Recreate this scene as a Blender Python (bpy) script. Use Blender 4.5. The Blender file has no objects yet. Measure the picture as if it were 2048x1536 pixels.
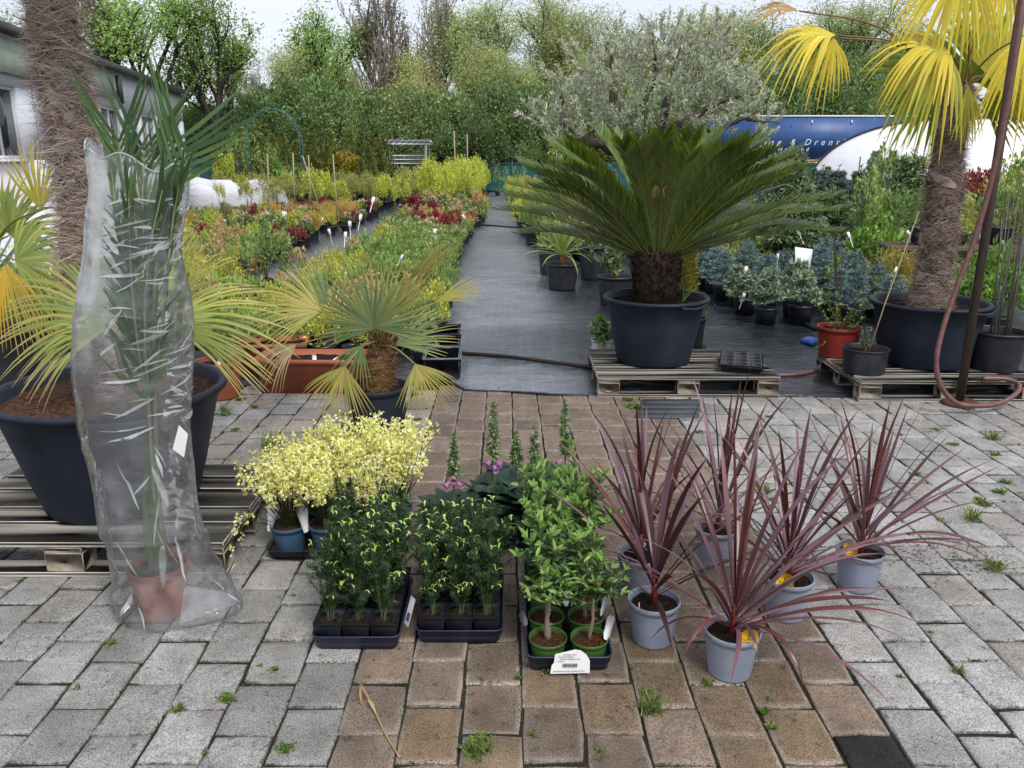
import bpy, math, random
import numpy as np
from mathutils import Vector, Matrix, Euler

R = math.radians
scene = bpy.context.scene
COL = scene.collection

# ------------------------------------------------------------------ camera
CAM_H, PITCH, FPX = 1.5, R(15.5), 1597.0
cam_d = bpy.data.cameras.new('camera'); cam = bpy.data.objects.new('camera', cam_d); COL.objects.link(cam)
cam.location = (0, 0, CAM_H); cam.rotation_euler = (R(90) - PITCH, 0, 0)
cam_d.sensor_width = 36; cam_d.sensor_fit = 'HORIZONTAL'; cam_d.lens = FPX / 2048 * 36
cam_d.clip_start = 0.05; cam_d.clip_end = 1500
scene.camera = cam

# ------------------------------------------------------------------ sky: thin even cloud over a physical sky
SUN_EL, SUN_AZ = R(52), R(150)
world = bpy.data.worlds.new('World'); scene.world = world; world.use_nodes = True
wn = world.node_tree.nodes; wl = world.node_tree.links
for n in list(wn): wn.remove(n)
sky = wn.new('ShaderNodeTexSky'); sky.sky_type = 'NISHITA'; sky.sun_disc = False
sky.sun_elevation = SUN_EL; sky.sun_rotation = SUN_AZ
wtc = wn.new('ShaderNodeTexCoord'); wmp = wn.new('ShaderNodeMapping'); wmp.inputs['Scale'].default_value = (1, 1, 2.4)
wnz = wn.new('ShaderNodeTexNoise'); wnz.inputs['Scale'].default_value = 2.2; wnz.inputs['Detail'].default_value = 5
wrm = wn.new('ShaderNodeValToRGB')
wrm.color_ramp.elements[0].position = .3; wrm.color_ramp.elements[0].color = (5.8, 6.25, 7.5, 1)
wrm.color_ramp.elements[1].position = .7; wrm.color_ramp.elements[1].color = (7.8, 7.95, 8.6, 1)
wmx = wn.new('ShaderNodeMix'); wmx.data_type = 'RGBA'; wmx.inputs[0].default_value = .86
wbg = wn.new('ShaderNodeBackground'); wbg.inputs['Strength'].default_value = .1
wout = wn.new('ShaderNodeOutputWorld')
wl.new(wtc.outputs['Generated'], wmp.inputs['Vector']); wl.new(wmp.outputs[0], wnz.inputs['Vector'])
wl.new(wnz.outputs['Fac'], wrm.inputs['Fac'])
wl.new(sky.outputs[0], wmx.inputs[6]); wl.new(wrm.outputs[0], wmx.inputs[7])
wl.new(wmx.outputs[2], wbg.inputs['Color']); wl.new(wbg.outputs[0], wout.inputs['Surface'])

# ------------------------------------------------------------------ sun through cloud
sun_d = bpy.data.lights.new('sun', 'SUN'); sun = bpy.data.objects.new('sun', sun_d); COL.objects.link(sun)
sun_d.energy = 2.3; sun_d.angle = R(22); sun_d.color = (1, .96, .9)
_sd = Vector((math.sin(SUN_AZ) * math.cos(SUN_EL), math.cos(SUN_AZ) * math.cos(SUN_EL), math.sin(SUN_EL)))
sun.rotation_euler = _sd.to_track_quat('Z', 'Y').to_euler()

scene.view_settings.view_transform = 'Standard'; scene.view_settings.look = 'None'
scene.view_settings.exposure = 0.45; scene.view_settings.gamma = 1
scene.view_settings.use_curve_mapping = False
scene.render.engine = 'CYCLES'
scene.cycles.transparent_max_bounces = 12; scene.cycles.max_bounces = 5
scene.cycles.use_adaptive_sampling = True; scene.cycles.adaptive_threshold = .025
scene.cycles.diffuse_bounces = 2; scene.cycles.glossy_bounces = 2; scene.cycles.transmission_bounces = 4
scene.cycles.caustics_reflective = False; scene.cycles.caustics_refractive = False

# ------------------------------------------------------------------ measuring helpers: photo pixel -> place in the yard
def ray(px, py):
    x, y = (px - 1024) / FPX, -(py - 768) / FPX
    return np.array([x, y * math.sin(PITCH) + math.cos(PITCH), y * math.cos(PITCH) - math.sin(PITCH)])
def at(px, py, Y):
    d = ray(px, py); t = Y / d[1]
    return np.array([0, 0, CAM_H]) + d * t
def gr(px, py, z=0.0):
    d = ray(px, py); t = (z - CAM_H) / d[2]
    return np.array([0, 0, CAM_H]) + d * t

# ------------------------------------------------------------------ mesh helpers
class MB:
    """collects faces; build() links them as one mesh object"""
    def __init__(s): s.V = []; s.F = []; s.C = []; s.n = 0
    def add(s, V, F, col=(.5, .5, .5), mat=0):
        V = np.asarray(V, float).reshape(-1, 3); F = np.asarray(F, int)
        if len(V) == 0 or len(F) == 0: return
        c = np.asarray(col, float)
        if c.ndim == 1: c = np.tile(c[:3], (len(V), 1))
        if c.shape[1] == 3: c = np.concatenate([c, np.ones((len(c), 1))], 1)
        s.V.append(V); s.F.append((F + s.n, mat)); s.C.append(c); s.n += len(V)
    def mesh(s, name, mats, smooth=False):
        V = np.concatenate(s.V); C = np.concatenate(s.C)
        tot = []; idx = []; mi = []
        for F, m in s.F:
            tot.append(np.full(len(F), F.shape[1])); idx.append(F.ravel()); mi.append(np.full(len(F), m))
        tot = np.concatenate(tot); idx = np.concatenate(idx); mi = np.concatenate(mi)
        me = bpy.data.meshes.new(name)
        me.vertices.add(len(V)); me.vertices.foreach_set('co', V.astype(np.float32).ravel())
        me.loops.add(len(idx)); me.loops.foreach_set('vertex_index', idx.astype(np.int32))
        me.polygons.add(len(tot))
        st = np.concatenate([[0], np.cumsum(tot)[:-1]])
        me.polygons.foreach_set('loop_start', st.astype(np.int32))
        me.polygons.foreach_set('material_index', mi.astype(np.int32))
        if smooth: me.polygons.foreach_set('use_smooth', np.ones(len(tot), bool))
        a = me.color_attributes.new('tint', 'FLOAT_COLOR', 'POINT')
        a.data.foreach_set('color', C.astype(np.float32).ravel())
        for m in (mats if isinstance(mats, (list, tuple)) else [mats]): me.materials.append(m)
        me.update(calc_edges=True); me.validate()
        return me
    def build(s, name, mats, parent=None, loc=(0, 0, 0), rot=(0, 0, 0), smooth=False):
        return link(name, s.mesh(name, mats, smooth), parent, loc, rot)

def link(name, data, parent=None, loc=(0, 0, 0), rot=(0, 0, 0), scale=None):
    o = bpy.data.objects.new(name, data); COL.objects.link(o)
    o.location = loc; o.rotation_euler = rot
    if scale is not None: o.scale = scale if hasattr(scale, '__len__') else (scale,) * 3
    if parent is not None: o.parent = parent
    return o
def tag(o, label, cat, group=None):
    o['label'] = label; o['category'] = cat
    if group: o['group'] = group
    return o
def thing(name, label, cat, loc=(0, 0, 0), rz=0, group=None, scale=None):
    o = link(name, None, None, loc, (0, 0, rz), scale); o.empty_display_size = .1
    return tag(o, label, cat, group)
def structure(o): o['kind'] = 'structure'; return o
def stuff(o): o['kind'] = 'stuff'; return o
def dup(root, loc, rz=0, scale=1, label=None, group=None, tilt=(0, 0)):
    """copy a thing with its parts and their sub-parts"""
    r = root.copy(); COL.objects.link(r)
    r.location = loc; r.rotation_euler = (tilt[0], tilt[1], rz)
    r.scale = scale if hasattr(scale, '__len__') else (scale,) * 3
    if label: r['label'] = label
    if group: r['group'] = group
    for ch in root.children:
        c = ch.copy(); COL.objects.link(c); c.parent = r
        for g in ch.children:
            d = g.copy(); COL.objects.link(d); d.parent = c
    return r

def unit(v):
    v = np.asarray(v, float); return v / np.maximum(np.linalg.norm(v, axis=-1, keepdims=True), 1e-9)

BOXF = np.array([[0, 3, 2, 1], [4, 5, 6, 7], [0, 1, 5, 4], [1, 2, 6, 5], [2, 3, 7, 6], [3, 0, 4, 7]])
def box(mb, lo, hi, col=(.5,) * 3, mat=0, rz=0, c=None):
    (x0, y0, z0), (x1, y1, z1) = lo, hi
    V = np.array([[x0, y0, z0], [x1, y0, z0], [x1, y1, z0], [x0, y1, z0], [x0, y0, z1], [x1, y0, z1], [x1, y1, z1], [x0, y1, z1]], float)
    mb.add(V, BOXF, col, mat)
def cbox(mb, lo, hi, b=.004, col=(.5,) * 3, mat=0, jit=0, rng=None):
    """box with chamfered edges; b small"""
    lo = np.array(lo, float); hi = np.array(hi, float)
    V = []; idx = {}
    for sx in (0, 1):
        for sy in (0, 1):
            for sz in (0, 1):
                p = np.where([sx, sy, sz], hi, lo); sgn = np.where([sx, sy, sz], -1, 1)
                if jit: p = p + rng.uniform(-jit, jit, 3)
                for ax in range(3):
                    q = p + sgn * b; q[ax] = p[ax]
                    idx[(sx, sy, sz, ax)] = len(V); V.append(q)
    F4 = []; F3 = []
    for ax in range(3):
        a1, a2 = [(1, 2), (2, 0), (0, 1)][ax]
        for s in (0, 1):
            ring = []
            for u, v in ((0, 0), (1, 0), (1, 1), (0, 1)):
                k = [0, 0, 0]; k[ax] = s; k[a1] = u; k[a2] = v; ring.append(idx[(*k, ax)])
            F4.append(ring if s else ring[::-1])
    for ax in range(3):                       # edges along ax
        a1, a2 = [(1, 2), (2, 0), (0, 1)][ax]
        for u in (0, 1):
            for v in (0, 1):
                k0 = [0, 0, 0]; k0[a1] = u; k0[a2] = v; k1 = list(k0); k1[ax] = 1
                q = [idx[(*k0, a1)], idx[(*k1, a1)], idx[(*k1, a2)], idx[(*k0, a2)]]
                F4.append(q if (u == v) else q[::-1])
    for sx in (0, 1):
        for sy in (0, 1):
            for sz in (0, 1):
                t = [idx[(sx, sy, sz, i)] for i in range(3)]
                F3.append(t if (sx + sy + sz) % 2 else t[::-1])
    n0 = mb.n
    mb.add(np.array(V), np.array(F4), col, mat)
    mb.F.append((np.array(F3) + n0, mat))
def lathe(mb, prof, n=32, col=(.5,) * 3, mat=0, c=(0, 0, 0), wob=0, rng=None):
    prof = np.array(prof, float); k = len(prof)
    a = np.linspace(0, 2 * math.pi, n, endpoint=False)
    rad = prof[:, 0][:, None] * (1 + (wob * (np.cos(2 * a + .7)) if wob else 0))
    V = np.stack([rad * np.cos(a), rad * np.sin(a), np.repeat(prof[:, 1][:, None], n, 1)], -1).reshape(-1, 3) + np.array(c)
    i = np.arange(k - 1)[:, None] * n; j = np.arange(n)[None]; j2 = (j + 1) % n
    F = np.stack([i + j, i + j2, i + n + j2, i + n + j], -1).reshape(-1, 4)
    mb.add(V, F, col, mat)
def tube(mb, pts, rad, n=8, col=(.5,) * 3, mat=0, cap=True):
    pts = np.asarray(pts, float); k = len(pts)
    rad = np.full(k, rad) if np.isscalar(rad) else np.asarray(rad, float)
    T = unit(np.gradient(pts, axis=0))
    ref = np.array([0, 0, 1.]) if abs(T[0, 2]) < .9 else np.array([1., 0, 0])
    A = []; a = unit(np.cross(T[0], ref))
    for t in T:
        a = unit(a - t * np.dot(a, t)); A.append(a)
    A = np.array(A); B = np.cross(T, A)
    th = np.linspace(0, 2 * math.pi, n, endpoint=False)
    V = pts[:, None] + rad[:, None, None] * (A[:, None] * np.cos(th)[None, :, None] + B[:, None] * np.sin(th)[None, :, None])
    i = np.arange(k - 1)[:, None] * n; j = np.arange(n)[None]; j2 = (j + 1) % n
    F = np.stack([i + j, i + j2, i + n + j2, i + n + j], -1).reshape(-1, 4)
    c = np.asarray(col, float)
    if c.ndim == 2: c = np.repeat(c, n, 0)
    n0 = mb.n
    mb.add(V.reshape(-1, 3), F, c, mat)
    if cap:
        mb.F.append((np.array([list(range(n))[::-1]]) + n0, mat)); mb.F.append((np.array([list(range(n))]) + n0 + (k - 1) * n, mat))
def curve(pts, n=24):
    """smooth line through points (Catmull-Rom)"""
    P = np.asarray(pts, float); P = np.vstack([2 * P[0] - P[1], P, 2 * P[-1] - P[-2]])
    out = []
    m = len(P) - 3; per = max(2, n // m)
    for i in range(m):
        p0, p1, p2, p3 = P[i:i + 4]
        t = np.linspace(0, 1, per, endpoint=False)[:, None]
        out.append(.5 * ((2 * p1) + (-p0 + p2) * t + (2 * p0 - 5 * p1 + 4 * p2 - p3) * t ** 2 + (-p0 + 3 * p1 - 3 * p2 + p3) * t ** 3))
    out.append(P[-2][None]); return np.concatenate(out)
def strip(mb, pts, w, side, fold=0., col=(.5,) * 3, mat=0):
    """leaf blade: centre line pts, half-widths w, side vectors, V fold"""
    pts = np.asarray(pts, float); k = len(pts); w = np.asarray(w, float)
    T = unit(np.gradient(pts, axis=0)); S = np.asarray(side, float)
    if S.ndim == 1: S = np.tile(S, (k, 1))
    S = unit(S - T * np.sum(S * T, 1, keepdims=True)); N = np.cross(S, T)
    L = pts - S * w[:, None] + N * (w * fold)[:, None]; Rr = pts + S * w[:, None] + N * (w * fold)[:, None]
    V = np.stack([L, pts, Rr], 1).reshape(-1, 3)
    i = np.arange(k - 1) * 3
    F = np.concatenate([np.stack([i, i + 1, i + 4, i + 3], 1), np.stack([i + 1, i + 2, i + 5, i + 4], 1)])
    c = np.asarray(col, float)
    if c.ndim == 2: c = np.repeat(c, 3, 0)
    mb.add(V, F, c, mat)

LEAF = (np.array([[0, 0, 0], [.5, .45, .1], [0, 1, -.05], [-.5, .45, .1]], float), np.array([[0, 1, 2, 3]]))
LEAF6 = (np.array([[0, 0, 0], [.42, .3, .1], [.36, .68, .06], [0, 1, -.1], [-.36, .68, .06], [-.42, .3, .1], [0, .35, 0], [0, .7, 0]], float),
         np.array([[0, 1, 6, 6], [1, 2, 7, 6], [2, 3, 7, 7], [3, 4, 7, 7], [4, 5, 6, 7], [5, 0, 6, 6]]))
LEAF6 = (LEAF6[0], np.array([[0, 1, 2, 7], [0, 7, 4, 5], [7, 2, 3, 4]]))
NEEDLE = (np.array([[-.5, 0, 0], [.5, 0, 0], [.25, 1, 0], [-.25, 1, 0]], float), np.array([[0, 1, 2, 3]]))
def place(mb, tpl, pos, dr, nor, ln, wd, col, mat=0):
    """many copies of a small leaf template in one go"""
    TV, TF = tpl; N = len(pos)
    if N == 0: return
    dr = unit(dr); nor = np.asarray(nor, float); nor = unit(nor - dr * np.sum(nor * dr, 1, keepdims=True)); sd = np.cross(dr, nor)
    ln = np.broadcast_to(np.asarray(ln, float), (N,)); wd = np.broadcast_to(np.asarray(wd, float), (N,))
    V = (pos[:, None] + sd[:, None] * (TV[None, :, 0:1] * wd[:, None, None]) + dr[:, None] * (TV[None, :, 1:2] * ln[:, None, None])
         + nor[:, None] * (TV[None, :, 2:3] * ln[:, None, None])).reshape(-1, 3)
    k = len(TV); F = (TF[None] + (np.arange(N) * k)[:, None, None]).reshape(-1, TF.shape[1])
    c = np.asarray(col, float)
    if c.ndim == 1: c = np.tile(c, (N, 1))
    mb.add(V, F, np.repeat(c, k, 0), mat)
def rdir(rng, n, up=0.):
    v = rng.normal(size=(n, 3)); v = unit(v); v[:, 2] += up; return unit(v)
def pick(rng, cols, n, jit=.12):
    c = np.array(cols, float)[rng.integers(0, len(cols), n)]
    return np.clip(c * rng.uniform(1 - jit, 1 + jit, (n, 1)) * rng.uniform(1 - jit * .4, 1 + jit * .4, (n, 3)), 0, 1)
def srgb(r, g, b):
    f = lambda c: (c / 255 / 12.92) if c <= 10 else ((c / 255 + .055) / 1.055) ** 2.4
    return (f(r), f(g), f(b))
def vnoise(P, seed=0, oct=3):
    """cheap smooth pseudo-noise from sums of sines, vectorised"""
    r = np.random.default_rng(seed); o = np.zeros(len(P)); f = 1.; a = 1.
    for _ in range(oct):
        for _ in range(3):
            k = r.normal(size=P.shape[1]) * f; o += a * np.sin(P @ k + r.uniform(0, 6.28)) / 3
        f *= 2.1; a *= .5
    return o

# ------------------------------------------------------------------ materials
def newmat(name):
    m = bpy.data.materials.new(name); m.use_nodes = True
    nt = m.node_tree
    return m, nt.nodes, nt.links, nt.nodes['Principled BSDF']
def mat_leaf(name, rough=.5, trans=.3, spec=.35, var=.12):
    m, n, l, p = newmat(name)
    a = n.new('ShaderNodeAttribute'); a.attribute_name = 'tint'
    oi = n.new('ShaderNodeObjectInfo'); mr = n.new('ShaderNodeMapRange')
    mr.inputs['To Min'].default_value = 1.14 - var; mr.inputs['To Max'].default_value = 1.14 + var
    hs = n.new('ShaderNodeHueSaturation')
    l.new(oi.outputs['Random'], mr.inputs['Value']); l.new(mr.outputs[0], hs.inputs['Value'])
    l.new(a.outputs['Color'], hs.inputs['Color']); l.new(hs.outputs[0], p.inputs['Base Color'])
    p.inputs['Roughness'].default_value = rough; p.inputs['Specular IOR Level'].default_value = spec
    if trans > 0:
        t = n.new('ShaderNodeBsdfTranslucent'); mx = n.new('ShaderNodeMixShader'); mx.inputs[0].default_value = trans
        h2 = n.new('ShaderNodeHueSaturation'); h2.inputs['Value'].default_value = 1.35; h2.inputs['Saturation'].default_value = 1.1; h2.inputs['Hue'].default_value = .49
        l.new(hs.outputs[0], h2.inputs['Color']); l.new(h2.outputs[0], t.inputs['Color'])
        l.new(p.outputs[0], mx.inputs[1]); l.new(t.outputs[0], mx.inputs[2])
        l.new(mx.outputs[0], n['Material Output'].inputs['Surface'])
    return m
def mat_surf(name, c1, c2=None, scale=8, rough=.6, bump=.2, bscale=60, spec=.4, detail=5, stretch=(1, 1, 1), metal=0, dist=.004, ramp=(.35, .65), rvar=.1, tint=False, coord='Object', spots=None):
    """two-tone noise colour with fine relief"""
    m, n, l, p = newmat(name)
    tc = n.new('ShaderNodeTexCoord'); mp = n.new('ShaderNodeMapping'); mp.inputs['Scale'].default_value = stretch
    if coord == 'World':
        g = n.new('ShaderNodeNewGeometry'); l.new(g.outputs['Position'], mp.inputs['Vector'])
    else: l.new(tc.outputs[coord], mp.inputs['Vector'])
    nz = n.new('ShaderNodeTexNoise'); nz.inputs['Scale'].default_value = scale; nz.inputs['Detail'].default_value = detail; nz.inputs['Roughness'].default_value = .6
    l.new(mp.outputs[0], nz.inputs['Vector'])
    rp = n.new('ShaderNodeValToRGB'); e = rp.color_ramp.elements
    c2 = c2 or tuple(c * .75 for c in c1)
    e[0].position, e[1].position = ramp; e[0].color = (*c1, 1); e[1].color = (*c2, 1)
    l.new(nz.outputs['Fac'], rp.inputs['Fac']); out = rp.outputs[0]
    if tint:
        a = n.new('ShaderNodeAttribute'); a.attribute_name = 'tint'
        mx = n.new('ShaderNodeMix'); mx.data_type = 'RGBA'; mx.blend_type = 'MULTIPLY'; mx.inputs[0].default_value = 1
        l.new(out, mx.inputs[6]); l.new(a.outputs['Color'], mx.inputs[7]); out = mx.outputs[2]
    nb = n.new('ShaderNodeTexNoise'); nb.inputs['Scale'].default_value = bscale; nb.inputs['Detail'].default_value = 4
    l.new(mp.outputs[0], nb.inputs['Vector'])
    if spots:
        sr = n.new('ShaderNodeValToRGB'); sr.color_ramp.elements[0].position = spots[1]; sr.color_ramp.elements[1].position = spots[1] + .08
        l.new(nb.outputs['Fac'], sr.inputs['Fac'])
        ms = n.new('ShaderNodeMix'); ms.data_type = 'RGBA'; ms.inputs[7].default_value = (*spots[0], 1)
        l.new(sr.outputs[0], ms.inputs[0]); l.new(out, ms.inputs[6]); out = ms.outputs[2]
    l.new(out, p.inputs['Base Color'])
    bp = n.new('ShaderNodeBump'); bp.inputs['Strength'].default_value = bump; bp.inputs['Distance'].default_value = dist
    l.new(nb.outputs['Fac'], bp.inputs['Height']); l.new(bp.outputs[0], p.inputs['Normal'])
    mr = n.new('ShaderNodeMapRange'); mr.inputs['To Min'].default_value = max(0, rough - rvar); mr.inputs['To Max'].default_value = min(1, rough + rvar)
    l.new(nz.outputs['Fac'], mr.inputs['Value']); l.new(mr.outputs[0], p.inputs['Roughness'])
    p.inputs['Specular IOR Level'].default_value = spec; p.inputs['Metallic'].default_value = metal
    return m

M = {}
M['leaf'] = mat_leaf('leaf')
M['leaf_gloss'] = mat_leaf('glossy_leaf', rough=.35, trans=.26, spec=.5)
M['leaf_cord'] = mat_leaf('burgundy_leaf', rough=.36, trans=.15, spec=.6, var=.06)
M['needle'] = mat_leaf('needle', rough=.55, trans=.12)
M['petal'] = mat_leaf('petal', rough=.6, trans=.35)
M['fibre'] = mat_leaf('palm_fibre', rough=.9, trans=.1, spec=.1, var=.03)
M['far_leaf'] = mat_leaf('tree_leaf', rough=.6, trans=.3, spec=.2, var=.18)
M['bark'] = mat_surf('bark', (.10, .075, .055), (.05, .04, .03), 9, .9, .6, 40, stretch=(1, 1, .25), dist=.01)
M['bark_pale'] = mat_surf('pale_bark', (.22, .17, .12), (.12, .09, .065), 14, .85, .6, 60, stretch=(1, 1, .3))
M['black_plastic'] = mat_surf('black_plastic', (.014, .016, .022), (.03, .032, .04), 14, .42, .08, 120, .5)
M['pot_big'] = mat_surf('dark_tub_plastic', (.012, .016, .030), (.024, .029, .045), 5, .55, .12, 90, .25, stretch=(1, 1, .6), spots=((.05, .052, .06), .66))
M['pot_grey'] = mat_surf('grey_blue_pot', srgb(146, 153, 168), srgb(130, 138, 154), 9, .5, .05, 150, .35, spots=(srgb(90, 92, 98), .66))
M['pot_blue'] = mat_surf('blue_pot', (.045, .10, .17), (.03, .07, .12), 9, .45, .05, 150, .4)
M['pot_green'] = mat_surf('green_pot', (.065, .14, .03), (.045, .10, .025), 9, .45, .05, 150, .4)
M['pot_red'] = mat_surf('red_pot', (.30, .035, .025), (.22, .028, .022), 7, .5, .06, 120, .35)
M['terracotta'] = mat_surf('terracotta_plastic', (.36, .105, .055), (.27, .08, .045), 6, .55, .08, 140, .3)
M['tray'] = mat_surf('navy_tray_plastic', (.018, .024, .058), (.03, .037, .078), 12, .4, .05, 120, .5)
M['soil'] = mat_surf('potting_soil', (.035, .022, .014), (.012, .008, .006), 60, .95, 1.0, 130, .1, dist=.012)
M['soil_brown'] = mat_surf('brown_soil', (.10, .045, .022), (.03, .015, .009), 90, .95, 1.0, 160, .1, dist=.008)
M['bark_mulch'] = mat_surf('bark_mulch', (.13, .065, .035), (.02, .012, .008), 55, .9, 1.0, 70, .15, dist=.02)
M['wood'] = mat_surf('weathered_pallet_wood', (.74, .70, .64), (.46, .425, .375), 5, .85, .5, 30, .2, stretch=(.6, 9, 9), tint=True, dist=.0005)
M['wood_y'] = mat_surf('weathered_pallet_block', (.56, .50, .41), (.34, .295, .235), 7, .85, .5, 40, .2, stretch=(3, 1, 3), tint=True, dist=.0008)
M['paper'] = mat_surf('white_card', (.78, .78, .78), (.72, .72, .74), 5, .6, .02)
M['cane'] = mat_surf('bamboo_cane', (.42, .34, .2), (.3, .24, .14), 20, .6, .1)
M['ink'] = mat_surf('print_ink', (.02, .02, .02), (.03, .03, .03), 5, .7, 0)
M['steel_dark'] = mat_surf('dark_steel', (.045, .04, .036), (.09, .06, .045), 20, .55, .2, 80, .5, metal=.3)

def text_mesh(body, size, mat, shear=0, space=1.0, extrude=.0):
    c = bpy.data.curves.new('text', 'FONT'); c.body = body; c.size = size; c.align_x = 'LEFT'; c.shear = shear; c.space_character = space; c.extrude = extrude
    c.materials.append(mat); o = bpy.data.objects.new('text_tmp', c); COL.objects.link(o)
    bpy.context.view_layer.update(); me = bpy.data.meshes.new_from_object(o.evaluated_get(bpy.context.evaluated_depsgraph_get()))
    bpy.data.objects.remove(o); bpy.data.curves.remove(c); return me

# ------------------------------------------------------------------ pots
POTS = {}
def pot_mesh(r, rb, h, mat, rim=.018, lip=.05, n=36, wall=.05):
    k = ('p', round(r, 3), round(rb, 3), round(h, 3), mat, rim)
    if k not in POTS:
        mb = MB(); sl = lambda z: rb + (r * .97 - rb) * z / h
        lathe(mb, [(0.001, .004), (rb * .9, .004), (rb * .93, 0), (rb, .0), (rb * 1.005, .006), (sl(h * .35), h * .35), (sl(h - rim * 1.6), h - rim * 1.6), (sl(h - rim), h - rim),
                   (r * (.97 + lip * .5), h - rim * .95), (r * (.97 + lip), h - rim * .5), (r * (.97 + lip), h - .002), (r * (.97 + lip * .6), h),
                   (r * (.965), h - .001), (r * .95, h - .006), (r * (1 - wall) * .93, h * .6)], n)
        POTS[k] = mb.mesh('pot', M[mat], True)
    return POTS[k]
def soil_mesh(r, mat='soil', bump=.004, n=28, seed=0):
    k = ('s', round(r, 3), mat, bump)
    if k not in POTS:
        rng = np.random.default_rng(seed); mb = MB()
        a = np.linspace(0, 2 * math.pi, n, endpoint=False); rr = np.linspace(.02, 1, 9) * r
        V = np.stack([rr[:, None] * np.cos(a), rr[:, None] * np.sin(a), rng.normal(0, bump, (9, n)) * (1 - .5 * (rr / r)[:, None])], -1).reshape(-1, 3)
        i = np.arange(8)[:, None] * n; j = np.arange(n)[None]; j2 = (j + 1) % n
        F = np.stack([i + j, i + j2, i + n + j2, i + n + j], -1).reshape(-1, 4)
        mb.add(V, F); mb.add(V[:n], [list(range(n))])
        POTS[k] = mb.mesh('soil', M[mat], True)
    return POTS[k]
def add_pot(root, r, h, mat='black_plastic', rb=None, soil='soil', drop=.02, rim=.018, lip=.05, bump=.004, z=0, xy=(0, 0)):
    rb = rb or r * .78
    p = link('pot', pot_mesh(r, rb, h, mat, rim, lip), root, (xy[0], xy[1], z))
    zz = h - drop; rs = (rb + (r * .97 - rb) * zz / h) * .95
    s = link('soil', soil_mesh(rs, soil, bump), root, (xy[0], xy[1], z + zz))
    return p, s
# ================================================================== THE SETTING
M['earth'] = mat_surf('earth', (.07, .075, .035), (.045, .04, .025), .6, .95, .5, 8, .1, dist=.05)
mb = MB(); box(mb, (-400, -60, -.6), (400, 700, -.05)); structure(mb.build('ground', M['earth']))

# ---- block paving
def mat_paver():
    m, n, l, p = newmat('concrete_paver')
    g = n.new('ShaderNodeNewGeometry'); a = n.new('ShaderNodeAttribute'); a.attribute_name = 'tint'
    def noise(s, d, r=.6):
        z = n.new('ShaderNodeTexNoise'); z.inputs['Scale'].default_value = s; z.inputs['Detail'].default_value = d; z.inputs['Roughness'].default_value = r
        l.new(g.outputs['Position'], z.inputs['Vector']); return z.outputs['Fac']
    def ramp(f, p0, p1, c0, c1):
        r = n.new('ShaderNodeValToRGB'); e = r.color_ramp.elements; e[0].position = p0; e[1].position = p1
        e[0].color = (*c0, 1); e[1].color = (*c1, 1); l.new(f, r.inputs['Fac']); return r.outputs[0]
    def mul(x, y, f=1):
        q = n.new('ShaderNodeMix'); q.data_type = 'RGBA'; q.blend_type = 'MULTIPLY'; q.inputs[0].default_value = f
        l.new(x, q.inputs[6]); l.new(y, q.inputs[7]); return q.outputs[2]
    blot = noise(9, 6, .7); speck = noise(210, 2, .7); dirt = noise(26, 8, .75); big = noise(2.3, 4)
    c = mul(a.outputs['Color'], ramp(blot, .3, .72, (.66, .64, .62), (1.14, 1.14, 1.14)))
    c = mul(c, ramp(speck, .38, .64, (.5, .48, .46), (1.2, 1.2, 1.21)))
    c = mul(c, ramp(dirt, .335, .44, (.34, .33, .31), (1, 1, 1)))
    c = mul(c, ramp(big, .36, .62, (.74, .74, .72), (1.06, 1.06, 1.06)))
    em = n.new('ShaderNodeMath'); em.operation = 'SUBTRACT'; l.new(noise(34, 5, .75), em.inputs[0]); l.new(a.outputs['Alpha'], em.inputs[1])
    c = mul(c, ramp(em.outputs[0], .36, .48, (1, 1, 1), (.42, .41, .38)))
    l.new(c, p.inputs['Base Color'])
    ad = n.new('ShaderNodeMath'); ad.operation = 'ADD'; l.new(speck, ad.inputs[0]); l.new(dirt, ad.inputs[1])
    b = n.new('ShaderNodeBump'); b.inputs['Strength'].default_value = .65; b.inputs['Distance'].default_value = .0028
    l.new(ad.outputs[0], b.inputs['Height']); l.new(b.outputs[0], p.inputs['Normal'])
    p.inputs['Roughness'].default_value = .85; p.inputs['Specular IOR Level'].default_value = .25
    return m
M['paver'] = mat_paver()
M['joint'] = mat_surf('joint_soil', (.018, .019, .011), (.036, .033, .025), 20, .95, .8, 120, .1, coord='World', dist=.01)
PW, PL, SH = .168, .221, -.00845
rng = np.random.default_rng(5)
mb = MB(); box(mb, (-6.5, -.5, -.045), (6.5, 5.32, -.0075)); pavement = structure(mb.build('pavement', M['joint']))
GREY_L = [(.395, .394, .388), (.43, .428, .42), (.41, .41, .405), (.365, .364, .358)]
GREY_R = [(.45, .454, .454), (.48, .48, .476), (.41, .411, .41), (.455, .45, .44), (.41, .39, .37)]
BROWN = [(.30, .235, .185), (.29, .23, .185), (.275, .222, .185), (.31, .24, .188)]
OCHRE = [(.30, .222, .15), (.285, .215, .15), (.315, .24, .165)]
NP = 8
pav = []
for ci in range(-26, 30):
    x0 = -.461 + ci * PW
    for ri in range(2, 26):
        y0 = ri * PL + (.5 * PL if ci % 2 else 0) - .15 + rng.normal(0, .003)
        yc = y0 + PL / 2; xc = x0 + PW / 2 + SH * yc
        if yc > 5.28 or yc < 1.25 or abs(xc) > .62 * (yc * .964 + .4) / 1 * 1.18 + .25: continue
        pav.append((math.hypot(xc * .8, yc), ci, ri, xc, yc))
pav.sort()
mb_far = MB()
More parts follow.
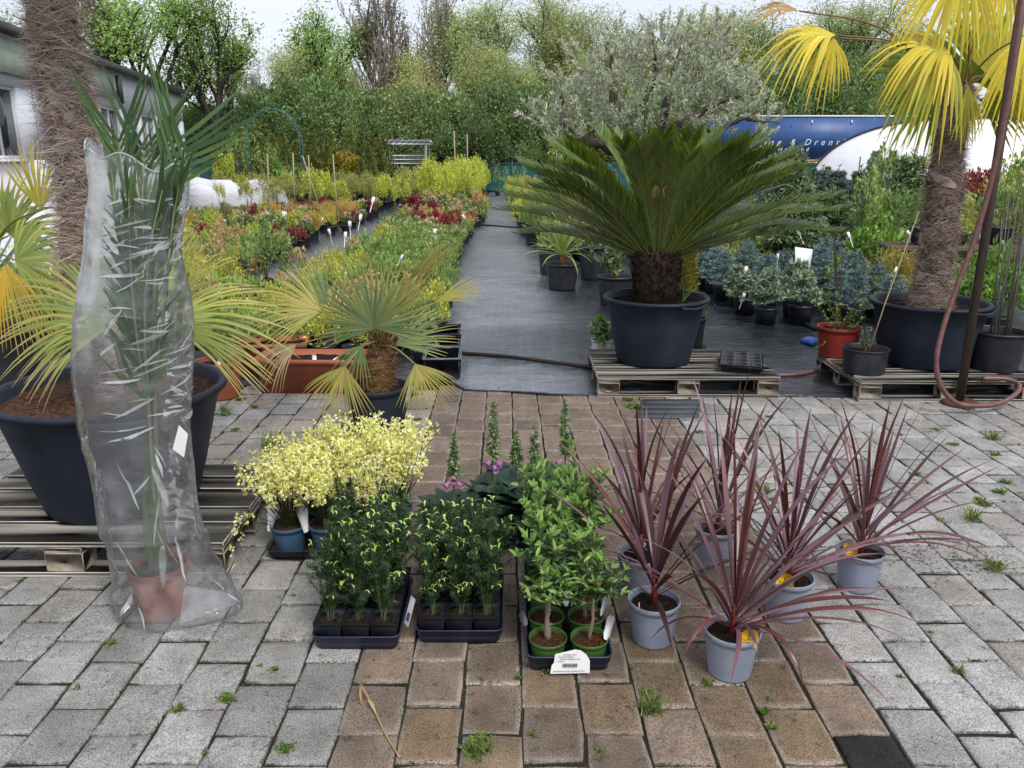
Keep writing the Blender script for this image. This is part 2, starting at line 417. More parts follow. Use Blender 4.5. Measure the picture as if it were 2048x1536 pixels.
for q, (_, ci, ri, xc, yc) in enumerate(pav):
    hw, hl = PW / 2 - rng.uniform(.0018, .0042), PL / 2 - rng.uniform(.0018, .0045)
    o = np.array([[-1, -1], [0, -1], [1, -1], [1, 0], [1, 1], [0, 1], [-1, 1], [-1, 0]], float) * [hw, hl]
    o += rng.normal(0, .0021, (8, 2)); o[::2] *= rng.uniform(.972, 1.0, (4, 1))
    if rng.random() < .22: o[rng.integers(0, 8)] *= rng.uniform(.93, .97)
    an = rng.normal(0, .007); ca, sa = math.cos(an), math.sin(an); o = o @ np.array([[ca, sa], [-sa, ca]])
    brown = 0 <= ci < 9
    if brown:
        near = np.clip((2.5 - yc) / 1.0, 0, 1) * np.clip((xc + .6) / .9, 0, 1)
        base = np.array((OCHRE if rng.random() < near else BROWN)[rng.integers(0, 3)])
        if yc > 3.4: base = base * .55 + np.array([.30, .245, .22]) * .45
        edge = base * .45 + np.array([.40, .345, .30]) * rng.uniform(.42, .66); base = base * rng.uniform(.72, 1.0) * np.array([1.0, .985, .95])
    else:
        base = np.array((GREY_L if ci < 0 else GREY_R)[rng.integers(0, 4 if ci < 0 else 5)]) * rng.uniform(.9, 1.07)
        if yc > 3.3 and ci < 0 and rng.random() < .5: base = base * np.array([.98, .90, .82])
        if rng.random() < .12: base *= .82
        edge = base * rng.uniform(.97, 1.1)
    if ci == 8 and abs(yc - 1.73) < .07: base = np.array([.03, .031, .033]); edge = base * 1.2
    dz = rng.normal(0, .0016); tx, ty = rng.normal(0, .006, 2)
    def ring(s, z, k=8): 
        p = o * s; return np.column_stack([p, z + dz + (p[:, 0] * tx + p[:, 1] * ty) * (z > -.02)])
    V = np.vstack([ring(1.0, -.03), ring(1.0, -.0042), ring(.968, -.0004), ring(.80, .0006)])
    F = []
    for k in range(3):
        for j in range(8): F.append([k * 8 + j, k * 8 + (j + 1) % 8, k * 8 + 8 + (j + 1) % 8, k * 8 + 8 + j])
    dm = rng.uniform(.05, .30, (24, 1)) + (.12 if brown else 0); C = np.vstack([np.hstack([np.tile(edge, (24, 1)), dm]), np.hstack([np.tile(base, (8, 1)), rng.uniform(.3, .7, (8, 1))])])
    C[:16, 3] *= .4
    cap = [[24, 25, 26, 27], [27, 28, 29, 24], [29, 30, 31, 24]]
    if q < 300:
        m1 = MB(); m1.add(V, np.array(F + cap), C); m1.build('paver', M['paver'], pavement, (xc, yc, 0))
    else:
        mb_far.add(V + np.array([xc, yc, 0]), np.array(F + cap), C)
stuff(mb_far.build('far_pavers', M['paver'], pavement))

# ---- woven ground cloth behind the paving
def mat_cloth():
    m, n, l, p = newmat('woven_ground_cloth')
    g = n.new('ShaderNodeNewGeometry'); a = n.new('ShaderNodeAttribute'); a.attribute_name = 'tint'
    mp = n.new('ShaderNodeMapping'); l.new(g.outputs['Position'], mp.inputs['Vector'])
    br = n.new('ShaderNodeTexBrick'); br.inputs['Scale'].default_value = 7; br.offset = 0
    br.inputs['Mortar Size'].default_value = .012; br.inputs['Brick Width'].default_value = .5; br.inputs['Row Height'].default_value = .5
    br.inputs['Color1'].default_value = br.inputs['Color2'].default_value = (1, 1, 1, 1); br.inputs['Mortar'].default_value = (1.35, 1.4, 1.42, 1)
    l.new(mp.outputs[0], br.inputs['Vector'])
    nz = n.new('ShaderNodeTexNoise'); nz.inputs['Scale'].default_value = 3; nz.inputs['Detail'].default_value = 8; nz.inputs['Roughness'].default_value = .7
    l.new(g.outputs['Position'], nz.inputs['Vector'])
    rp = n.new('ShaderNodeValToRGB'); rp.color_ramp.elements[0].position = .3; rp.color_ramp.elements[1].position = .7
    rp.color_ramp.elements[0].color = (.7, .7, .7, 1); rp.color_ramp.elements[1].color = (1.15, 1.15, 1.15, 1); l.new(nz.outputs['Fac'], rp.inputs['Fac'])
    def mul(x, y):
        q = n.new('ShaderNodeMix'); q.data_type = 'RGBA'; q.blend_type = 'MULTIPLY'; q.inputs[0].default_value = 1
        l.new(x, q.inputs[6]); l.new(y, q.inputs[7]); return q.outputs[2]
    l.new(mul(mul(a.outputs['Color'], br.outputs['Color']), rp.outputs[0]), p.inputs['Base Color'])
    w = n.new('ShaderNodeTexNoise'); w.inputs['Scale'].default_value = 14; w.inputs['Detail'].default_value = 6
    mp2 = n.new('ShaderNodeMapping'); mp2.inputs['Scale'].default_value = (.35, 1.6, 1); l.new(g.outputs['Position'], mp2.inputs['Vector']); l.new(mp2.outputs[0], w.inputs['Vector'])
    b = n.new('ShaderNodeBump'); b.inputs['Strength'].default_value = .8; b.inputs['Distance'].default_value = .03
    l.new(w.outputs['Fac'], b.inputs['Height']); l.new(b.outputs[0], p.inputs['Normal'])
    p.inputs['Roughness'].default_value = .25; p.inputs['Specular IOR Level'].default_value = .45
    return m
M['cloth'] = mat_cloth()
fx = np.array([-14, -1.2, gr(880, 757)[0], gr(930, 781)[0], gr(1000, 784)[0], gr(1100, 791)[0], gr(1190, 790)[0], gr(1560, 793)[0], gr(1720, 797)[0], gr(2048, 797)[0], 16])
fy = np.array([5.35, 5.35, gr(880, 757)[1], gr(930, 781)[1], gr(1000, 784)[1], gr(1100, 791)[1], gr(1190, 790)[1], gr(1560, 793)[1], gr(1720, 797)[1], 5.1, 5.1])
xs = np.concatenate([np.linspace(-14, -1.3, 22), np.linspace(-1.2, 4.0, 150), np.linspace(4.3, 16, 20)])
t = np.concatenate([np.linspace(0, .16, 170)[:-1], np.linspace(.16, 1, 60)])
X, T = np.meshgrid(xs, t); Yf = np.interp(X, fx, fy); Yg = Yf + T * (44.5 - Yf)
P = np.stack([X.ravel(), Yg.ravel()], 1)
rid = lambda s, k, e=2: (1 - np.abs(vnoise(P * np.array(k), s, 3))) ** e
near = np.exp(-np.maximum(P[:, 1] - 5.0, 0) / 5)
Z = .008 + .018 * rid(3, (1.2, 5.0), 4) * near + .020 * rid(4, (5.5, .8), 6) * np.clip(near + .1, 0, 1) + .006 * rid(8, (3.0, 3.0), 3)
edge_d = P[:, 1] - Yf.ravel()
Z += .030 * np.exp(-((edge_d - .16) / .05) ** 2) * np.clip(np.sin(P[:, 0] * 2.1 + 1.4) * .6 + .55, 0, 1) + .012 * np.exp(-((edge_d - .03) / .03) ** 2)
Z = np.where(edge_d < .004, .0025, Z)
walk = np.exp(-((P[:, 0] + .05 + .012 * (P[:, 1] - 6)) / .62) ** 4)
walk2 = np.exp(-((P[:, 0] + 3.0) / .45) ** 4)
dust = np.clip(np.maximum(walk, walk2) * (.85 + .25 * vnoise(P * 1.3, 9, 4)) + .05 + .08 * vnoise(P * 2.2, 11, 3), 0, 1)[:, None]
Cc = (1 - dust) * np.array([.011, .013, .020]) + dust * np.array([.17, .185, .215])
Wn = len(xs); i = np.arange(len(t) - 1)[:, None] * Wn; j = np.arange(Wn - 1)[None]
F = np.stack([i + j, i + j + 1, i + Wn + j + 1, i + Wn + j], -1).reshape(-1, 4)
mb = MB(); mb.add(np.column_stack([P, Z]), F, Cc); structure(mb.build('ground_cloth', M['cloth'], smooth=True))

# frayed dark hem along the front of the cloth
hx = np.linspace(gr(885, 760)[0], .62, 70); hy = np.interp(hx, fx, fy)
mb = MB(); tube(mb, np.column_stack([hx, hy - .004, .008 + .004 * np.sin(hx * 9)]), .006 + .003 * np.abs(np.sin(hx * 37)), 6)
tag(mb.build('cloth_hem', M['black_plastic']), 'frayed black rolled hem along the front edge of the ground cloth', 'hem')

# ---- weeds, moss and grass in the joints (nobody could count them)
rng = np.random.default_rng(11)
mb = MB(); GW = [(.09, .16, .03), (.13, .2, .035), (.06, .12, .03), (.16, .19, .05)]
def tuft(px, py, s, n, grass=False):
    c = gr(px, py); k = n
    a = rng.uniform(0, 6.28, k); el = rng.uniform(.15, .8, k) if not grass else rng.uniform(.5, 1.4, k)
    d = np.stack([np.cos(a) * np.cos(el), np.sin(a) * np.cos(el), np.sin(el)], 1)
    pos = c + np.column_stack([rng.normal(0, s * .35, k), rng.normal(0, s * .35, k), np.zeros(k)])
    ln = rng.uniform(.5, 1.1, k) * s * (.8 if not grass else 1.2)
    place(mb, LEAF if not grass else NEEDLE, pos, d, rdir(rng, k, 1.2), ln, ln * (.45 if not grass else .09), pick(rng, GW, k, .2))
for px, py, s, n in [(220, 1287, .022, 60), (455, 1398, .024, 130), (355, 1420, .022, 60), (128, 1275, .012, 25), (155, 1376, .014, 30), (40, 1163, .014, 30), (548, 1340, .018, 45), (585, 1192, .014, 28),
                     (568, 1500, .024, 60), (410, 1505, .014, 30), (430, 1283, .012, 18), (520, 1332, .012, 20), (950, 1500, .032, 190), (960, 1480, .026, 110), (1065, 1470, .014, 40), (1035, 1355, .016, 60),
                     (963, 1357, .012, 30), (1300, 1415, .03, 110), (1290, 1385, .02, 60), (1265, 1335, .014, 30), (1530, 1425, .02, 60), (1545, 1455, .02, 50), (1540, 1400, .016, 40), (1415, 1365, .022, 60),
                     (1420, 1180, .016, 30), (1600, 1180, .014, 26), (1800, 1355, .014, 30), (1860, 1265, .012, 24), (1915, 1345, .016, 26), (1270, 815, .05, 110), (1255, 800, .04, 60), (1400, 865, .03, 40),
                     (1540, 835, .03, 50), (1548, 1000, .02, 30), (1830, 950, .03, 60), (1905, 890, .03, 60), (1990, 910, .03, 60), (1870, 860, .03, 40), (1970, 1010, .035, 80), (2010, 965, .03, 60), (1880, 1040, .02, 40),
                     (1800, 870, .02, 40), (1940, 820, .03, 40), (2000, 985, .035, 60), (1990, 1130, .03, 60), (1960, 1000, .03, 50), (450, 830, .035, 70), (480, 800, .035, 60), (420, 830, .03, 40), (510, 815, .03, 50),
                     (545, 905, .04, 90), (470, 860, .03, 40), (835, 840, .03, 60), (830, 790, .04, 60), (1250, 1030, .02, 40), (868, 1180, .014, 24), (1090, 1345, .02, 60)]:
    tuft(px, py, s, n)
for px, py, s, n in [(1300, 1420, .05, 60), (1915, 1345, .03, 30), (960, 1505, .04, 40), (1200, 1510, .03, 30), (1985, 880, .05, 60), (1945, 1040, .05, 60), (545, 895, .07, 90), (450, 825, .05, 60), (1530, 985, .04, 50), (1990, 1140, .04, 70)]:
    tuft(px, py, s, n, True)
# thin moss along random joint runs
for _, ci, ri, xc, yc in pav:
    for side in (0, 1):
        if rng.random() < (.5 if ci > 8 else .4 if ci >= 0 else .32):
            k = int(rng.integers(8, 44)); s = rng.uniform(.3, 1)
            u = rng.uniform(-.5, .5, k) * s
            pos = np.column_stack([np.full(k, xc + PW / 2), yc + u * PL, np.full(k, -.004)]) if side else np.column_stack([xc + u * PW, np.full(k, yc + PL / 2), np.full(k, -.004)])
            pos[:, :2] += rng.normal(0, .003, (k, 2)); ln = rng.uniform(.004, .011, k)
            place(mb, LEAF, pos, rdir(rng, k, .8), rdir(rng, k, 1.), ln, ln * .6, pick(rng, [(.07, .09, .02), (.05, .05, .018), (.10, .12, .03), (.06, .055, .03)], k, .25))
stuff(tag(mb.build('joint_weeds', M['leaf']), 'small green weeds and moss growing in the paving joints', 'weeds'))

# litter: dark crumbs on the cloth and paving
mb = MB(); k = 260
pos = np.column_stack([rng.uniform(-.9, 3.2, k), rng.uniform(5.2, 9.5, k), np.full(k, .028)])
ln = rng.uniform(.008, .026, k); place(mb, LEAF, pos, rdir(rng, k) * [1, 1, .15], np.tile([0, 0, 1.], (k, 1)), ln, ln * .5, pick(rng, [(.03, .02, .015), (.1, .06, .03), (.02, .02, .02)], k))
c = gr(1890, 1115); k = 420
pos = c + np.column_stack([rng.normal(0, .16, k), rng.normal(0, .09, k), np.full(k, .003)])
ln = rng.uniform(.006, .022, k); place(mb, LEAF, pos, rdir(rng, k) * [1, 1, .2], np.tile([0, 0, 1.], (k, 1)), ln, ln * .3, pick(rng, [(.12, .075, .05), (.2, .14, .09), (.07, .045, .03)], k))
stuff(tag(mb.build('leaf_litter', M['leaf']), 'scattered dry crumbs and leaf litter lying on the cloth and paving', 'litter'))

# dry reed stalk on the brown paving
mb = MB(); a, b = gr(722, 1385), gr(800, 1518)
tube(mb, curve([a + [0, 0, .03], a * .7 + b * .3 + [.004, 0, .014], a * .35 + b * .65 + [-.002, 0, .006], b + [0, 0, .004]], 16), [.0035] * 6 + [.0028] * 7 if False else .003, 6, srgb(170, 140, 105))
k1 = a * .78 + b * .22 + np.array([0, 0, .02]); strip(mb, [k1, k1 + [.012, -.02, .004], k1 + [.03, -.052, -.006]], [.003, .005, .001], np.array([1., .3, 0]), 0, srgb(185, 160, 120))
strip(mb, [a + [0, 0, .03], a + [.004, -.03, .016], a + [.012, -.06, .006]], [.002, .004, .001], np.array([1., 0, 0]), 0, srgb(160, 130, 95))
tag(mb.build('dry_stalk', M['leaf']), 'long dry brown stalk lying across the brown pavers at the front', 'stalk')

# slotted dark slab set in the paving before the cycad pallet
M['slab'] = mat_surf('dark_slate', (.075, .085, .10), (.05, .055, .065), 8, .6, .3, 60, .4)
root = thing('drain_slab', 'dark grey slab with slots lying in the paving before the middle pallet', 'slab', (0, 0, 0))
a, b, c, d = gr(1268, 838), gr(1398, 838), gr(1400, 800), gr(1285, 800)
for k in range(4):
    u0, u1 = k / 4 + .012, (k + 1) / 4 - .012; m1 = MB()
    q = [a + (d - a) * u0, b + (c - b) * u0, b + (c - b) * u1, a + (d - a) * u1]
    V = np.vstack([np.array(q) + [0, 0, .001], np.array(q) + [0, 0, .007]]); m1.add(V, BOXF); m1.build('slat', M['slab'], root)
# ================================================================== PALLETS
rngw = np.random.default_rng(21)
def pallet(label, x0, y0, rz=0, dark=1.0, stamp=False):
    """wooden pallet 1.2 x 0.8 x 0.144, front left corner at x0,y0"""
    root = thing('pallet', label, 'pallet', (x0, y0, 0.001), rz, 'wooden pallets under the big tubs')
    ws = [.145, .100, .145, .100, .145]; gap = (.8 - sum(ws)) / 4; y = 0
    def board(name, lo, hi, mat='wood'):
        m1 = MB(); t = np.array([1, .98, .95]) * rngw.uniform(.78, 1.12) * dark
        c = (np.array(lo) + np.array(hi)) / 2
        cbox(m1, np.array(lo) - c, np.array(hi) - c, .003, t, jit=.0012, rng=rngw); return m1.build(name, M[mat], root, c)
    for w in ws:                                   # deck boards
        dz = rngw.normal(0, .001); board('deck_plank', (rngw.uniform(-.004, .004), y, .122 + dz), (1.2 + rngw.uniform(-.004, .004), y + w, .143 + dz)); y += w + gap
    for x in (0, .5275, 1.055): board('stringer', (x + .002, .003, .1), (x + .143, .797, .1205), 'wood_y')
    for x, bw in ((.001, .145), (.528, .144), (1.054, .145)):
        for y, bl in ((.002, .1), (.35, .1), (.698, .1)): board('block', (x, y, .0225), (x + bw, y + bl, .0985), 'wood_y')
    for y in (.0, .35, .7): board('bottom_plank', (.0, y + .001, .0), (1.2, y + .099, .0212))
    return root
pal_l = pallet('weathered grey pallet under the big left tub behind the bagged palm', -2.27, 2.69, 0, .95)
pal_m = pallet('weathered pallet with stamped end blocks carrying the sago palm tub', .565, 5.07, R(-.3), .85)
pal_r = pallet('weathered pallet on the right carrying the windmill palm tub and red pot', 2.25, 4.97, R(-.6), .78)
# burnt oval stamp and letters on the corner block of the middle pallet
mb = MB(); a = np.linspace(0, 2 * math.pi, 25)
tube(mb, np.column_stack([.055 * np.cos(a), np.zeros(25), .027 * np.sin(a)]), .0022, 5, cap=False)
def stroke(mb, pts, r=.0022): tube(mb, [(x, 0, z) for x, z in pts], r, 5)
for ox, seg in ((-.032, [[(.012, .012), (0, .012), (0, -.012), (.012, -.012)], [(0, 0), (.009, 0)]]), (-.014, [[(0, -.012), (0, .012), (.011, .009), (.011, 0), (0, -.001)]]),
                (.004, [[(0, -.012), (.006, .012), (.012, -.012)], [(.003, -.003), (.009, -.003)]]), (.024, [[(0, .012), (0, -.012), (.011, -.012)]])):
    for s in seg: stroke(mb, [(x + ox, z) for x, z in s])
M['burn'] = mat_surf('burnt_mark', (.05, .033, .02), (.08, .055, .035), 40, .9, 0)
mb.build('stamp', M['burn'], pal_m, (.075, .0005, .061))
# ================================================================== FOREGROUND PLANTS
# ---- cordylines in grey-blue pots: every sword leaf is a part
CORD = [srgb(88, 48, 46), srgb(104, 54, 52), srgb(72, 42, 42), srgb(122, 86, 92), srgb(96, 50, 48), srgb(84, 56, 58), srgb(118, 82, 90), srgb(140, 106, 116), srgb(126, 92, 102)]
def sword(rng, az, el, L, w, bend, col, tip=None):
    """one cordyline leaf: leaves the crown at elevation el, bends over by 'bend' radians"""
    k = 11; t = np.linspace(0, 1, k)
    e = el - bend * t ** 1.6; a = az + rng.normal(0, .1) * t
    ds = L / (k - 1)
    d = np.stack([np.cos(a) * np.cos(e), np.sin(a) * np.cos(e), np.sin(e)], 1)
    p = np.vstack([[0, 0, 0], np.cumsum(d[:-1] * ds, 0)])
    hw = w * np.interp(t, [0, .06, .3, .6, .85, 1], [.42, .5, .9, 1, .55, .03])
    side = np.array([-math.sin(az), math.cos(az), 0]); tw = rng.normal(0, .35)
    S = np.stack([side * math.cos(tw * u) + np.array([0, 0, 1]) * math.sin(tw * u) for u in t])
    c = np.array(col)[None] * np.interp(t, [0, .15, .7, 1], [1.25, 1.0, 1.0, .8])[:, None]
    return p, hw, S, c
def tag_part(root, loc, rz, w=.056, h=.054, col='tag_yellow', lean=-.25):
    mb = MB(); t = .0012
    out = [(-w / 2, 0), (w / 2, 0), (w / 2, h * .8), (w * .32, h * .98), (0, h * 1.06), (-w * .32, h * .98), (-w / 2, h * .8)]
    V = [(x, -t / 2, z) for x, z in out] + [(x, t / 2, z) for x, z in out]; n = len(out)
    mb.add(V, [[k, (k + 1) % n, n + (k + 1) % n, n + k] for k in range(n)]); mb.F.append((np.array([list(range(n))]), 0)); mb.F.append((np.array([list(range(2 * n - 1, n - 1, -1))]), 0))
    return mb.build('plant_tag', M[col], root, loc, (lean, 0, rz))
M['tag_yellow'] = mat_surf('yellow_card', (.85, .48, .01), (.8, .44, .01), 5, .45, .02)
M['tag_ink'] = M['ink']
TAGTXT = None
def tag_print(tagobj, w=.056, h=.054):
    """small printed flame mark and word lines on the tag"""
    global TAGTXT
    mb = MB(); y = -.0012
    mb.add([(-.003, y, h * .62), (.003, y, h * .62), (.0015, y, h * .74), (0, y, h * .86), (-.0015, y, h * .74)], [[0, 1, 2, 3, 4]])
    if TAGTXT is None: TAGTXT = text_mesh('SUPER', w * .235, M['ink'])
    link('tag_text', TAGTXT, tagobj, (-w * .36, y, h * .40), (R(90), 0, 0))
    mb.add([(-w * .36, y, h * .30), (w * .36, y, h * .30), (w * .36, y, h * .335), (-w * .36, y, h * .335)], [[0, 1, 2, 3]])
    mb.build('tag_print', M['ink'], tagobj)
cords = [  # x, y, seed, leaves, lean az, label, long low leaves (az, el, L, bend)
    (.463, 2.60, 1, 26, None, 'burgundy cordyline in grey pot, left rear one beside the olive tray', []),
    (.457, 2.29, 2, 24, None, 'burgundy cordyline in grey pot with bare soil, front left one', []),
    (.79, 2.82, 3, 24, None, 'burgundy cordyline in grey pot at the back of the group', []),
    (.664, 2.12, 4, 32, None, 'burgundy cordyline with long arching leaves, frontmost grey pot with yellow tag',
     [(-.35, .45, .52, 1.15), (-.05, .55, .6, .95), (.2, .7, .62, 1.0), (-.8, .35, .5, 1.1), (-1.1, .7, .36, 2.4), (-2.4, .8, .33, 2.5), (-1.55, .9, .26, 2.6), (.45, .75, .6, .8), (.05, .3, .5, .75), (-2.9, .6, .3, 1.8)]),
    (.94, 2.44, 5, 30, None, 'burgundy cordyline in grey pot with yellow tag, between the frontmost and the rightmost', [(.1, .5, .6, .9), (.5, .6, .62, .7), (-.3, .6, .5, 1.3), (3.0, .5, .5, .9)]),
    (1.265, 2.63, 6, 30, None, 'burgundy cordyline in grey pot with yellow tag, rightmost of the group', [(.1, .55, .62, .8), (.35, .6, .66, .55), (.6, .75, .6, .4), (-.5, .5, .5, 1.5), (-.15, .35, .5, .9)]),
]
for x, y, sd, nl, _, lab, low in cords:
    rng = np.random.default_rng(100 + sd)
    root = thing('cordyline', lab, 'plant', (x, y, 0.002), 0, 'burgundy cordylines in grey pots')
    add_pot(root, .083, .148, 'pot_grey', rb=.064, drop=.022, rim=.02, lip=.05)
    z0 = .128; lean = rng.normal(0, .06, 2)
    tp = np.array([[0, 0, z0 - .01], [lean[0] * .05, lean[1] * .05, z0 + .05], [lean[0] * .12, lean[1] * .12, z0 + .10]])
    mb = MB(); tube(mb, tp, [.011, .01, .008], 8, srgb(120, 50, 45)); mb.build('stem', M['leaf_cord'], root)
    items = []
    for k in range(nl):
        u = k / nl; az = k * 2.4 + rng.normal(0, .35)
        el = R(90) - (u ** .9) * R(60) + rng.normal(0, .08)
        L = rng.uniform(.46, .60) * (1.0 - .18 * u) * (1.08 if sd in (2, 4) else 1)
        items.append((az, el, L, rng.uniform(.05, .75) + .9 * max(0, u - .5), rng.uniform(.0062, .0102), .105 - .08 * u))
    for az, el, L, bd in low: items.append((az, el, L, bd, rng.uniform(.007, .0105), .03))
    for az, el, L, bd, w, zz in items:
        col = np.array(CORD[rng.integers(0, len(CORD))]) * rng.uniform(.6, .98)
        p, hw, S, c = sword(rng, az, el, L, w, bd, col); zz = max(zz, .012)
        b = np.array([lean[0] * zz, lean[1] * zz, z0 + zz - .012])
        mb = MB(); strip(mb, p, hw, S, .28, c); mb.build('leaf', M['leaf_cord'], root, b, smooth=True)
    if sd == 4: t = tag_part(root, (.030, -.072, .128), .15, lean=-.12); tag_print(t)
    if sd == 5: t = tag_part(root, (-.035, -.064, .128), -.35); tag_print(t)
    if sd == 6: t = tag_part(root, (-.060, -.042, .128), -.7, .05, .06)
    if sd == 2:
        mb = MB(); tube(mb, [(-.055, -.05, .12), (-.057, -.055, .165)], .0015, 5, (.7, .7, .7)); mb.build('label_stick', M['paper'], root)

# ---- trays
def tray(name, label, w, l, h, loc, mat='tray', rz=0, holes=None, group=None):
    """shallow moulded tray with rounded corners, stepped wall and lip"""
    root = thing(name, label, 'tray', loc, rz, group)
    def rrect(w, l, r, z, n=5):
        pts = []
        for cx, cy, a0 in ((w / 2 - r, l / 2 - r, 0), (-w / 2 + r, l / 2 - r, 90), (-w / 2 + r, -l / 2 + r, 180), (w / 2 - r, -l / 2 + r, 270)):
            for k in range(n): a = R(a0 + 90 * k / (n - 1)); pts.append((cx + r * math.cos(a), cy + r * math.sin(a), z))
        return pts
    rings = [rrect(w * .90, l * .93, .02, 0), rrect(w * .93, l * .95, .022, h * .5), rrect(w * .965, l * .975, .024, h * .52), rrect(w * .975, l * .985, .024, h * .92),
             rrect(w, l, .026, h * .93), rrect(w, l, .026, h), rrect(w * .97, l * .985, .024, h), rrect(w * .95, l * .96, .022, h * .5), rrect(w * .92, l * .94, .02, .006)]
    n = len(rings[0]); mb = MB(); V = np.array(rings).reshape(-1, 3); F = []
    for a in range(len(rings) - 1):
        for b in range(n): F.append([a * n + b, a * n + (b + 1) % n, (a + 1) * n + (b + 1) % n, (a + 1) * n + b])
    mb.add(V, F); mb.F.append((np.array([list(range(n))[::-1]]), 0)); mb.F.append((np.array([list(range(n))]) + n * (len(rings) - 1), 0))
    mb.build('shell', M[mat], root, smooth=False)
    return root

# ---- yews: square-potted young plants in two trays
YEW = [(.028, .06, .024), (.038, .078, .03), (.024, .052, .026), (.046, .09, .032)]; YTIP = [(.32, .42, .09), (.42, .50, .18), (.25, .38, .06)]
def yew_mesh(seed, H=.34):
    rng = np.random.default_rng(seed); mb = MB(); stems = []
    m = rng.integers(5, 7)
    for s in range(m):
        a = rng.uniform(0, 6.28); le = rng.uniform(.03, .22) if s else .02; h = H * rng.uniform(.75, 1.05) if s else H
        d = np.array([math.cos(a) * le, math.sin(a) * le, 1]); stems.append((np.array([rng.normal(0, .006), rng.normal(0, .006), 0]), unit(d), h, .0024))
        for b in range(rng.integers(7, 12)):
            u = rng.uniform(.12, .95); aa = rng.uniform(0, 6.28); e = rng.uniform(.5, 1.1)
            dd = np.array([math.cos(aa) * math.cos(e), math.sin(aa) * math.cos(e), math.sin(e)])
            stems.append((stems[-1 - b][0] + unit(d) * h * u, dd, rng.uniform(.035, .085) * (1.2 - .5 * u), .0013))
    ti = []
    for p, d, h, r in stems:
        tube(mb, [p, p + d * h * .5, p + d * h], [r, r * .8, r * .4], 5, (.09, .10, .035), cap=False)
        n = int(h / .0013); u = rng.uniform(.04 if r < .002 else .12, 1, n); a = rng.uniform(0, 6.28, n)
        x = unit(np.cross(d, [.3, .7, .2])); y = np.cross(d, x)
        o = x * np.cos(a)[:, None] + y * np.sin(a)[:, None]
        ln = rng.uniform(.013, .022, n); dr = o * .85 + d * .55
        place(mb, NEEDLE, p + d * (u * h)[:, None], dr, np.tile(d, (n, 1)) + rng.normal(0, .3, (n, 3)), ln, .0026, pick(rng, YEW, n, .25))
        if rng.random() < .36 and p[2] + h * d[2] > H * .25: ti.append(p + d * h)
    for p in ti:                                     # pale curled new shoots
        for _ in range(rng.integers(1, 4)):
            a = rng.uniform(0, 6.28); L = rng.uniform(.012, .028); o = np.array([math.cos(a), math.sin(a), 0])
            q = np.array([p, p + o * L * .35 + [0, 0, L * .55], p + o * L * .8 + [0, 0, L * .62], p + o * L * 1.1 + [0, 0, L * .3]])
            strip(mb, q, [.0015, .0032, .003, .001], unit(np.cross(o, [0, 0, 1])), .3, YTIP[rng.integers(0, 3)])
    return mb.mesh('foliage', M['needle'])
yews = [yew_mesh(s, h) for s, h in ((1, .34), (2, .30), (3, .37), (4, .32))]
def sqpot():
    mb = MB(); h = .085; a, b = .043, .034
    for (s0, z0, s1, z1) in ((b, 0, a, h - .012), (a * 1.03, h - .012, a * 1.04, h)):
        V = [(-s0, -s0, z0), (s0, -s0, z0), (s0, s0, z0), (-s0, s0, z0), (-s1, -s1, z1), (s1, -s1, z1), (s1, s1, z1), (-s1, s1, z1)]
        mb.add(V, BOXF[[0, 2, 3, 4, 5]])
    return mb.mesh('pot', M['black_plastic'])
def sqsoil():
    rng = np.random.default_rng(3); mb = MB(); g = np.linspace(-.041, .041, 8); X, Y = np.meshgrid(g, g)
    V = np.stack([X.ravel(), Y.ravel(), rng.normal(0, .003, 64)], 1); i = np.arange(7)[:, None] * 8; j = np.arange(7)[None]
    mb.add(V, np.stack([i + j, i + j + 1, i + 9 + j, i + 8 + j], -1).reshape(-1, 4)); return mb.mesh('soil', M['soil'])
SQP, SQS = sqpot(), sqsoil(); rng = np.random.default_rng(8)
for tx, ty, side in ((-.497, 2.415, 'left'), (-.17, 2.45, 'right')):
    tray('plant_tray', f'dark navy tray holding the {side} block of young yews', .283, .39, .052, (tx, ty, .002), group='navy trays of young yews')
    for c in range(3):
        for r in range(4):
            lab = f'young dark green yew with pale curled tips in the {side} tray, ' + ('front row' if r == 0 else 'second row' if r == 1 else 'third row' if r == 2 else 'back row') + (' left' if c == 0 else ' middle' if c == 1 else ' right')
            p = thing('yew', lab, 'plant', (tx + (c - 1) * .089, ty - .140 + r * .0925, .010), 0, 'young yews in trays')
            link('pot', SQP, p); link('soil', SQS, p, (0, 0, .073))
            s = rng.uniform(.8, 1.12) * (1.0 if r else .92)
            link('foliage', yews[rng.integers(0, 4)], p, (0, 0, .07), (rng.normal(0, .05), rng.normal(0, .05), rng.uniform(0, 6.28)), s)
mb = MB(); V = np.array([(0, 0, 0), (.03, 0, 0), (.034, 0, .10), (.004, 0, .10)]); mb.add(V, [[0, 1, 2, 3]]); mb.add(V + [0, .0012, 0], [[3, 2, 1, 0]])
mb.add(np.array([(.006, -.0006, .015), (.026, -.0006, .015), (.028, -.0006, .045), (.009, -.0006, .045)]), [[0, 1, 2, 3]], mat=1)
M['tag_photo'] = mat_surf('printed_tag_picture', (.22, .13, .2), (.05, .1, .22), 60, .5, 0, ramp=(.45, .55))
tag(mb.build('picture_label', [M['paper'], M['tag_photo']], None, (-.352, 2.30, .055), (-.25, .05, -1.0)), 'slim printed picture label stuck at the right edge of the left yew tray', 'label')

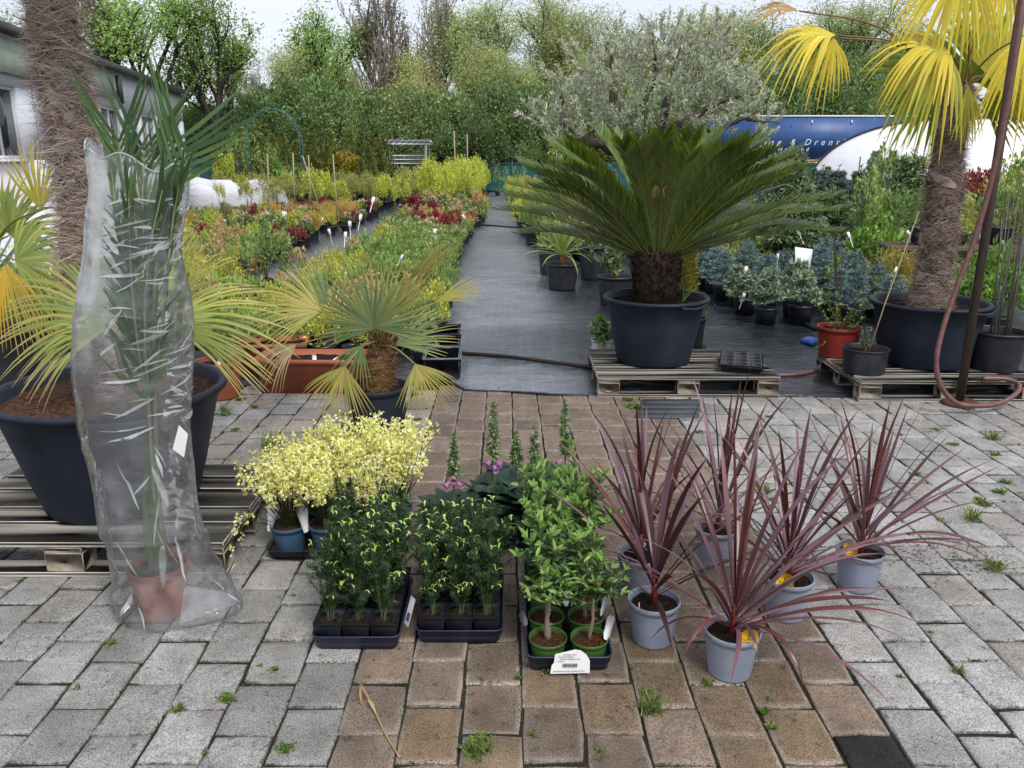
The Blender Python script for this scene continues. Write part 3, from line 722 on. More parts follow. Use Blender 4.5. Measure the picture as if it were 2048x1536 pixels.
# ---- pale yellow brooms in blue pots
BROOM = [(.72, .71, .24), (.78, .77, .40), (.66, .65, .17), (.80, .80, .54)]
def broom(seed, H=.36, droop=False):
    rng = np.random.default_rng(seed); ms = MB(); mf = MB(); n = 95
    for k in range(n):
        a = rng.uniform(0, 6.28); e = rng.uniform(.9, 1.52); L = H * rng.uniform(.6, 1.1)
        if droop and k < 2: a = 3.5 + rng.normal(0, .2); e = .5
        d0 = np.array([math.cos(a) * math.cos(e), math.sin(a) * math.cos(e), math.sin(e)])
        p0 = np.array([math.cos(a) * .012, math.sin(a) * .012, 0]) * rng.uniform(0, 1.6)
        P = np.array([p0, p0 + d0 * L * .5, p0 + d0 * L * .8 + [0, 0, .01 * L], p0 + d0 * L + ([0, 0, -.16] if droop and k < 2 else [0, 0, .03])])
        P = curve(P, 9); tube(ms, P, np.linspace(.0015, .0007, len(P)), 4, pick(rng, [(.045, .06, .02), (.07, .065, .025)], 1)[0], cap=False)
        m = int(rng.integers(17, 30)); u = rng.uniform(.46, 1, m) ** .8; i = u * (len(P) - 1); i0 = np.clip(i.astype(int), 0, len(P) - 2)
        q = P[i0] + (P[i0 + 1] - P[i0]) * (i - i0)[:, None] + rng.normal(0, .009, (m, 3))
        for _ in range(2):
            ln = rng.uniform(.0095, .0155, m)
            place(mf, LEAF, q, rdir(rng, m, .3), rdir(rng, m), ln, ln * .85, pick(rng, BROOM, m, .1))
    return ms.mesh('stems', M['leaf']), mf.mesh('blossom', M['petal'])
brs = [broom(1, .30, True), broom(2, .31), broom(3, .355)]
bl = [('leftmost front', -.885, 2.90, 0), ('second from left in front', -.735, 2.905, 1), ('front right behind the yews', -.585, 2.91, 1), ('rear left', -.81, 3.07, 1), ('rear middle', -.65, 3.07, 2), ('rear right, tallest', -.485, 3.06, 2)]
rng = np.random.default_rng(17)
tray('plant_tray', 'black tray under the pale yellow brooms', .46, .33, .04, (-.735, 2.985, .002), 'black_plastic')
for lab, x, y, v in bl:
    p = thing('broom_plant', f'pale yellow flowering broom in blue pot, {lab}', 'plant', (x, y, .009), rng.uniform(-.4, .4), 'yellow brooms in blue pots')
    add_pot(p, .07, .115, 'pot_blue', rb=.054, drop=.012, soil='soil_brown', bump=.005)
    link('stems', brs[v][0], p, (0, 0, .10)); link('blossom', brs[v][1], p, (0, 0, .10))
for x, y, rz in ((-.815, 2.86, .9), (-.965, 2.88, -.5)):
    mb = MB(); V = np.array([(0, 0, 0), (.02, 0, 0), (.045, 0, .1), (.035, 0, .125), (.005, 0, .125), (-.012, 0, .1)]); n = 6
    mb.add(np.vstack([V, V + [0, .001, 0]]), [[k, (k + 1) % n, n + (k + 1) % n, n + k] for k in range(n)]); mb.F.append((np.array([range(n)]), 0)); mb.F.append((np.array([range(2 * n - 1, n - 1, -1)]), 0))
    tag(mb.build('care_label', M['paper'], None, (x, y, .10), (-.25, 0, rz)), 'white care label stuck ' + ('between the two front brooms' if x > -.9 else 'left of the leftmost broom'), 'label')

# ---- foxgloves
FOXL = [(.022, .05, .032), (.03, .065, .036), (.018, .042, .03)]
def bigleaf(mb, rng, base, az, el, L, w, bend, col):
    k = 8; t = np.linspace(0, 1, k); e = el - bend * t
    d = np.stack([np.cos(az) * np.cos(e), np.sin(az) * np.cos(e), np.sin(e)], 1); p = base + np.vstack([[0, 0, 0], np.cumsum(d[:-1] * L / (k - 1), 0)])
    hw = w * np.interp(t, [0, .2, .45, .75, 1], [.12, .35, 1, .8, .05]) * (1 + .08 * np.sin(t * 30))
    strip(mb, p + rng.normal(0, .002, p.shape), hw, np.array([-math.sin(az), math.cos(az), 0]), .25, np.array(col) * rng.uniform(.8, 1.25))
def foxglove(label, x, y, H, seed, pinks):
    rng = np.random.default_rng(seed); root = thing('foxglove', label, 'plant', (x, y, .002), 0, 'foxgloves in dark pots')
    add_pot(root, .066, .115, 'black_plastic', drop=.014)
    mb = MB()
    for k in range(34):
        bigleaf(mb, rng, np.array([0, 0, .11]), k * 2.4 + rng.normal(0, .3), rng.uniform(.45, 1.25), rng.uniform(.14, .23), rng.uniform(.03, .046), rng.uniform(.6, 1.5), FOXL[k % 3])
    mb.build('leaves', M['leaf_gloss'], root, smooth=True)
    mb = MB(); z0, z1 = .12, H; lx, ly = rng.normal(0, .008, 2)
    ax = lambda u: np.array([lx * u, ly * u, 0]) * u + np.stack([0 * u, 0 * u, u * 0], -1) if False else np.column_stack([lx * u, ly * u, z0 + (z1 - z0) * u])
    uu = np.linspace(0, 1, 8); tube(mb, ax(uu), np.linspace(.005, .0018, 8), 6, (.10, .17, .06))
    n = 150; u = rng.uniform(.45, 1, n); a = rng.uniform(0, 6.28, n); el = rng.uniform(-.3, .7, n); ln = np.interp(u, [.45, .8, 1], [.042, .028, .012])
    d = np.stack([np.cos(a) * np.cos(el), np.sin(a) * np.cos(el), np.sin(el)], 1)
    place(mb, LEAF, ax(u), d, rdir(rng, n, .5), ln, ln * .42, pick(rng, [(.14, .24, .09), (.19, .29, .11), (.10, .18, .07)], n, .2)); mb.build('flower_stem', M['leaf'], root)
    mb = MB(); n = 90; u = rng.uniform(.46, .88, n); a = rng.uniform(0, 6.28, n); d = np.stack([np.cos(a), np.sin(a), -.5 + 0 * a], 1)
    ln = np.interp(u, [.46, .85], [.024, .014]); place(mb, LEAF, ax(u) + d * .008, d, rdir(rng, n, .2), ln, ln * .5, pick(rng, [(.42, .44, .30), (.5, .45, .36), (.32, .38, .2)], n, .15)); mb.build('buds', M['petal'], root)
    for az, u in pinks:                                # open bells
        mb = MB(); lathe(mb, [(.003, 0), (.008, .006), (.009, .016), (.010, .026), (.015, .033)], 10, pick(rng, [(.50, .22, .40), (.55, .32, .38), (.46, .18, .42)], 1)[0])
        q = ax(np.array([u]))[0] + np.array([math.cos(az), math.sin(az), 0]) * .012
        mb.build('bell', M['petal'], root, q, Euler((0, R(115), az)), smooth=True)
foxglove('foxglove with green spike and two pink bells, leftmost', -.235, 2.98, .47, 31, [(-2.5, .42), (-.6, .42), (-1.5, .5)])
foxglove('tall foxglove spike with pink bells, second from left', -.085, 3.10, .57, 32, [(-.5, .42), (-2.2, .43), (-1.2, .38)])
foxglove('short budding foxglove between the taller spikes', .02, 3.22, .40, 33, [])
foxglove('green foxglove spike, third tall one from left', .085, 3.02, .50, 34, [(-2.6, .35), (-1.9, .3)])
foxglove('tall foxglove spike with pink bells, rightmost', .225, 3.12, .57, 35, [(-.7, .45), (-.3, .40), (-2.5, .42)])
tray('plant_tray', 'black tray under the foxgloves', .62, .40, .04, (0, 3.10, .0005), 'black_plastic')

# ---- olive-leaved standards in green pots, ten to a tray
OL = [(.075, .135, .05), (.10, .17, .06), (.055, .105, .05), (.14, .235, .07)]; OLN = [(.19, .33, .08), (.24, .38, .10)]
def standard(seed, th, tr, hr):
    """short trunk with a leafy head"""
    rng = np.random.default_rng(seed); mt = MB(); mf = MB()
    k = 7; z = np.linspace(0, th, k); P = np.column_stack([np.cumsum(rng.normal(0, .0022, k)), np.cumsum(rng.normal(0, .0022, k)), z])
    tube(mt, P, tr * (1 + .18 * rng.normal(size=k)) * np.linspace(1.1, .85, k), 9, (1, 1, 1)); top = P[-1]
    for _ in range(3):
        q = P[rng.integers(2, 6)]; a = rng.uniform(0, 6.28); tube(mt, [q, q + np.array([math.cos(a), math.sin(a), .5]) * tr * 1.9], [tr * .45, tr * .35], 6)
    n = 19
    for b in range(n):
        a = b * 2.4 + rng.normal(0, .3); e = rng.uniform(-.25, 1.45); L = hr * rng.uniform(.6, 1.75)
        d = np.array([math.cos(a) * math.cos(e), math.sin(a) * math.cos(e), math.sin(e)])
        Q = curve([top + [0, 0, rng.uniform(-.025, .02)], top + d * L * .5 + [0, 0, .01], top + d * L + [0, 0, .02]], 6)
        tube(mt, Q, np.linspace(.002, .001, len(Q)), 4, (.55, .7, .4), cap=False)
        m = 30; u = np.sort(rng.uniform(.12, 1, m)); i = u * (len(Q) - 1); i0 = np.clip(i.astype(int), 0, len(Q) - 2)
        q = Q[i0] + (Q[i0 + 1] - Q[i0]) * (i - i0)[:, None]
        aa = rng.uniform(0, 6.28, m); o = np.stack([np.cos(aa), np.sin(aa), rng.uniform(-.2, .9, m)], 1)
        ln = rng.uniform(.020, .039, m); col = np.where((u > .8)[:, None], pick(rng, OLN, m), pick(rng, OL, m, .2))
        place(mf, LEAF6, q, o + d * .6, rdir(rng, m, .9), ln, ln * .36, col)
    return mt.mesh('trunk', M['bark_pale']), mf.mesh('foliage', M['leaf'])
st = [standard(41, .15, .0085, .075), standard(42, .16, .006, .078), standard(43, .14, .0065, .085), standard(44, .15, .006, .08)]
TX, TY = .175, 2.42
tr_o = tray('plant_tray', 'dark navy round-celled tray holding the small olive standards', .262, .64, .06, (TX, TY, .002))
rng = np.random.default_rng(52)
for r in range(5):
    for c in range(2):
        ln_ = ['front row', 'second row', 'third row', 'fourth row', 'back row'][r] + [' left', ' right'][c]
        ex = ' with thick knobbly trunk' if (r, c) == (0, 0) else ' with slim straight trunk' if (r, c) == (0, 1) else ''
        p = thing('olive_standard', f'small green-leaved standard{ex} in green pot, {ln_} of its tray', 'plant', (TX - .064 + .128 * c, TY - .252 + .125 * r, .012), 0, 'small standards in green pots')
        add_pot(p, .059, .078, 'pot_green', rb=.046, drop=.014, soil='soil_brown', rim=.012, lip=.03, bump=.004)
        v = 0 if (r, c) == (0, 0) else 1 if (r, c) == (0, 1) else int(rng.integers(0, 4))
        rz = rng.uniform(0, 6.28); sc = (1, 1, 1.05) if r == 0 else (1.05, 1.05, rng.uniform(1.15, 1.55)); sc = tuple(s * (.96 if r == 0 else 1.05) for s in sc)
        tl = (rng.normal(0, .04), rng.normal(0, .05) + (-.05 if c == 0 else .06), rz)
        link('trunk', st[v][0], p, (0, 0, .06), tl, sc); link('foliage', st[v][1], p, (0, 0, .06), tl, sc)
def slip(label, loc, rot, w=.022, h=.085, mat='paper'):
    mb = MB(); o = [(-w * .2, 0), (w * .2, 0), (w / 2, h * .22), (w / 2, h * .9), (w * .3, h), (-w * .3, h), (-w / 2, h * .9), (-w / 2, h * .22)]; n = len(o)
    V = [(x, 0, z) for x, z in o] + [(x, .001, z) for x, z in o]
    mb.add(V, [[k, (k + 1) % n, n + (k + 1) % n, n + k] for k in range(n)]); mb.F.append((np.array([range(n)]), 0)); mb.F.append((np.array([range(2 * n - 1, n - 1, -1)]), 0))
    return tag(mb.build('plant_label', M[mat], None, loc, rot), label, 'label')
slip('white plant label in the front right pot of the olive tray', (TX + .112, TY - .262, .085), (-.1, .18, -.6))
slip('grey-white plant label right of the second row of the olive tray', (TX + .112, TY - .135, .09), (-.15, .15, -1.0), .016)
slip('grey plant label right of the third row of the olive tray', (TX + .105, TY - .01, .09), (-.15, .1, -.7), .016)
slip('pale plant label between the two columns of the olive tray', (TX + .005, TY - .07, .085), (-.4, .1, .5), .024, .05)
M['tag_pic2'] = mat_surf('picture_tag', (.5, .25, .12), (.15, .3, .5), 50, .4, 0, ramp=(.45, .55))
slip('small picture label at the left edge of the olive tray', (TX - .128, TY - .16, .07), (-.2, -.3, .9), .024, .055, 'tag_pic2')
# paper slip with bar code lying over the front lip
mb = MB(); o = [(-.06, 0), (.06, 0), (.06, .04), (.05, .06), (.032, .075), (.015, .078), (-.045, .062), (-.048, .035), (-.055, .028)]
mb.add([(x, -.0025 * math.sin(x * 60), z) for x, z in o], [list(range(9))])
lab = tag(mb.build('barcode_slip', M['paper'], None, (TX + .0, TY - .328, .012), (-.12, 0, .02)), 'white paper slip with bar code hanging over the front of the olive tray', 'label')
mb = MB(); rng = np.random.default_rng(4); x = -.022
while x < .022:
    w = rng.choice([.0008, .0014, .002]); mb.add([(x, -.0042, .022), (x + w, -.0042, .022), (x + w, -.0042, .034), (x, -.0042, .034)], [[0, 1, 2, 3]]); x += w + rng.choice([.0008, .0012])
for z, x0, x1 in ((.008, -.05, .045), (.047, -.03, .03), (.054, -.035, .012), (.061, -.02, .02), (.04, -.038, -.02)):
    x = x0
    while x < x1:
        w = rng.uniform(.001, .004); mb.add([(x, -.0042, z), (x + w, -.0042, z), (x + w, -.0042, z + .0022), (x, -.0042, z + .0022)], [[0, 1, 2, 3]]); x += w + .0016
mb.build('print', M['ink'], lab)
# ================================================================== BIG TUBS AND PALMS
def tub(root, r, h, rb, mulch='bark_mulch', drop=.05, z=0):
    """big dark nursery tub with a thick rolled rim, two handles, moulded band"""
    mb = MB(); sl = lambda u: rb + (r - rb) * u
    lathe(mb, [(.001, .006), (rb * .88, .006), (rb * .93, .0), (rb * .985, .004), (rb, .02), (sl(.3), h * .3), (sl(.62), h * .62), (sl(.86) , h * .86), (sl(.865) + .004, h * .868), (sl(.93) + .005, h * .93),
               (r + .008, h * .94), (r + .022, h - .025), (r + .024, h - .010), (r + .014, h), (r - .004, h - .003), (r - .012, h - .02), (sl(.6) - .02, h * .6)], 64)
    p = mb.build('tub', M['pot_big'], root, (0, 0, z), smooth=True)
    rs = sl(1 - drop / h) - .014
    link('soil', soil_mesh(rs, mulch, .007, 48), root, (0, 0, z + h - drop))
    for s in (-1, 1):
        mb = MB(); a = np.linspace(-.32, .32, 9)
        P = np.column_stack([np.sin(a) * (r + .03), -np.cos(a) * (r + .03) * 1, np.full(9, h - .03) - .012 * np.cos(a * 4.9)])
        tube(mb, P, .010, 7); mb.build('handle', M['pot_big'], root, (0, 0, z), (0, 0, R(35) if s > 0 else R(215)), smooth=True)
    return p
FIB = [srgb(168, 148, 135), srgb(194, 175, 162), srgb(132, 113, 102), srgb(210, 195, 184)]
def hairy_trunk(root, P, rad, seed, n_hair=5200, hl=.07, stubs=16, fibre='fibre', cols=None):
    """windmill-palm trunk: core, matted fibres and old leaf stubs"""
    rng = np.random.default_rng(seed); P = curve(P, 30); k = len(P); rad = np.interp(np.linspace(0, 1, k), np.linspace(0, 1, len(rad)), rad)
    F = cols or FIB
    sheaths = []; mb = MB(); tube(mb, P, rad * .86 * (1 + .06 * rng.normal(size=k)), 18, np.array(F[2]) * .7); mb.build('trunk', M['fibre'], root, smooth=True)
    for s in range(int(stubs * 1.6)):                 # ragged woven leaf sheaths wrapped round the trunk
        u0 = rng.uniform(.02, .96) * (k - 1); a0 = rng.uniform(0, 6.28); m = 9; sg_ = rng.choice([-1, 1]); aa = a0 + sg_ * np.linspace(0, rng.uniform(.8, 1.7), m); uu = np.clip(u0 + np.linspace(0, rng.uniform(-.5, 2.2), m), 0, k - 1.01); ii = uu.astype(int)
        rr = (rad[ii] * rng.uniform(.93, 1.03))[:, None]; oo = np.stack([np.cos(aa), np.sin(aa), 0 * aa], 1); pp = P[ii] + (P[ii + 1] - P[ii]) * (uu - ii)[:, None] + oo * rr + rng.normal(0, .003, (m, 3))
        sheaths.append((pp, rng.uniform(.7, 1.3), rng.uniform(-.2, .35), np.array(F[rng.integers(0, 4)]) * rng.uniform(.55, .95)))
    ms = MB()
    for pp, q1, q2, q3 in sheaths: strip(ms, pp, np.interp(np.linspace(0, 1, 9), [0, .4, 1], [.012, .03, .006]) * rad.mean() / .09 * q1, np.array([0, 0, 1.]), q2, q3)
    stuff(ms.build('leaf_sheath', M['fibre'], root, smooth=True))
    u = rng.uniform(0, k - 1.001, n_hair); i = u.astype(int); c = P[i] + (P[i + 1] - P[i]) * (u - i)[:, None]; r = rad[i] + (rad[i + 1] - rad[i]) * (u - i)
    a = rng.uniform(0, 6.28, n_hair); o = np.stack([np.cos(a), np.sin(a), 0 * a], 1); tg = np.stack([-np.sin(a), np.cos(a), 0 * a], 1)
    clump = np.sin(a * 5 + u * 1.7) * .5 + np.sin(a * 3 - u * 2.9) * .5
    sg = np.where(clump > 0, 1, -1)[:, None]
    d0 = tg * sg * rng.uniform(.4, 1.3, (n_hair, 1)) + o * rng.uniform(.0, .45, (n_hair, 1)) + np.array([0, 0, 1]) * rng.normal(-.1, .55, (n_hair, 1))
    L = hl * rng.uniform(.5, 1.5, n_hair); b = c + o * (r * rng.uniform(.86, 1.0, n_hair))[:, None]
    m = 4; mb = MB(); t = np.linspace(0, 1, m); d0 = unit(d0)
    cv = -o * rng.uniform(.25, .9, (n_hair, 1)) * (L / np.maximum(r, .05))[:, None] * .5 + rng.normal(0, .22, (n_hair, 3))
    pts = b[:, None] + d0[:, None] * (L[:, None] * t)[:, :, None] + cv[:, None] * ((t ** 2)[None] * L[:, None])[:, :, None]
    w = np.array([1, .9, .7, .2])[None] * rng.uniform(.0006, .0014, (n_hair, 1)); sd = unit(np.cross(d0, o))
    V = np.stack([pts - sd[:, None] * w[:, :, None], pts + sd[:, None] * w[:, :, None]], 2).reshape(-1, 3)
    base = (np.arange(n_hair) * 2 * m)[:, None, None]; q = np.arange(m - 1)[None, :, None] * 2
    Fc = (base + q + np.array([0, 1, 3, 2])[None, None]).reshape(-1, 4)
    mb.add(V, Fc, np.repeat(pick(rng, F, n_hair, .25), 2 * m, 0)); mb.build('fibre_mat', M[fibre], root)
    for s in range(stubs):                            # cut leaf stalks
        u = rng.uniform(.06, .97) * (k - 1); i = int(u); a = rng.uniform(0, 6.28) if s > 6 else rng.uniform(-2.7, -.5)
        o = np.array([math.cos(a), math.sin(a), 0]); tg = np.array([-math.sin(a), math.cos(a), 0]); b = P[i] + o * rad[i] * .8; L = rng.uniform(.06, .11) * rad[i] / .13
        dd = unit(np.array([0, 0, 1]) + o * rng.uniform(.15, .5) + tg * rng.normal(0, .35)); mb = MB()
        strip(mb, [b, b + dd * L * .5 + o * .02, b + dd * L + o * .035], np.array([.017, .014, .010]) * rad[i] / .13, tg, -.3, pick(rng, [srgb(176, 148, 128), srgb(150, 122, 104)], 1)[0]); mb.build('leaf_stub', M['fibre'], root)
def fan_leaf(root, hub, axis, nor, Rd, n=30, spread=R(200), droop=.5, cols=None, base=None, seed=0, wid=1.0, split=.42, mat='leaf', jag=.12, pet=(.007, .005), petcol=(.16, .2, .06), tip=None, stiff=1.0):
    """fan palm leaf = stalk + pleated segments radiating from a hub (root local coordinates)"""
    rng = np.random.default_rng(seed); hub = np.asarray(hub, float); axis = unit(np.asarray(axis, float)); nor = np.asarray(nor, float); nor = unit(nor - axis * (nor @ axis)); sd = np.cross(axis, nor)
    mb = MB(); cols = cols or [(.16, .22, .07)]
    th = np.linspace(-spread / 2, spread / 2, n); dth = spread / (n - 1)
    for k, t0 in enumerate(th):
        d = axis * math.cos(t0) + sd * math.sin(t0); L = Rd * (1 - .18 * (abs(t0) / (spread / 2)) ** 2) * rng.uniform(1 - jag, 1 + jag * .5)
        m = 8; t = np.linspace(0, 1, m); dr = droop * rng.uniform(.6, 1.4)
        p = hub + d * (L * t)[:, None] + nor * (.05 * Rd * np.sin(t * math.pi))[:, None] + np.array([0, 0, -1]) * (dr * L * np.maximum(0, t - split) ** 1.9 * 1.6)[:, None]
        p[split < t] += rng.normal(0, .01 * Rd, 3) * 1.0
        hw = np.minimum(L * t * math.tan(dth / 2) * 1.04 + .0012, wid * Rd * math.tan(dth / 2) * split * 1.15 * np.interp(t, [0, split, .75, 1], [1, 1, .62, .04]) + .0004)
        s = np.cross(nor, d); c = np.array(cols[rng.integers(0, len(cols))]) * rng.uniform(.85, 1.18)
        C = np.tile(c, (m, 1))
        if tip is not None: C = C * (1 - np.interp(t, [.6, 1], [0, 1])[:, None]) + np.array(tip) * np.interp(t, [.6, 1], [0, 1])[:, None]
        strip(mb, p, hw, s, .55 if k % 2 else .45, C)
    if base is not None:
        base = np.asarray(base, float); md = (base + hub) / 2 + np.array([0, 0, .12]) * np.linalg.norm(hub - base)
        tube(mb, curve([base, md, hub], 10), np.linspace(pet[0], pet[1], 11), 6, petcol)
    return mb.build('fan_leaf', M[mat], root)
def frond(mb, P, nl, ll, lw, ang=R(55), col=((.02, .05, .012),), keel=.35, seed=0, rr=.005, rcol=(.10, .12, .03), taper=(.35, 1, 1, .35), droop=.0, up=np.array([0, 0, 1.]), start=.08, clamp=1., late=None):
    """feather leaf along centre line P with nl leaflet pairs"""
    rng = np.random.default_rng(seed); P = curve(P, 28); k = len(P); T = unit(np.gradient(P, axis=0))
    tube(mb, P, np.linspace(rr, rr * .3, k), 5, rcol, cap=False)
    u = np.linspace(start, 1, nl) * (k - 1.001); i = u.astype(int); c = P[i] + (P[i + 1] - P[i]) * (u - i)[:, None]; t = T[i]
    S = unit(np.cross(t, up)); N = np.cross(S, t)
    sc = np.interp(np.linspace(0, 1, nl), [0, .25, .7, 1], taper)
    cl = np.full((nl, 1), clamp)
    if late: cl[np.linspace(start, 1, nl) > late[0]] = late[1]
    for sgn in (-1, 1):
        d = unit(S * sgn * math.sin(ang) * cl + t * math.cos(ang) + N * keel * cl + rng.normal(0, .05, (nl, 3)))
        L = ll * sc * rng.uniform(.92, 1.06, nl); m = 4; q = np.linspace(0, 1, m)
        pts = c[:, None] + d[:, None] * (L[:, None] * q)[:, :, None] + t[:, None] * (.18 * L[:, None] * q ** 2)[:, :, None] + np.array([0, 0, -droop]) * (L[:, None] * q ** 2)[:, :, None]
        w = np.array([.6, 1, .8, .06])[None] * lw * np.sqrt(sc)[:, None]; wd = unit(np.cross(d, N))
        V = np.stack([pts - wd[:, None] * w[:, :, None], pts + wd[:, None] * w[:, :, None]], 2).reshape(-1, 3)
        F = ((np.arange(nl) * 2 * m)[:, None, None] + (np.arange(m - 1) * 2)[None, :, None] + np.array([0, 1, 3, 2])).reshape(-1, 4)
        mb.add(V, F, np.repeat(pick(rng, col, nl, .15), 2 * m, 0))

# ---- left tub with the tall windmill palm
TLx, TLy = -1.63, 3.12
root = thing('windmill_palm', 'tall hairy-trunked windmill palm in big dark tub on the left pallet', 'palm', (TLx, TLy, .146))
tub(root, .425, .485, .30)
z = lambda px, py, Y=TLy: at(px, py, Y) - np.array([TLx, TLy, .146])
TP = [np.array([.0, .06, .42]), z(160, 560, TLy + .06), z(155, 430, TLy + .05), z(143, 300, TLy + .03), z(130, 180, TLy), z(106, 60, TLy), z(98, -60, TLy), z(92, -260, TLy)]
hairy_trunk(root, TP, [.055, .052, .056, .078, .082, .077, .075, .075], 71, 13000, .085, 34)
rng = np.random.default_rng(3); crown = TP[-1]
for k in range(12):
    a = k * 2.4; e = rng.uniform(-.2, .9); d = np.array([math.cos(a) * math.cos(e), math.sin(a) * math.cos(e), math.sin(e)]); hb = crown + d * .55
    fan_leaf(root, hb, d + [0, 0, -.25], np.array([0, 0, 1.]) + .01, .5, 26, R(220), .5, [(.09, .15, .04), (.13, .17, .04)], crown, 300 + k)
# low side fans growing out of the same tub
LY = [(.22, .27, .06), (.27, .30, .07), (.18, .25, .07), (.32, .33, .09)]
for k, (hp, tipp, Y, n, Rd, sp, nr) in enumerate([((215, 640), (60, 590), 3.02, 26, .44, R(120), (0, -.85, .5)), ((215, 655), (80, 700), 2.95, 16, .40, R(60), (0, -.8, .6)),
                                          ((330, 640), (450, 520), 3.22, 30, .46, R(130), (.1, -.9, .4)), ((335, 640), (490, 640), 3.10, 22, .50, R(75), (0, -.8, .6)), ((350, 655), (500, 700), 3.02, 12, .40, R(45), (0, -.8, .6))]):
    h = z(*hp, Y); fan_leaf(root, h, z(*tipp, Y) - h, nr, Rd, n, sp, .28, LY, np.array([.05, .03, .43]), 320 + k, wid=.85, split=.34, tip=(.40, .33, .13), jag=.1)

# ---- bagged feather palm in a terracotta pot
BX, BY = -1.205, 2.455
root = thing('feather_palm', 'feather palm in terracotta pot wrapped in a clear plastic sleeve', 'palm', (BX, BY, .002))
add_pot(root, .098, .185, 'terracotta', rb=.074, drop=.02, rim=.03, lip=.03)
zb = lambda px, py, Y=BY: at(px, py, Y) - np.array([BX, BY, .002])
PAL = [(.045, .085, .03), (.06, .11, .035), (.035, .07, .028), (.075, .125, .045)]
PALB = [tuple(v * 1.45 for v in c) for c in PAL]
fr = [((0, 0, .16), (300, 800), (262, 560), (252, 400), (238, 285), .0, 0), ((0, 0, .16), (300, 800), (280, 560), (285, 410), (288, 300), .02, 1), ((.01, 0, .16), (305, 800), (300, 560), (322, 400), (350, 285), .0, 2),
      ((.01, 0, .16), (310, 800), (310, 560), (335, 420), (372, 305), -.02, 3), ((0, .01, .16), (300, 800), (255, 600), (236, 450), (222, 330), .03, 4), ((.01, .01, .16), (310, 800), (330, 600), (345, 450), (358, 375), -.04, 5),
      ((0, 0, .16), (300, 850), (290, 650), (300, 500), (325, 380), -.06, 6), ((0, 0, .16), (300, 850), (275, 680), (262, 540), (258, 395), -.05, 7)]
for b, p1, p2, p3, p4, dy, sd in fr:
    P = [np.array(b), zb(*p1, BY + dy * .3), zb(*p2, BY + dy), zb(*p3, BY + dy), zb(*p4, BY + dy * 1.6)]
    mb = MB(); frond(mb, P, 19, .25 if sd < 4 else .10, .0066, R(42), PALB, .06, 500 + sd, .0075, (.34, .36, .24), (.3, .35, .5, 1.05), .0, up=np.array([.15, 1., .1]), start=.36, clamp=.22, late=(.84, .85 if sd != 3 else 1.1) if sd < 4 else None)
    mb.build('frond', M['leaf'], root)
for k in range(7):
    a = k * .9; mb = MB(); o = np.array([math.cos(a) * .012, math.sin(a) * .012, 0])
    strip(mb, [o + [0, 0, .15], o * 2.2 + [0, 0, .26], o * 1.6 + [0, 0, .42], zb(300 + k, 800)], [.016, .018, .010, .006], np.array([-math.sin(a), math.cos(a), 0]), .5, (.12, .17, .07)); mb.build('leaf_sheath', M['leaf'], root)

rl = np.random.default_rng(15); mb = MB()
for k in range(110):                                   # leaflets pressed together inside the sleeve
    h0 = rl.uniform(430, 800); c0_ = np.interp(h0, [430, 560, 800], [288, 282, 285]); sx_ = rl.choice([-1, 1]); p0 = zb(c0_, h0, BY + rl.uniform(-.05, .05)); x1 = np.clip(c0_ + sx_ * rl.uniform(25, 85), 205, 362); p1 = zb(x1, h0 - rl.uniform(50, 120), BY + rl.uniform(-.06, .06))
    strip(mb, [p0, p0 * .5 + p1 * .5 + [sx_ * .01, 0, .01], p1], [.004, .0085, .001], np.array([.3, 1., .4]) if k % 3 else np.array([1., .2, .5]), .3, pick(rl, PAL, 1, .2)[0] * 1.7)
mb.build('inner_leaflets', M['leaf'], root)
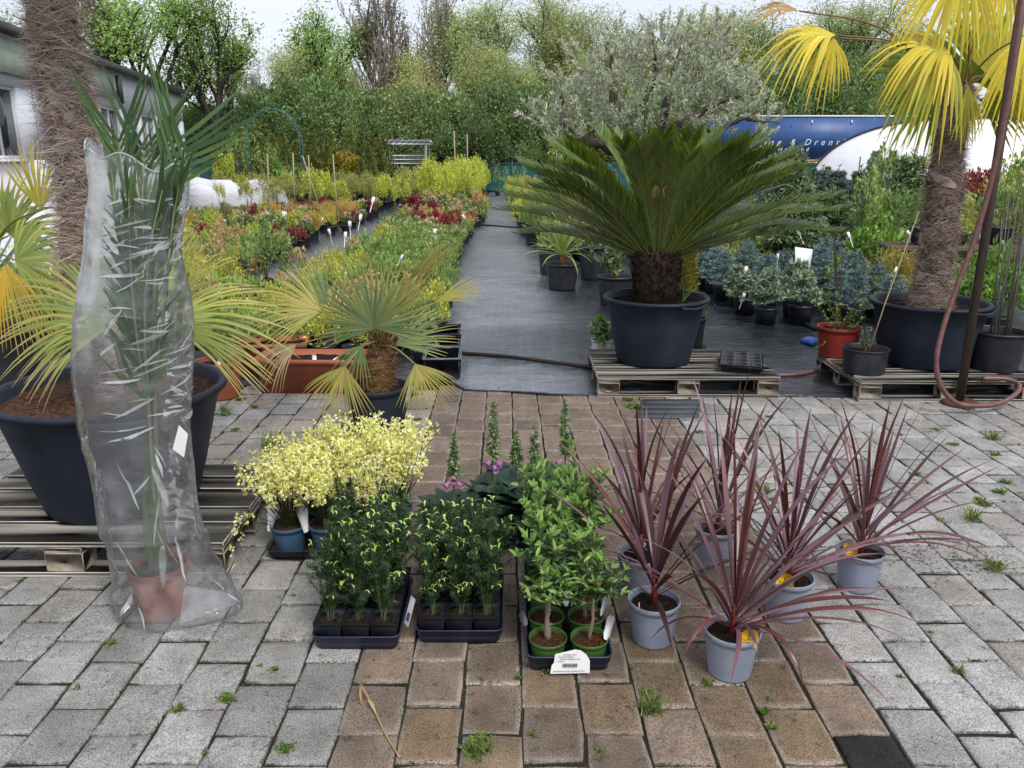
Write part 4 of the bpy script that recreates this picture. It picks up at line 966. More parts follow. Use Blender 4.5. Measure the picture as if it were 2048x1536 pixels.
# clear crumpled sleeve around it
def mat_film():
    m, n, l, p = newmat('clear_film')
    tc = n.new('ShaderNodeTexCoord'); nz = n.new('ShaderNodeTexNoise'); nz.inputs['Scale'].default_value = 7; nz.inputs['Detail'].default_value = 7; nz.inputs['Roughness'].default_value = .65
    l.new(tc.outputs['Object'], nz.inputs['Vector'])
    mp = n.new('ShaderNodeMapping'); mp.inputs['Scale'].default_value = (4, 4, 6); l.new(tc.outputs['Object'], mp.inputs['Vector'])
    n2 = n.new('ShaderNodeTexNoise'); n2.inputs['Scale'].default_value = 2.2; n2.inputs['Detail'].default_value = 2; n2.inputs['Distortion'].default_value = .8; l.new(mp.outputs[0], n2.inputs['Vector'])
    b = n.new('ShaderNodeBump'); b.inputs['Strength'].default_value = 1.0; b.inputs['Distance'].default_value = .010; l.new(n2.outputs['Fac'], b.inputs['Height'])
    tr = n.new('ShaderNodeBsdfTransparent'); tr.inputs[0].default_value = (.99, .993, .995, 1)
    gl = n.new('ShaderNodeBsdfGlossy'); gl.inputs['Roughness'].default_value = .16; gl.inputs['Color'].default_value = (1, 1, 1, 1); l.new(b.outputs[0], gl.inputs['Normal'])
    df = n.new('ShaderNodeBsdfDiffuse'); df.inputs[0].default_value = (.90, .92, .95, 1)
    tl = n.new('ShaderNodeBsdfTranslucent'); tl.inputs[0].default_value = (.9, .92, .95, 1)
    mi = n.new('ShaderNodeMixShader'); mi.inputs[0].default_value = .5; l.new(df.outputs[0], mi.inputs[1]); l.new(tl.outputs[0], mi.inputs[2])
    a = n.new('ShaderNodeAttribute'); a.attribute_name = 'tint'
    rp = n.new('ShaderNodeMapRange'); rp.inputs['From Min'].default_value = .42; rp.inputs['From Max'].default_value = .75; rp.inputs['To Min'].default_value = .13; rp.inputs['To Max'].default_value = .36
    l.new(nz.outputs['Fac'], rp.inputs['Value'])
    mul = n.new('ShaderNodeMath'); mul.operation = 'MULTIPLY'; l.new(rp.outputs[0], mul.inputs[0]); l.new(a.outputs['Fac'], mul.inputs[1])
    m1 = n.new('ShaderNodeMixShader'); l.new(mul.outputs[0], m1.inputs[0]); l.new(tr.outputs[0], m1.inputs[1]); l.new(mi.outputs[0], m1.inputs[2])
    fr = n.new('ShaderNodeFresnel'); fr.inputs['IOR'].default_value = 1.5; l.new(b.outputs[0], fr.inputs['Normal'])
    mf = n.new('ShaderNodeMath'); mf.operation = 'MULTIPLY_ADD'; mf.inputs[1].default_value = .8; mf.inputs[2].default_value = .0; mf.use_clamp = True; l.new(fr.outputs[0], mf.inputs[0])
    m2 = n.new('ShaderNodeMixShader'); l.new(mf.outputs[0], m2.inputs[0]); l.new(m1.outputs[0], m2.inputs[1]); l.new(gl.outputs[0], m2.inputs[2])
    l.new(m2.outputs[0], n['Material Output'].inputs['Surface'])
    return m
M['film'] = mat_film()
prof = [(1250, 222, 478), (1235, 225, 486), (1205, 224, 480), (1170, 222, 455), (1130, 216, 430), (1080, 203, 408), (1020, 193, 396), (950, 182, 390), (850, 157, 381), (760, 144, 386), (700, 143, 389), (620, 150, 386),
        (550, 160, 371), (500, 166, 362), (430, 170, 370), (380, 175, 378), (350, 178, 384)]
py_, pl_, pr_ = map(np.array, zip(*prof))
NV, NU = 150, 132; tt = np.linspace(0, 1, NV); pyv = 1250 + (350 - 1250) * tt
o_ = np.argsort(py_); PL_ = np.interp(pyv, py_[o_], pl_[o_]); PR_ = np.interp(pyv, py_[o_], pr_[o_])
ph = np.linspace(0, 2 * math.pi, NU, endpoint=False); rng = np.random.default_rng(6); V = []
for v in range(NV):
    a, b = at(PL_[v], pyv[v], BY), at(PR_[v], pyv[v], BY); c = (a + b) / 2; hw = np.linalg.norm(b - a) / 2
    if v < 1: c[2] = .004; 
    c[2] = max(c[2], .004)
    # flat-lens cross-section: two sheets meeting in seams
    cx, sx = np.cos(ph), np.sin(ph)
    x = hw * np.sign(cx) * np.abs(cx) ** .9; y = hw * np.interp(c[2], [0, .28, .6], [.72, .74, .52]) * np.sign(sx) * np.abs(sx) ** 1.15
    V.append(np.column_stack([c[0] + x, c[1] + y + .02 * (c[2] < .3), np.full(NU, c[2])]))
V = np.array(V).reshape(-1, 3); Q = (V - [BX, BY, 0])
ridge = lambda s, k, e: (1 - np.abs(np.clip(vnoise(Q * np.array(k), s, 3), -1, 1))) ** e
rad = unit(Q * [1, 1, 0] - np.array([.0, 0, 0]))
hgt = V[:, 2]
disp = .007 * ridge(1, (8, 8, 14), 3) * np.clip(hgt * 2 - .4, .1, 1) + .016 * ridge(2, (12, 12, 5), 3) + .002 * ridge(5, (20, 20, 34), 2) - .010
low = np.clip(1 - hgt / .32, 0, 1); disp += low * .030 * (ridge(7, (16, 16, 9), 2) - .5)
edgew = np.abs(np.cos(np.tile(ph, NV))) ** 6; V = V + rad * (disp * (1 - .75 * edgew * (hgt > .3)))[:, None]; V[:, 2] += .006 * vnoise(Q * 9, 12, 2) * (hgt > .02); V[:, 2] = np.maximum(V[:, 2], .004)
top = tt[:, None] * np.ones(NU)[None]; V[:, 2] += ((top > .985) * (.035 + .075 * np.clip(-np.cos(ph), 0, 1) ** 3)[None] * ((top - .985) / .015)).ravel()
V[:, 2] += ((top > .93) * ((top - .93) / .07)).ravel() * .022 * np.tile(np.sin(ph * 3 + 1) + .6 * np.sin(ph * 7), NV)
i = np.arange(NV - 1)[:, None] * NU; j = np.arange(NU)[None]; j2 = (j + 1) % NU
F = np.stack([i + j, i + j2, i + NU + j2, i + NU + j], -1).reshape(-1, 4)
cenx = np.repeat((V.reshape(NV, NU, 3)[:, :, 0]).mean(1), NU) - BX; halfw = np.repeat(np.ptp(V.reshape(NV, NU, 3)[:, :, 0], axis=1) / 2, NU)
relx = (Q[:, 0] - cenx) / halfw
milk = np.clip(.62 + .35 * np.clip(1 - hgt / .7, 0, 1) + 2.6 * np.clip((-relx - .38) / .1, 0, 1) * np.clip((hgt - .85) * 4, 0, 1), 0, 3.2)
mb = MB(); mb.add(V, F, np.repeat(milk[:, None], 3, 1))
G_ = V.reshape(NV, NU, 3)
def film_pt(v, u):
    v = np.clip(v, 0, NV - 1.001); i0 = v.astype(int); u = u % NU; j0 = u.astype(int); j1 = (j0 + 1) % NU; fv, fu = (v - i0)[:, None], (u - j0)[:, None]
    return (G_[i0, j0] * (1 - fu) + G_[i0, j1] * fu) * (1 - fv) + (G_[i0 + 1, j0] * (1 - fu) + G_[i0 + 1, j1] * fu) * fv
rf_ = np.random.default_rng(9)
for k in range(95):                                   # doubled-over layers of film, whitened further to paint in the wrinkles' bright highlights
    hi = rf_.random() < .7; v0 = rf_.uniform(.42, .95) * NV if hi else rf_.uniform(.05, .45) * NV
    uc = (rf_.uniform(.72, .98) if hi else rf_.uniform(.55, .97)) * NU; m = 9; s_ = np.linspace(-.5, .5, m)
    du = rf_.uniform(5, 17) if hi else rf_.uniform(1, 7); dv = (rf_.normal(2.0, 2.5) if hi else rf_.uniform(5, 18) * rf_.choice([-1, 1]))
    Pq = film_pt(v0 + s_ * dv + np.sin(s_ * 4 + k) * .2, uc + s_ * du); nrm = unit((Pq - [BX, BY + .0, 0]) * [1, 1, 0] + [0, -.05, 0]); Pq = Pq + nrm * .004
    wq = np.cos(s_ * math.pi) ** .7 * rf_.uniform(.0012, .0055) * (2.2 if k % 9 == 0 else 1) + .0002; sv = np.cross(nrm, unit(np.gradient(Pq, axis=0)))
    strip(mb, Pq, wq, sv, rf_.uniform(-.5, .5), (rf_.uniform(1.2, 4.8),) * 3)
tube(mb, np.vstack([G_[-1], G_[-1][:1]]), .0028, 5, (3.,) * 3, cap=False)
# folded excess film lying to the right of the pot
g0 = gr(375, 1235); g1 = gr(478, 1205); k = 16
for s, hh in ((0, .10), (1, .05)):
    U = np.linspace(0, 1, k); W = np.linspace(0, 1, 9); PP = []
    for w_ in W:
        base = g0 + (g1 - g0) * U[:, None] + np.array([.0, .05 * s, 0]); zz = hh * (1 - U) ** .8 * math.sin(w_ * 2.6) + .006 + .008 * np.abs(np.sin(U * 17 + w_ * 9 + s))
        PP.append(base + np.column_stack([0 * U, (w_ - .5) * .12 * (1 - .5 * U), zz]))
    PP = np.array(PP).reshape(-1, 3); i = np.arange(8)[:, None] * k; j = np.arange(k - 1)[None]
    mb.add(PP, np.stack([i + j, i + j + 1, i + k + j + 1, i + k + j], -1).reshape(-1, 4), (1.6,) * 3)
tag(mb.build('plastic_sleeve', M['film'], smooth=True), 'crumpled clear plastic sleeve standing around the feather palm', 'sleeve')
mb = MB(); a, b = at(355, 860, 2.30), at(372, 915, 2.30)
mb.add([at(358, 850, 2.285), at(376, 868, 2.285), at(368, 915, 2.285), at(345, 898, 2.285)], [[0, 1, 2, 3]]); 
tag(mb.build('stuck_label', M['paper']), 'white paper label stuck inside the plastic sleeve', 'label')

# ---- cycad on the middle pallet
CX, CY = 1.0, 5.51
root = thing('sago_palm', 'large dark green sago palm in big dark tub on the middle pallet', 'palm', (CX, CY, .146))
tub(root, .345, .465, .255, 'soil')
mb = MB(); lathe(mb, [(.10, .40), (.135, .42), (.14, .55), (.15, .66), (.13, .76), (.05, .82)], 26, (.05, .035, .028)); mb.build('trunk', M['fibre'], root, smooth=True)
rng = np.random.default_rng(77); mb = MB(); n = 900
a = rng.uniform(0, 6.28, n); h = rng.uniform(.42, .76, n); o = np.stack([np.cos(a), np.sin(a), 0 * a], 1)
pos = o * np.interp(h, [.42, .6, .66, .76], [.13, .14, .146, .12])[:, None] + np.column_stack([0 * a, 0 * a, h])
place(mb, LEAF, pos, o * .9 + [0, 0, .75], o + [0, 0, .1] + rng.normal(0, .2, (n, 3)), rng.uniform(.035, .06, n), rng.uniform(.014, .022, n), pick(rng, [(.06, .042, .03), (.10, .07, .045), (.035, .025, .02), (.14, .09, .055)], n, .25)); mb.build('scales', M['fibre'], root)
CYC = [(.105, .165, .026), (.085, .14, .026), (.13, .19, .03), (.155, .21, .035)]
nf = 70
for k in range(nf):
    u = k / nf; az = k * 2.39996 + rng.normal(0, .12)
    el = R(78) - u ** .5 * R(69) + rng.normal(0, .05); L = rng.uniform(1.0, 1.15)
    el = max(el, R(9)); L = min(L, 1.12) * (1 - .14 * np.clip((el - R(45)) / R(30), 0, 1))
    if math.sin(az) < -.25: el = max(el, R(30) + R(25) * -math.sin(az)); L *= .92     # fronds towards the paving stand up
    d = np.array([math.cos(az) * math.cos(el), math.sin(az) * math.cos(el), math.sin(el)]); b = np.array([math.cos(az) * .05, math.sin(az) * .05, .74 - .05 * u])
    dn = np.array([math.cos(az), math.sin(az), 0])
    P = [b, b + d * L * .35 + [0, 0, .03], b + d * L * .7 + dn * .06 * L + [0, 0, .03], b + d * L * .95 + dn * .14 * L + [0, 0, -.01 - .04 * u]]
    mb = MB(); frond(mb, P, 90, .15, .0058, R(37), CYC, .34, 700 + k, .007, (.20, .22, .05), (.5, 1, 1, .7), .04, start=.10)
    mb.build('frond', M['leaf_gloss'], root)
for k in range(1):
    mb = MB(); q = z(0, 0) * 0 + (at(1318 + k * 75, 395, CY - .42) - np.array([CX, CY, .146]))
    for s in range(7):
        ox = rng.normal(0, .02); strip(mb, [q + [ox, 0, 0], q + [ox + rng.normal(0, .006), -.005, .05], q + [ox + rng.normal(0, .012), -.012, .075]], [.001, .0028, .001], np.array([1., 0, 0]), 0, (.40, .22, .08))
    mb.build('dry_tip', M['leaf'], root)
mb = MB(); q = np.array([.16, -.12, .44])
for s in range(4): strip(mb, [q, q + [.02 * s, -.01, .08], q + [.05 * s + .01, -.02, .15 - .03 * s]], [.006, .009, .001], np.array([0, 1., 0]), .3, (.20, .30, .08))
mb.build('weed', M['leaf'], root)

# ---- windmill palm on the right pallet
WX, WY = 2.885, 5.46
root = thing('windmill_palm', 'windmill palm with yellowing fans in big dark tub on the right pallet', 'palm', (WX, WY, .146))
tub(root, .365, .44, .285, 'soil')
zw = lambda px, py, Y=WY: at(px, py, Y) - np.array([WX, WY, .146])
TPW = [zw(1857, 612), zw(1866, 560), zw(1880, 470), zw(1888, 380), zw(1897, 300), zw(1912, 225), zw(1925, 175)]
FIBD = [srgb(128, 112, 102), srgb(150, 134, 124), srgb(98, 84, 76), srgb(172, 156, 146)]
hairy_trunk(root, TPW, [.15, .115, .118, .115, .10, .105, .07], 72, 11000, .075, 16, cols=FIBD)
YG = [(.42, .40, .045), (.36, .38, .05), (.30, .36, .06), (.46, .40, .05)]; YE = [(.58, .46, .04), (.54, .44, .045), (.62, .52, .06), (.48, .42, .05)]; GN = [(.20, .30, .05), (.26, .34, .06), (.16, .26, .05)]
cr = zw(1925, 185)
for k, (hp, dirp, Y, Rd, n, sp, dr, cl, nr) in enumerate([
    ((1955, 165), (1990, 60), 5.62, .62, 34, R(215), .10, GN, (0, -1, .2)), ((1975, 150), (2060, 90), 5.45, .60, 30, R(190), .15, YG, (-.2, -.9, .3)),
    ((1880, 160), (1800, 190), 5.66, .52, 28, R(190), .22, GN, (.1, -1, .2)), ((1893, 98), (1740, 84), 5.36, .52, 28, R(150), .75, YE, (.05, -.5, .9)), ((1900, 108), (1830, 170), 5.20, .44, 22, R(120), 1.1, YG, (.1, -.7, .8)),
    ((1672, 70), (1540, 74), 5.45, .52, 22, R(115), .95, YE, (0, -.4, 1)), ((1668, 75), (1655, 130), 5.42, .30, 14, R(80), .7, YE, (-.1, -.9, .4)),
    ((2075, 110), (2160, 160), 5.35, .5, 28, R(190), 1.2, YE, (-.1, -.5, 1)), ((2050, 70), (2030, 170), 5.15, .46, 20, R(90), .9, YE, (0, -.8, .5)),
    ((1925, -60), (1890, 0), 5.3, .42, 26, R(150), .9, YE, (0, -.85, .4)), ((2000, -75), (2000, 20), 5.35, .40, 20, R(110), .8, YE, (0, -.85, .4)), ((1935, 170), (1935, 300), 5.12, .34, 10, R(40), .3, YG, (0, -1, .2)),
    ((1598, 22), (1500, 12), 5.6, .34, 12, R(60), .5, [(.40, .26, .10), (.34, .22, .10)], (0, -.6, .8)), ((1960, 200), (2040, 215), 5.7, .42, 20, R(100), .3, GN, (0, -1, .1))]):
    h = zw(*hp, Y); fan_leaf(root, h, zw(*dirp, Y) - h, nr, Rd, n, sp, dr, cl, cr + [rng.normal(0, .03), rng.normal(0, .03), 0], 800 + k, split=.42, wid=1.3, petcol=(.22, .15, .06), tip=None if cl is not GN else (.36, .36, .07), jag=.15)

# ---- small fan palm in a dark pot, centre left
HX, HY = -.767, 4.36
root = thing('fan_palm', 'low bushy fan palm with yellow-tipped fans in dark pot on the paving', 'palm', (HX, HY, .002))
add_pot(root, .178, .285, 'pot_big', rb=.145, drop=.03, rim=.03, lip=.06, soil='soil')
zh = lambda px, py, Y=HY: at(px, py, Y) - np.array([HX, HY, .002])
BRF = [srgb(130, 102, 70), srgb(160, 132, 92), srgb(96, 72, 50), srgb(112, 84, 58)]
hairy_trunk(root, [zh(752, 790), zh(758, 750), zh(762, 715), zh(764, 690)], [.075, .088, .08, .05], 73, 4200, .05, 14, cols=BRF)
mb = MB(); n = 260; b = zh(764, 690); a = rng.uniform(0, 6.28, n); e = rng.uniform(.6, 1.5, n)
place(mb, NEEDLE, b + rng.normal(0, .03, (n, 3)), np.stack([np.cos(a) * np.cos(e), np.sin(a) * np.cos(e), np.sin(e)], 1), rdir(rng, n), rng.uniform(.04, .09, n), .006, pick(rng, BRF, n, .3)); mb.build('crown_fibre', M['fibre'], root)
HB = [(.15, .20, .085), (.12, .18, .085), (.19, .23, .08), (.17, .24, .11)]; HY_ = [(.30, .29, .07), (.36, .32, .09), (.25, .26, .06), (.40, .33, .12)]
c0 = zh(764, 690)
for k, (hp, dirp, Y, Rd, n, sp, dr, cl, nr) in enumerate([
    ((748, 655), (735, 540), 4.22, .40, 34, R(215), .05, HB, (-.1, -.85, .35)), ((775, 640), (850, 520), 4.45, .50, 20, R(42), .05, HY_, (.9, -.5, .1)), ((815, 560), (905, 480), 4.6, .38, 14, R(34), .02, HY_, (.8, -.6, .2)),
    ((642, 622), (500, 590), 4.40, .40, 26, R(115), .12, HY_, (.0, -.75, .6)), ((655, 610), (600, 545), 4.55, .32, 18, R(75), .05, HB, (.3, -.9, .2)), ((875, 603), (965, 568), 4.45, .28, 16, R(48), .05, HY_, (.2, -.6, .7)),
    ((592, 690), (520, 745), 4.3, .27, 16, R(75), .4, [(.34, .26, .13), (.42, .33, .2), (.28, .26, .1)], (-.2, -.8, .5)), ((690, 733), (668, 830), 4.12, .33, 22, R(105), .15, HY_, (-.1, -.95, .3)), ((830, 728), (870, 815), 4.15, .29, 22, R(100), .15, HY_, (.1, -.95, .3)),
    ((790, 690), (900, 650), 4.55, .40, 16, R(70), .1, HB, (.2, -.7, .7)), ((725, 690), (690, 760), 4.2, .24, 14, R(80), .2, HB, (0, -1, .2)), ((770, 640), (770, 560), 4.6, .34, 18, R(110), .05, HY_, (0, -.95, .2))]):
    h = zh(*hp, Y); fan_leaf(root, h, zh(*dirp, Y) - h, nr, Rd, n, sp, dr, cl, c0 + rng.normal(0, .02, 3), 900 + k, split=.38, wid=.85, pet=(.005, .004), petcol=(.26, .24, .08), tip=(.36, .30, .10), jag=.1)

# ---- palms at the far left edge
root = thing('fan_palm', 'yellowing fan palm with brown trunk in black pot at the left edge', 'palm', (-3.55, 5.35, .004))
add_pot(root, .30, .40, 'black_plastic', drop=.04, rim=.03)
zl = lambda px, py, Y=5.35: at(px, py, Y) - np.array([-3.55, 5.35, .004])
hairy_trunk(root, [np.array([0, 0, .35]), np.array([.0, 0, .6]), np.array([.02, 0, .85])], [.07, .065, .05], 74, 2500, .05, 10, cols=BRF)
for k, (hp, dirp, Y, Rd, n, sp, dr, cl) in enumerate([((82, 420), (75, 320), 5.2, .46, 22, R(80), .05, [(.42, .38, .06), (.34, .34, .07), (.48, .38, .06)]), ((20, 470), (50, 420), 5.3, .5, 24, R(170), .25, LY), ((30, 520), (110, 500), 5.15, .5, 26, R(150), .5, LY),
    ((10, 530), (40, 640), 5.0, .42, 18, R(80), .7, [(.5, .34, .04), (.45, .34, .06)]), ((0, 480), (-60, 420), 5.3, .5, 22, R(160), .3, LY), ((60, 560), (140, 640), 5.1, .42, 18, R(90), .6, LY)]):
    h = zl(*hp, Y); fan_leaf(root, h, zl(*dirp, Y) - h, (0, -.9, .35), Rd, n, sp, dr, cl, np.array([.02, 0, .85]), 950 + k, wid=.9, tip=(.5, .38, .08))
root = thing('agave', 'grey-blue sword-leaved agave standing by the left building', 'plant', (-5.0, 7.6, .004))
add_pot(root, .28, .45, 'black_plastic', drop=.04)
for k in range(14):
    a = k * 2.4; e = rng.uniform(.6, 1.35); p, hw, S, c = sword(rng, a, e, rng.uniform(.6, .95), .035, .2, (.20, .27, .27)); mb = MB(); strip(mb, p, hw, S, .35, c); mb.build('leaf', M['leaf'], root, (0, 0, .4), smooth=True)
# ================================================================== POLE, HOSES, SMALL POTS, TROUGHS
M['hose'] = mat_surf('red_brown_hose', (.18, .075, .065), (.10, .045, .042), 30, .4, .1, 200, .5)
M['hose_dark'] = mat_surf('dark_hose', (.05, .025, .022), (.025, .016, .016), 30, .5, .1, 200, .4)
M['rust'] = mat_surf('rusty_steel', (.12, .06, .03), (.06, .035, .022), 25, .8, .4, 120, .3)
root = thing('steel_post', 'dark rusty steel post standing on the paving before the right pallet', 'post', (2.885, 4.93, 0.002))
mb = MB(); tube(mb, [(0, 0, .02), (0, 0, 1.5), (0, 0, 3.6)], .026, 12); mb.build('tube', M['steel_dark'], root, smooth=True)
mb = MB(); lathe(mb, [(.001, .022), (.10, .022), (.112, .012), (.115, 0), (.001, 0)], 24); mb.build('foot_plate', M['rust'], root)
HP = [at(2046, -60, 4.86), at(2036, 60, 4.86), at(2008, 240, 4.86), at(1978, 380, 4.86), at(1945, 490, 4.84), at(1908, 590, 4.80), at(1885, 660, 4.76), at(1873, 720, 4.72), at(1880, 768, 4.70), at(1908, 803, 4.70), at(1950, 812, 4.70), at(2000, 806, 4.74), at(2034, 785, 4.80), at(2036, 768, 4.88), at(2010, 758, 4.93), at(1965, 757, 4.94)]
HP = [p if p[2] > .02 else np.array([p[0], p[1], .02]) for p in HP]
mb = MB(); tube(mb, curve(HP, 120), .0155, 10); tag(mb.build('garden_hose', M['hose'], smooth=True), 'red-brown hose hanging along the steel post and looped at its foot', 'hose')
def floor_line(pts, r, mat, name, label, cat, lift=.0):
    P = [gr(*p) + [0, 0, r + .012 + lift] for p in pts]; mb = MB(); tube(mb, curve(P, 60), r, 8); return tag(mb.build(name, M[mat], smooth=True), label, cat)
floor_line([(868, 712), (930, 716), (1010, 722), (1090, 732), (1165, 742), (1230, 748)], .016, 'hose_dark', 'hose_line', 'dark brown hose lying across the cloth left of the middle pallet', 'hose', .01)
floor_line([(1545, 758), (1600, 755), (1645, 742), (1660, 715), (1690, 705)], .014, 'hose', 'hose_line', 'brown hose lying on the cloth between the middle and right pallets', 'hose')
floor_line([(1585, 640), (1610, 655), (1640, 668), (1690, 690)], .02, 'black_plastic', 'hose_line', 'black pipe lying beside the small firs left of the red pot', 'pipe')
floor_line([(960, 452), (990, 454), (1030, 457), (1065, 456)], .02, 'black_plastic', 'hose_line', 'black irrigation pipe crossing the centre path', 'pipe')
floor_line([(755, 447), (790, 449), (830, 450)], .02, 'black_plastic', 'hose_line', 'black irrigation pipe crossing the left path', 'pipe')

# ---- empty cell tray on the middle pallet
root = thing('cell_tray', 'empty black twelve-cell plant tray on the right end of the middle pallet', 'tray', (1.575, 5.33, .147), R(-16))
mb = MB(); w, l, hh = .27, .40, .055; nx, ny = 3, 4; cr_ = .041
def cell_top(cx, cy):
    n = 16; a = np.linspace(0, 2 * math.pi, n, endpoint=False)
    sq = []
    for t_ in a:
        c, s = math.cos(t_), math.sin(t_); k = 1 / max(abs(c), abs(s)); sq.append((cx + c * k * w / nx / 2, cy + s * k * l / ny / 2, hh))
    ci = [(cx + cr_ * math.cos(t_), cy + cr_ * math.sin(t_), hh) for t_ in a]; cl = [(cx + cr_ * .8 * math.cos(t_), cy + cr_ * .8 * math.sin(t_), .006) for t_ in a]
    F = [[k, (k + 1) % n, n + (k + 1) % n, n + k] for k in range(n)] + [[n + k, n + (k + 1) % n, 2 * n + (k + 1) % n, 2 * n + k] for k in range(n)]
    mb.add(np.array(sq + ci + cl), F); mb.F.append((np.array([[mb.n - n + k for k in range(n)]]), 0))
for ix in range(nx):
    for iy in range(ny): cell_top(-w / 2 + (ix + .5) * w / nx, -l / 2 + (iy + .5) * l / ny)
mb.build('cells', M['black_plastic'], root)
mb = MB(); V = []
for z_, e in ((hh - .004, .008), (hh - .02, .008), (hh - .022, -.004), (0.0, -.012)): V += [(-w / 2 - e, -l / 2 - e, z_), (w / 2 + e, -l / 2 - e, z_), (w / 2 + e, l / 2 + e, z_), (-w / 2 - e, l / 2 + e, z_)]
F = [[a * 4 + k, a * 4 + (k + 1) % 4, a * 4 + 4 + (k + 1) % 4, a * 4 + 4 + k] for a in range(3) for k in range(4)]; mb.add(V, F); mb.build('skirt', M['black_plastic'], root)

# ---- terracotta trough and pot behind the fan palm
def trough(label, x, y, w, l, h, rz, leaves=True, mat='terracotta'):
    root = thing('planter_trough', label, 'planter', (x, y, .004), rz); mb = MB()
    R_ = [(.44, .40, 0), (.46, .43, h * .75), (.465, .435, h * .77), (.47, .44, h * .86), (.5, .5, h * .87), (.5, .5, h), (.475, .45, h), (.46, .42, h - .04)]
    V = []
    for a, b, z_ in R_: V += [(-w * a, -l * b, z_), (w * a, -l * b, z_), (w * a, l * b, z_), (-w * a, l * b, z_)]
    F = [[a * 4 + k, a * 4 + (k + 1) % 4, a * 4 + 4 + (k + 1) % 4, a * 4 + 4 + k] for a in range(len(R_) - 1) for k in range(4)]; mb.add(V, F); mb.F.append((np.array([[3, 2, 1, 0]]), 0)); mb.build('box', M[mat], root)
    g = np.linspace(-1, 1, 22); g2 = np.linspace(-1, 1, 9); X, Y = np.meshgrid(g * w * .465, g2 * l * .43); r_ = np.random.default_rng(2); m2 = MB()
    i = np.arange(8)[:, None] * 22; j = np.arange(21)[None]
    m2.add(np.column_stack([X.ravel(), Y.ravel(), h - .035 + r_.normal(0, .004, X.size)]), np.stack([i + j, i + j + 1, i + 23 + j, i + 22 + j], -1).reshape(-1, 4)); m2.build('soil', M['soil'], root)
    return root
g = gr(585, 790); tr1 = trough('long terracotta trough behind the fan palm pot', -1.30, 5.30, .86, .34, .235, R(-1))
tr2 = trough('terracotta trough half hidden left of the long one', -1.80, 5.72, .6, .3, .24, R(8))
root = thing('terracotta_pot', 'round terracotta pot with twiggy plant behind the big left tub', 'plant', (-1.93, 5.1, .003)); add_pot(root, .15, .25, 'terracotta', rb=.115, drop=.03, rim=.035)
def twigs(root, z, n, H, seed, leafcols, ll=.03, lw=.5, spread=.5, bark=(.12, .09, .05), nleaf=14, rad=.003, tpl=LEAF, mat='leaf', u0=.2):
    rng = np.random.default_rng(seed); ms, ml = MB(), MB()
    for k in range(n):
        a = rng.uniform(0, 6.28); e = math.pi / 2 - abs(rng.normal(0, spread)); d = np.array([math.cos(a) * math.cos(e), math.sin(a) * math.cos(e), math.sin(e)]); L = H * rng.uniform(.65, 1.05)
        P = curve([np.array([rng.normal(0, .02), rng.normal(0, .02), z]), np.array([0, 0, z]) + d * L * .5 + rng.normal(0, .02 * H, 3), np.array([0, 0, z]) + d * L + [0, 0, .05 * L]], 9)
        tube(ms, P, np.linspace(rad, rad * .4, len(P)), 5, bark, cap=False)
        u = rng.uniform(u0, 1, nleaf); i = u * (len(P) - 1.001); i0 = i.astype(int); q = P[i0] + (P[i0 + 1] - P[i0]) * (i - i0)[:, None]
        l_ = ll * rng.uniform(.6, 1.2, nleaf); place(ml, tpl, q, rdir(rng, nleaf, .5), rdir(rng, nleaf, .8), l_, l_ * lw, pick(rng, leafcols, nleaf, .2))
    return ms.build('stems', M['leaf'], root), ml.build('foliage', M[mat], root)
twigs(root, .22, 9, .3, 5, [(.20, .07, .05), (.14, .12, .04)], .025, .5, .5)
slip('white label in the long terracotta trough', (-1.33, 5.22, .20), (-.6, .2, .5), .03, .06)
slip('grey label leaning in the long terracotta trough', (-1.22, 5.24, .20), (-1.1, .2, -.8), .03, .06)
slip('white label in the round terracotta pot', (-1.90, 5.02, .235), (-.4, .2, .3), .025, .04)
for k in range(3):
    root = thing('black_crate', ['open black crate at the cloth edge right of the fan palm', 'second open black crate behind the front one by the path', 'third open black crate further along the path edge'][k], 'crate', (-.50 - .03 * k, 5.62 + .42 * k, .02), R(2))
    m1 = MB()
    for s in (-1, 1):
        cbox(m1, (-.12, s * .18 - .006, 0), (.12, s * .18 + .006, .15), .003); cbox(m1, (s * .12 - .006, -.173, 0), (s * .12 + .006, .173, .15), .003)
    cbox(m1, (-.113, -.173, 0), (.113, .173, .008), .002); m1.build('walls', M['black_plastic'], root)
    m1 = MB()
    for s in (-1, 1): cbox(m1, (-.135, s * .19 - .010, .151), (.135, s * .19 + .010, .162), .003); cbox(m1, (s * .125 - .010, -.179, .151), (s * .125 + .010, .179, .162), .003)
    m1.build('rim', M['pot_grey'] if k == 0 else M['black_plastic'], root)

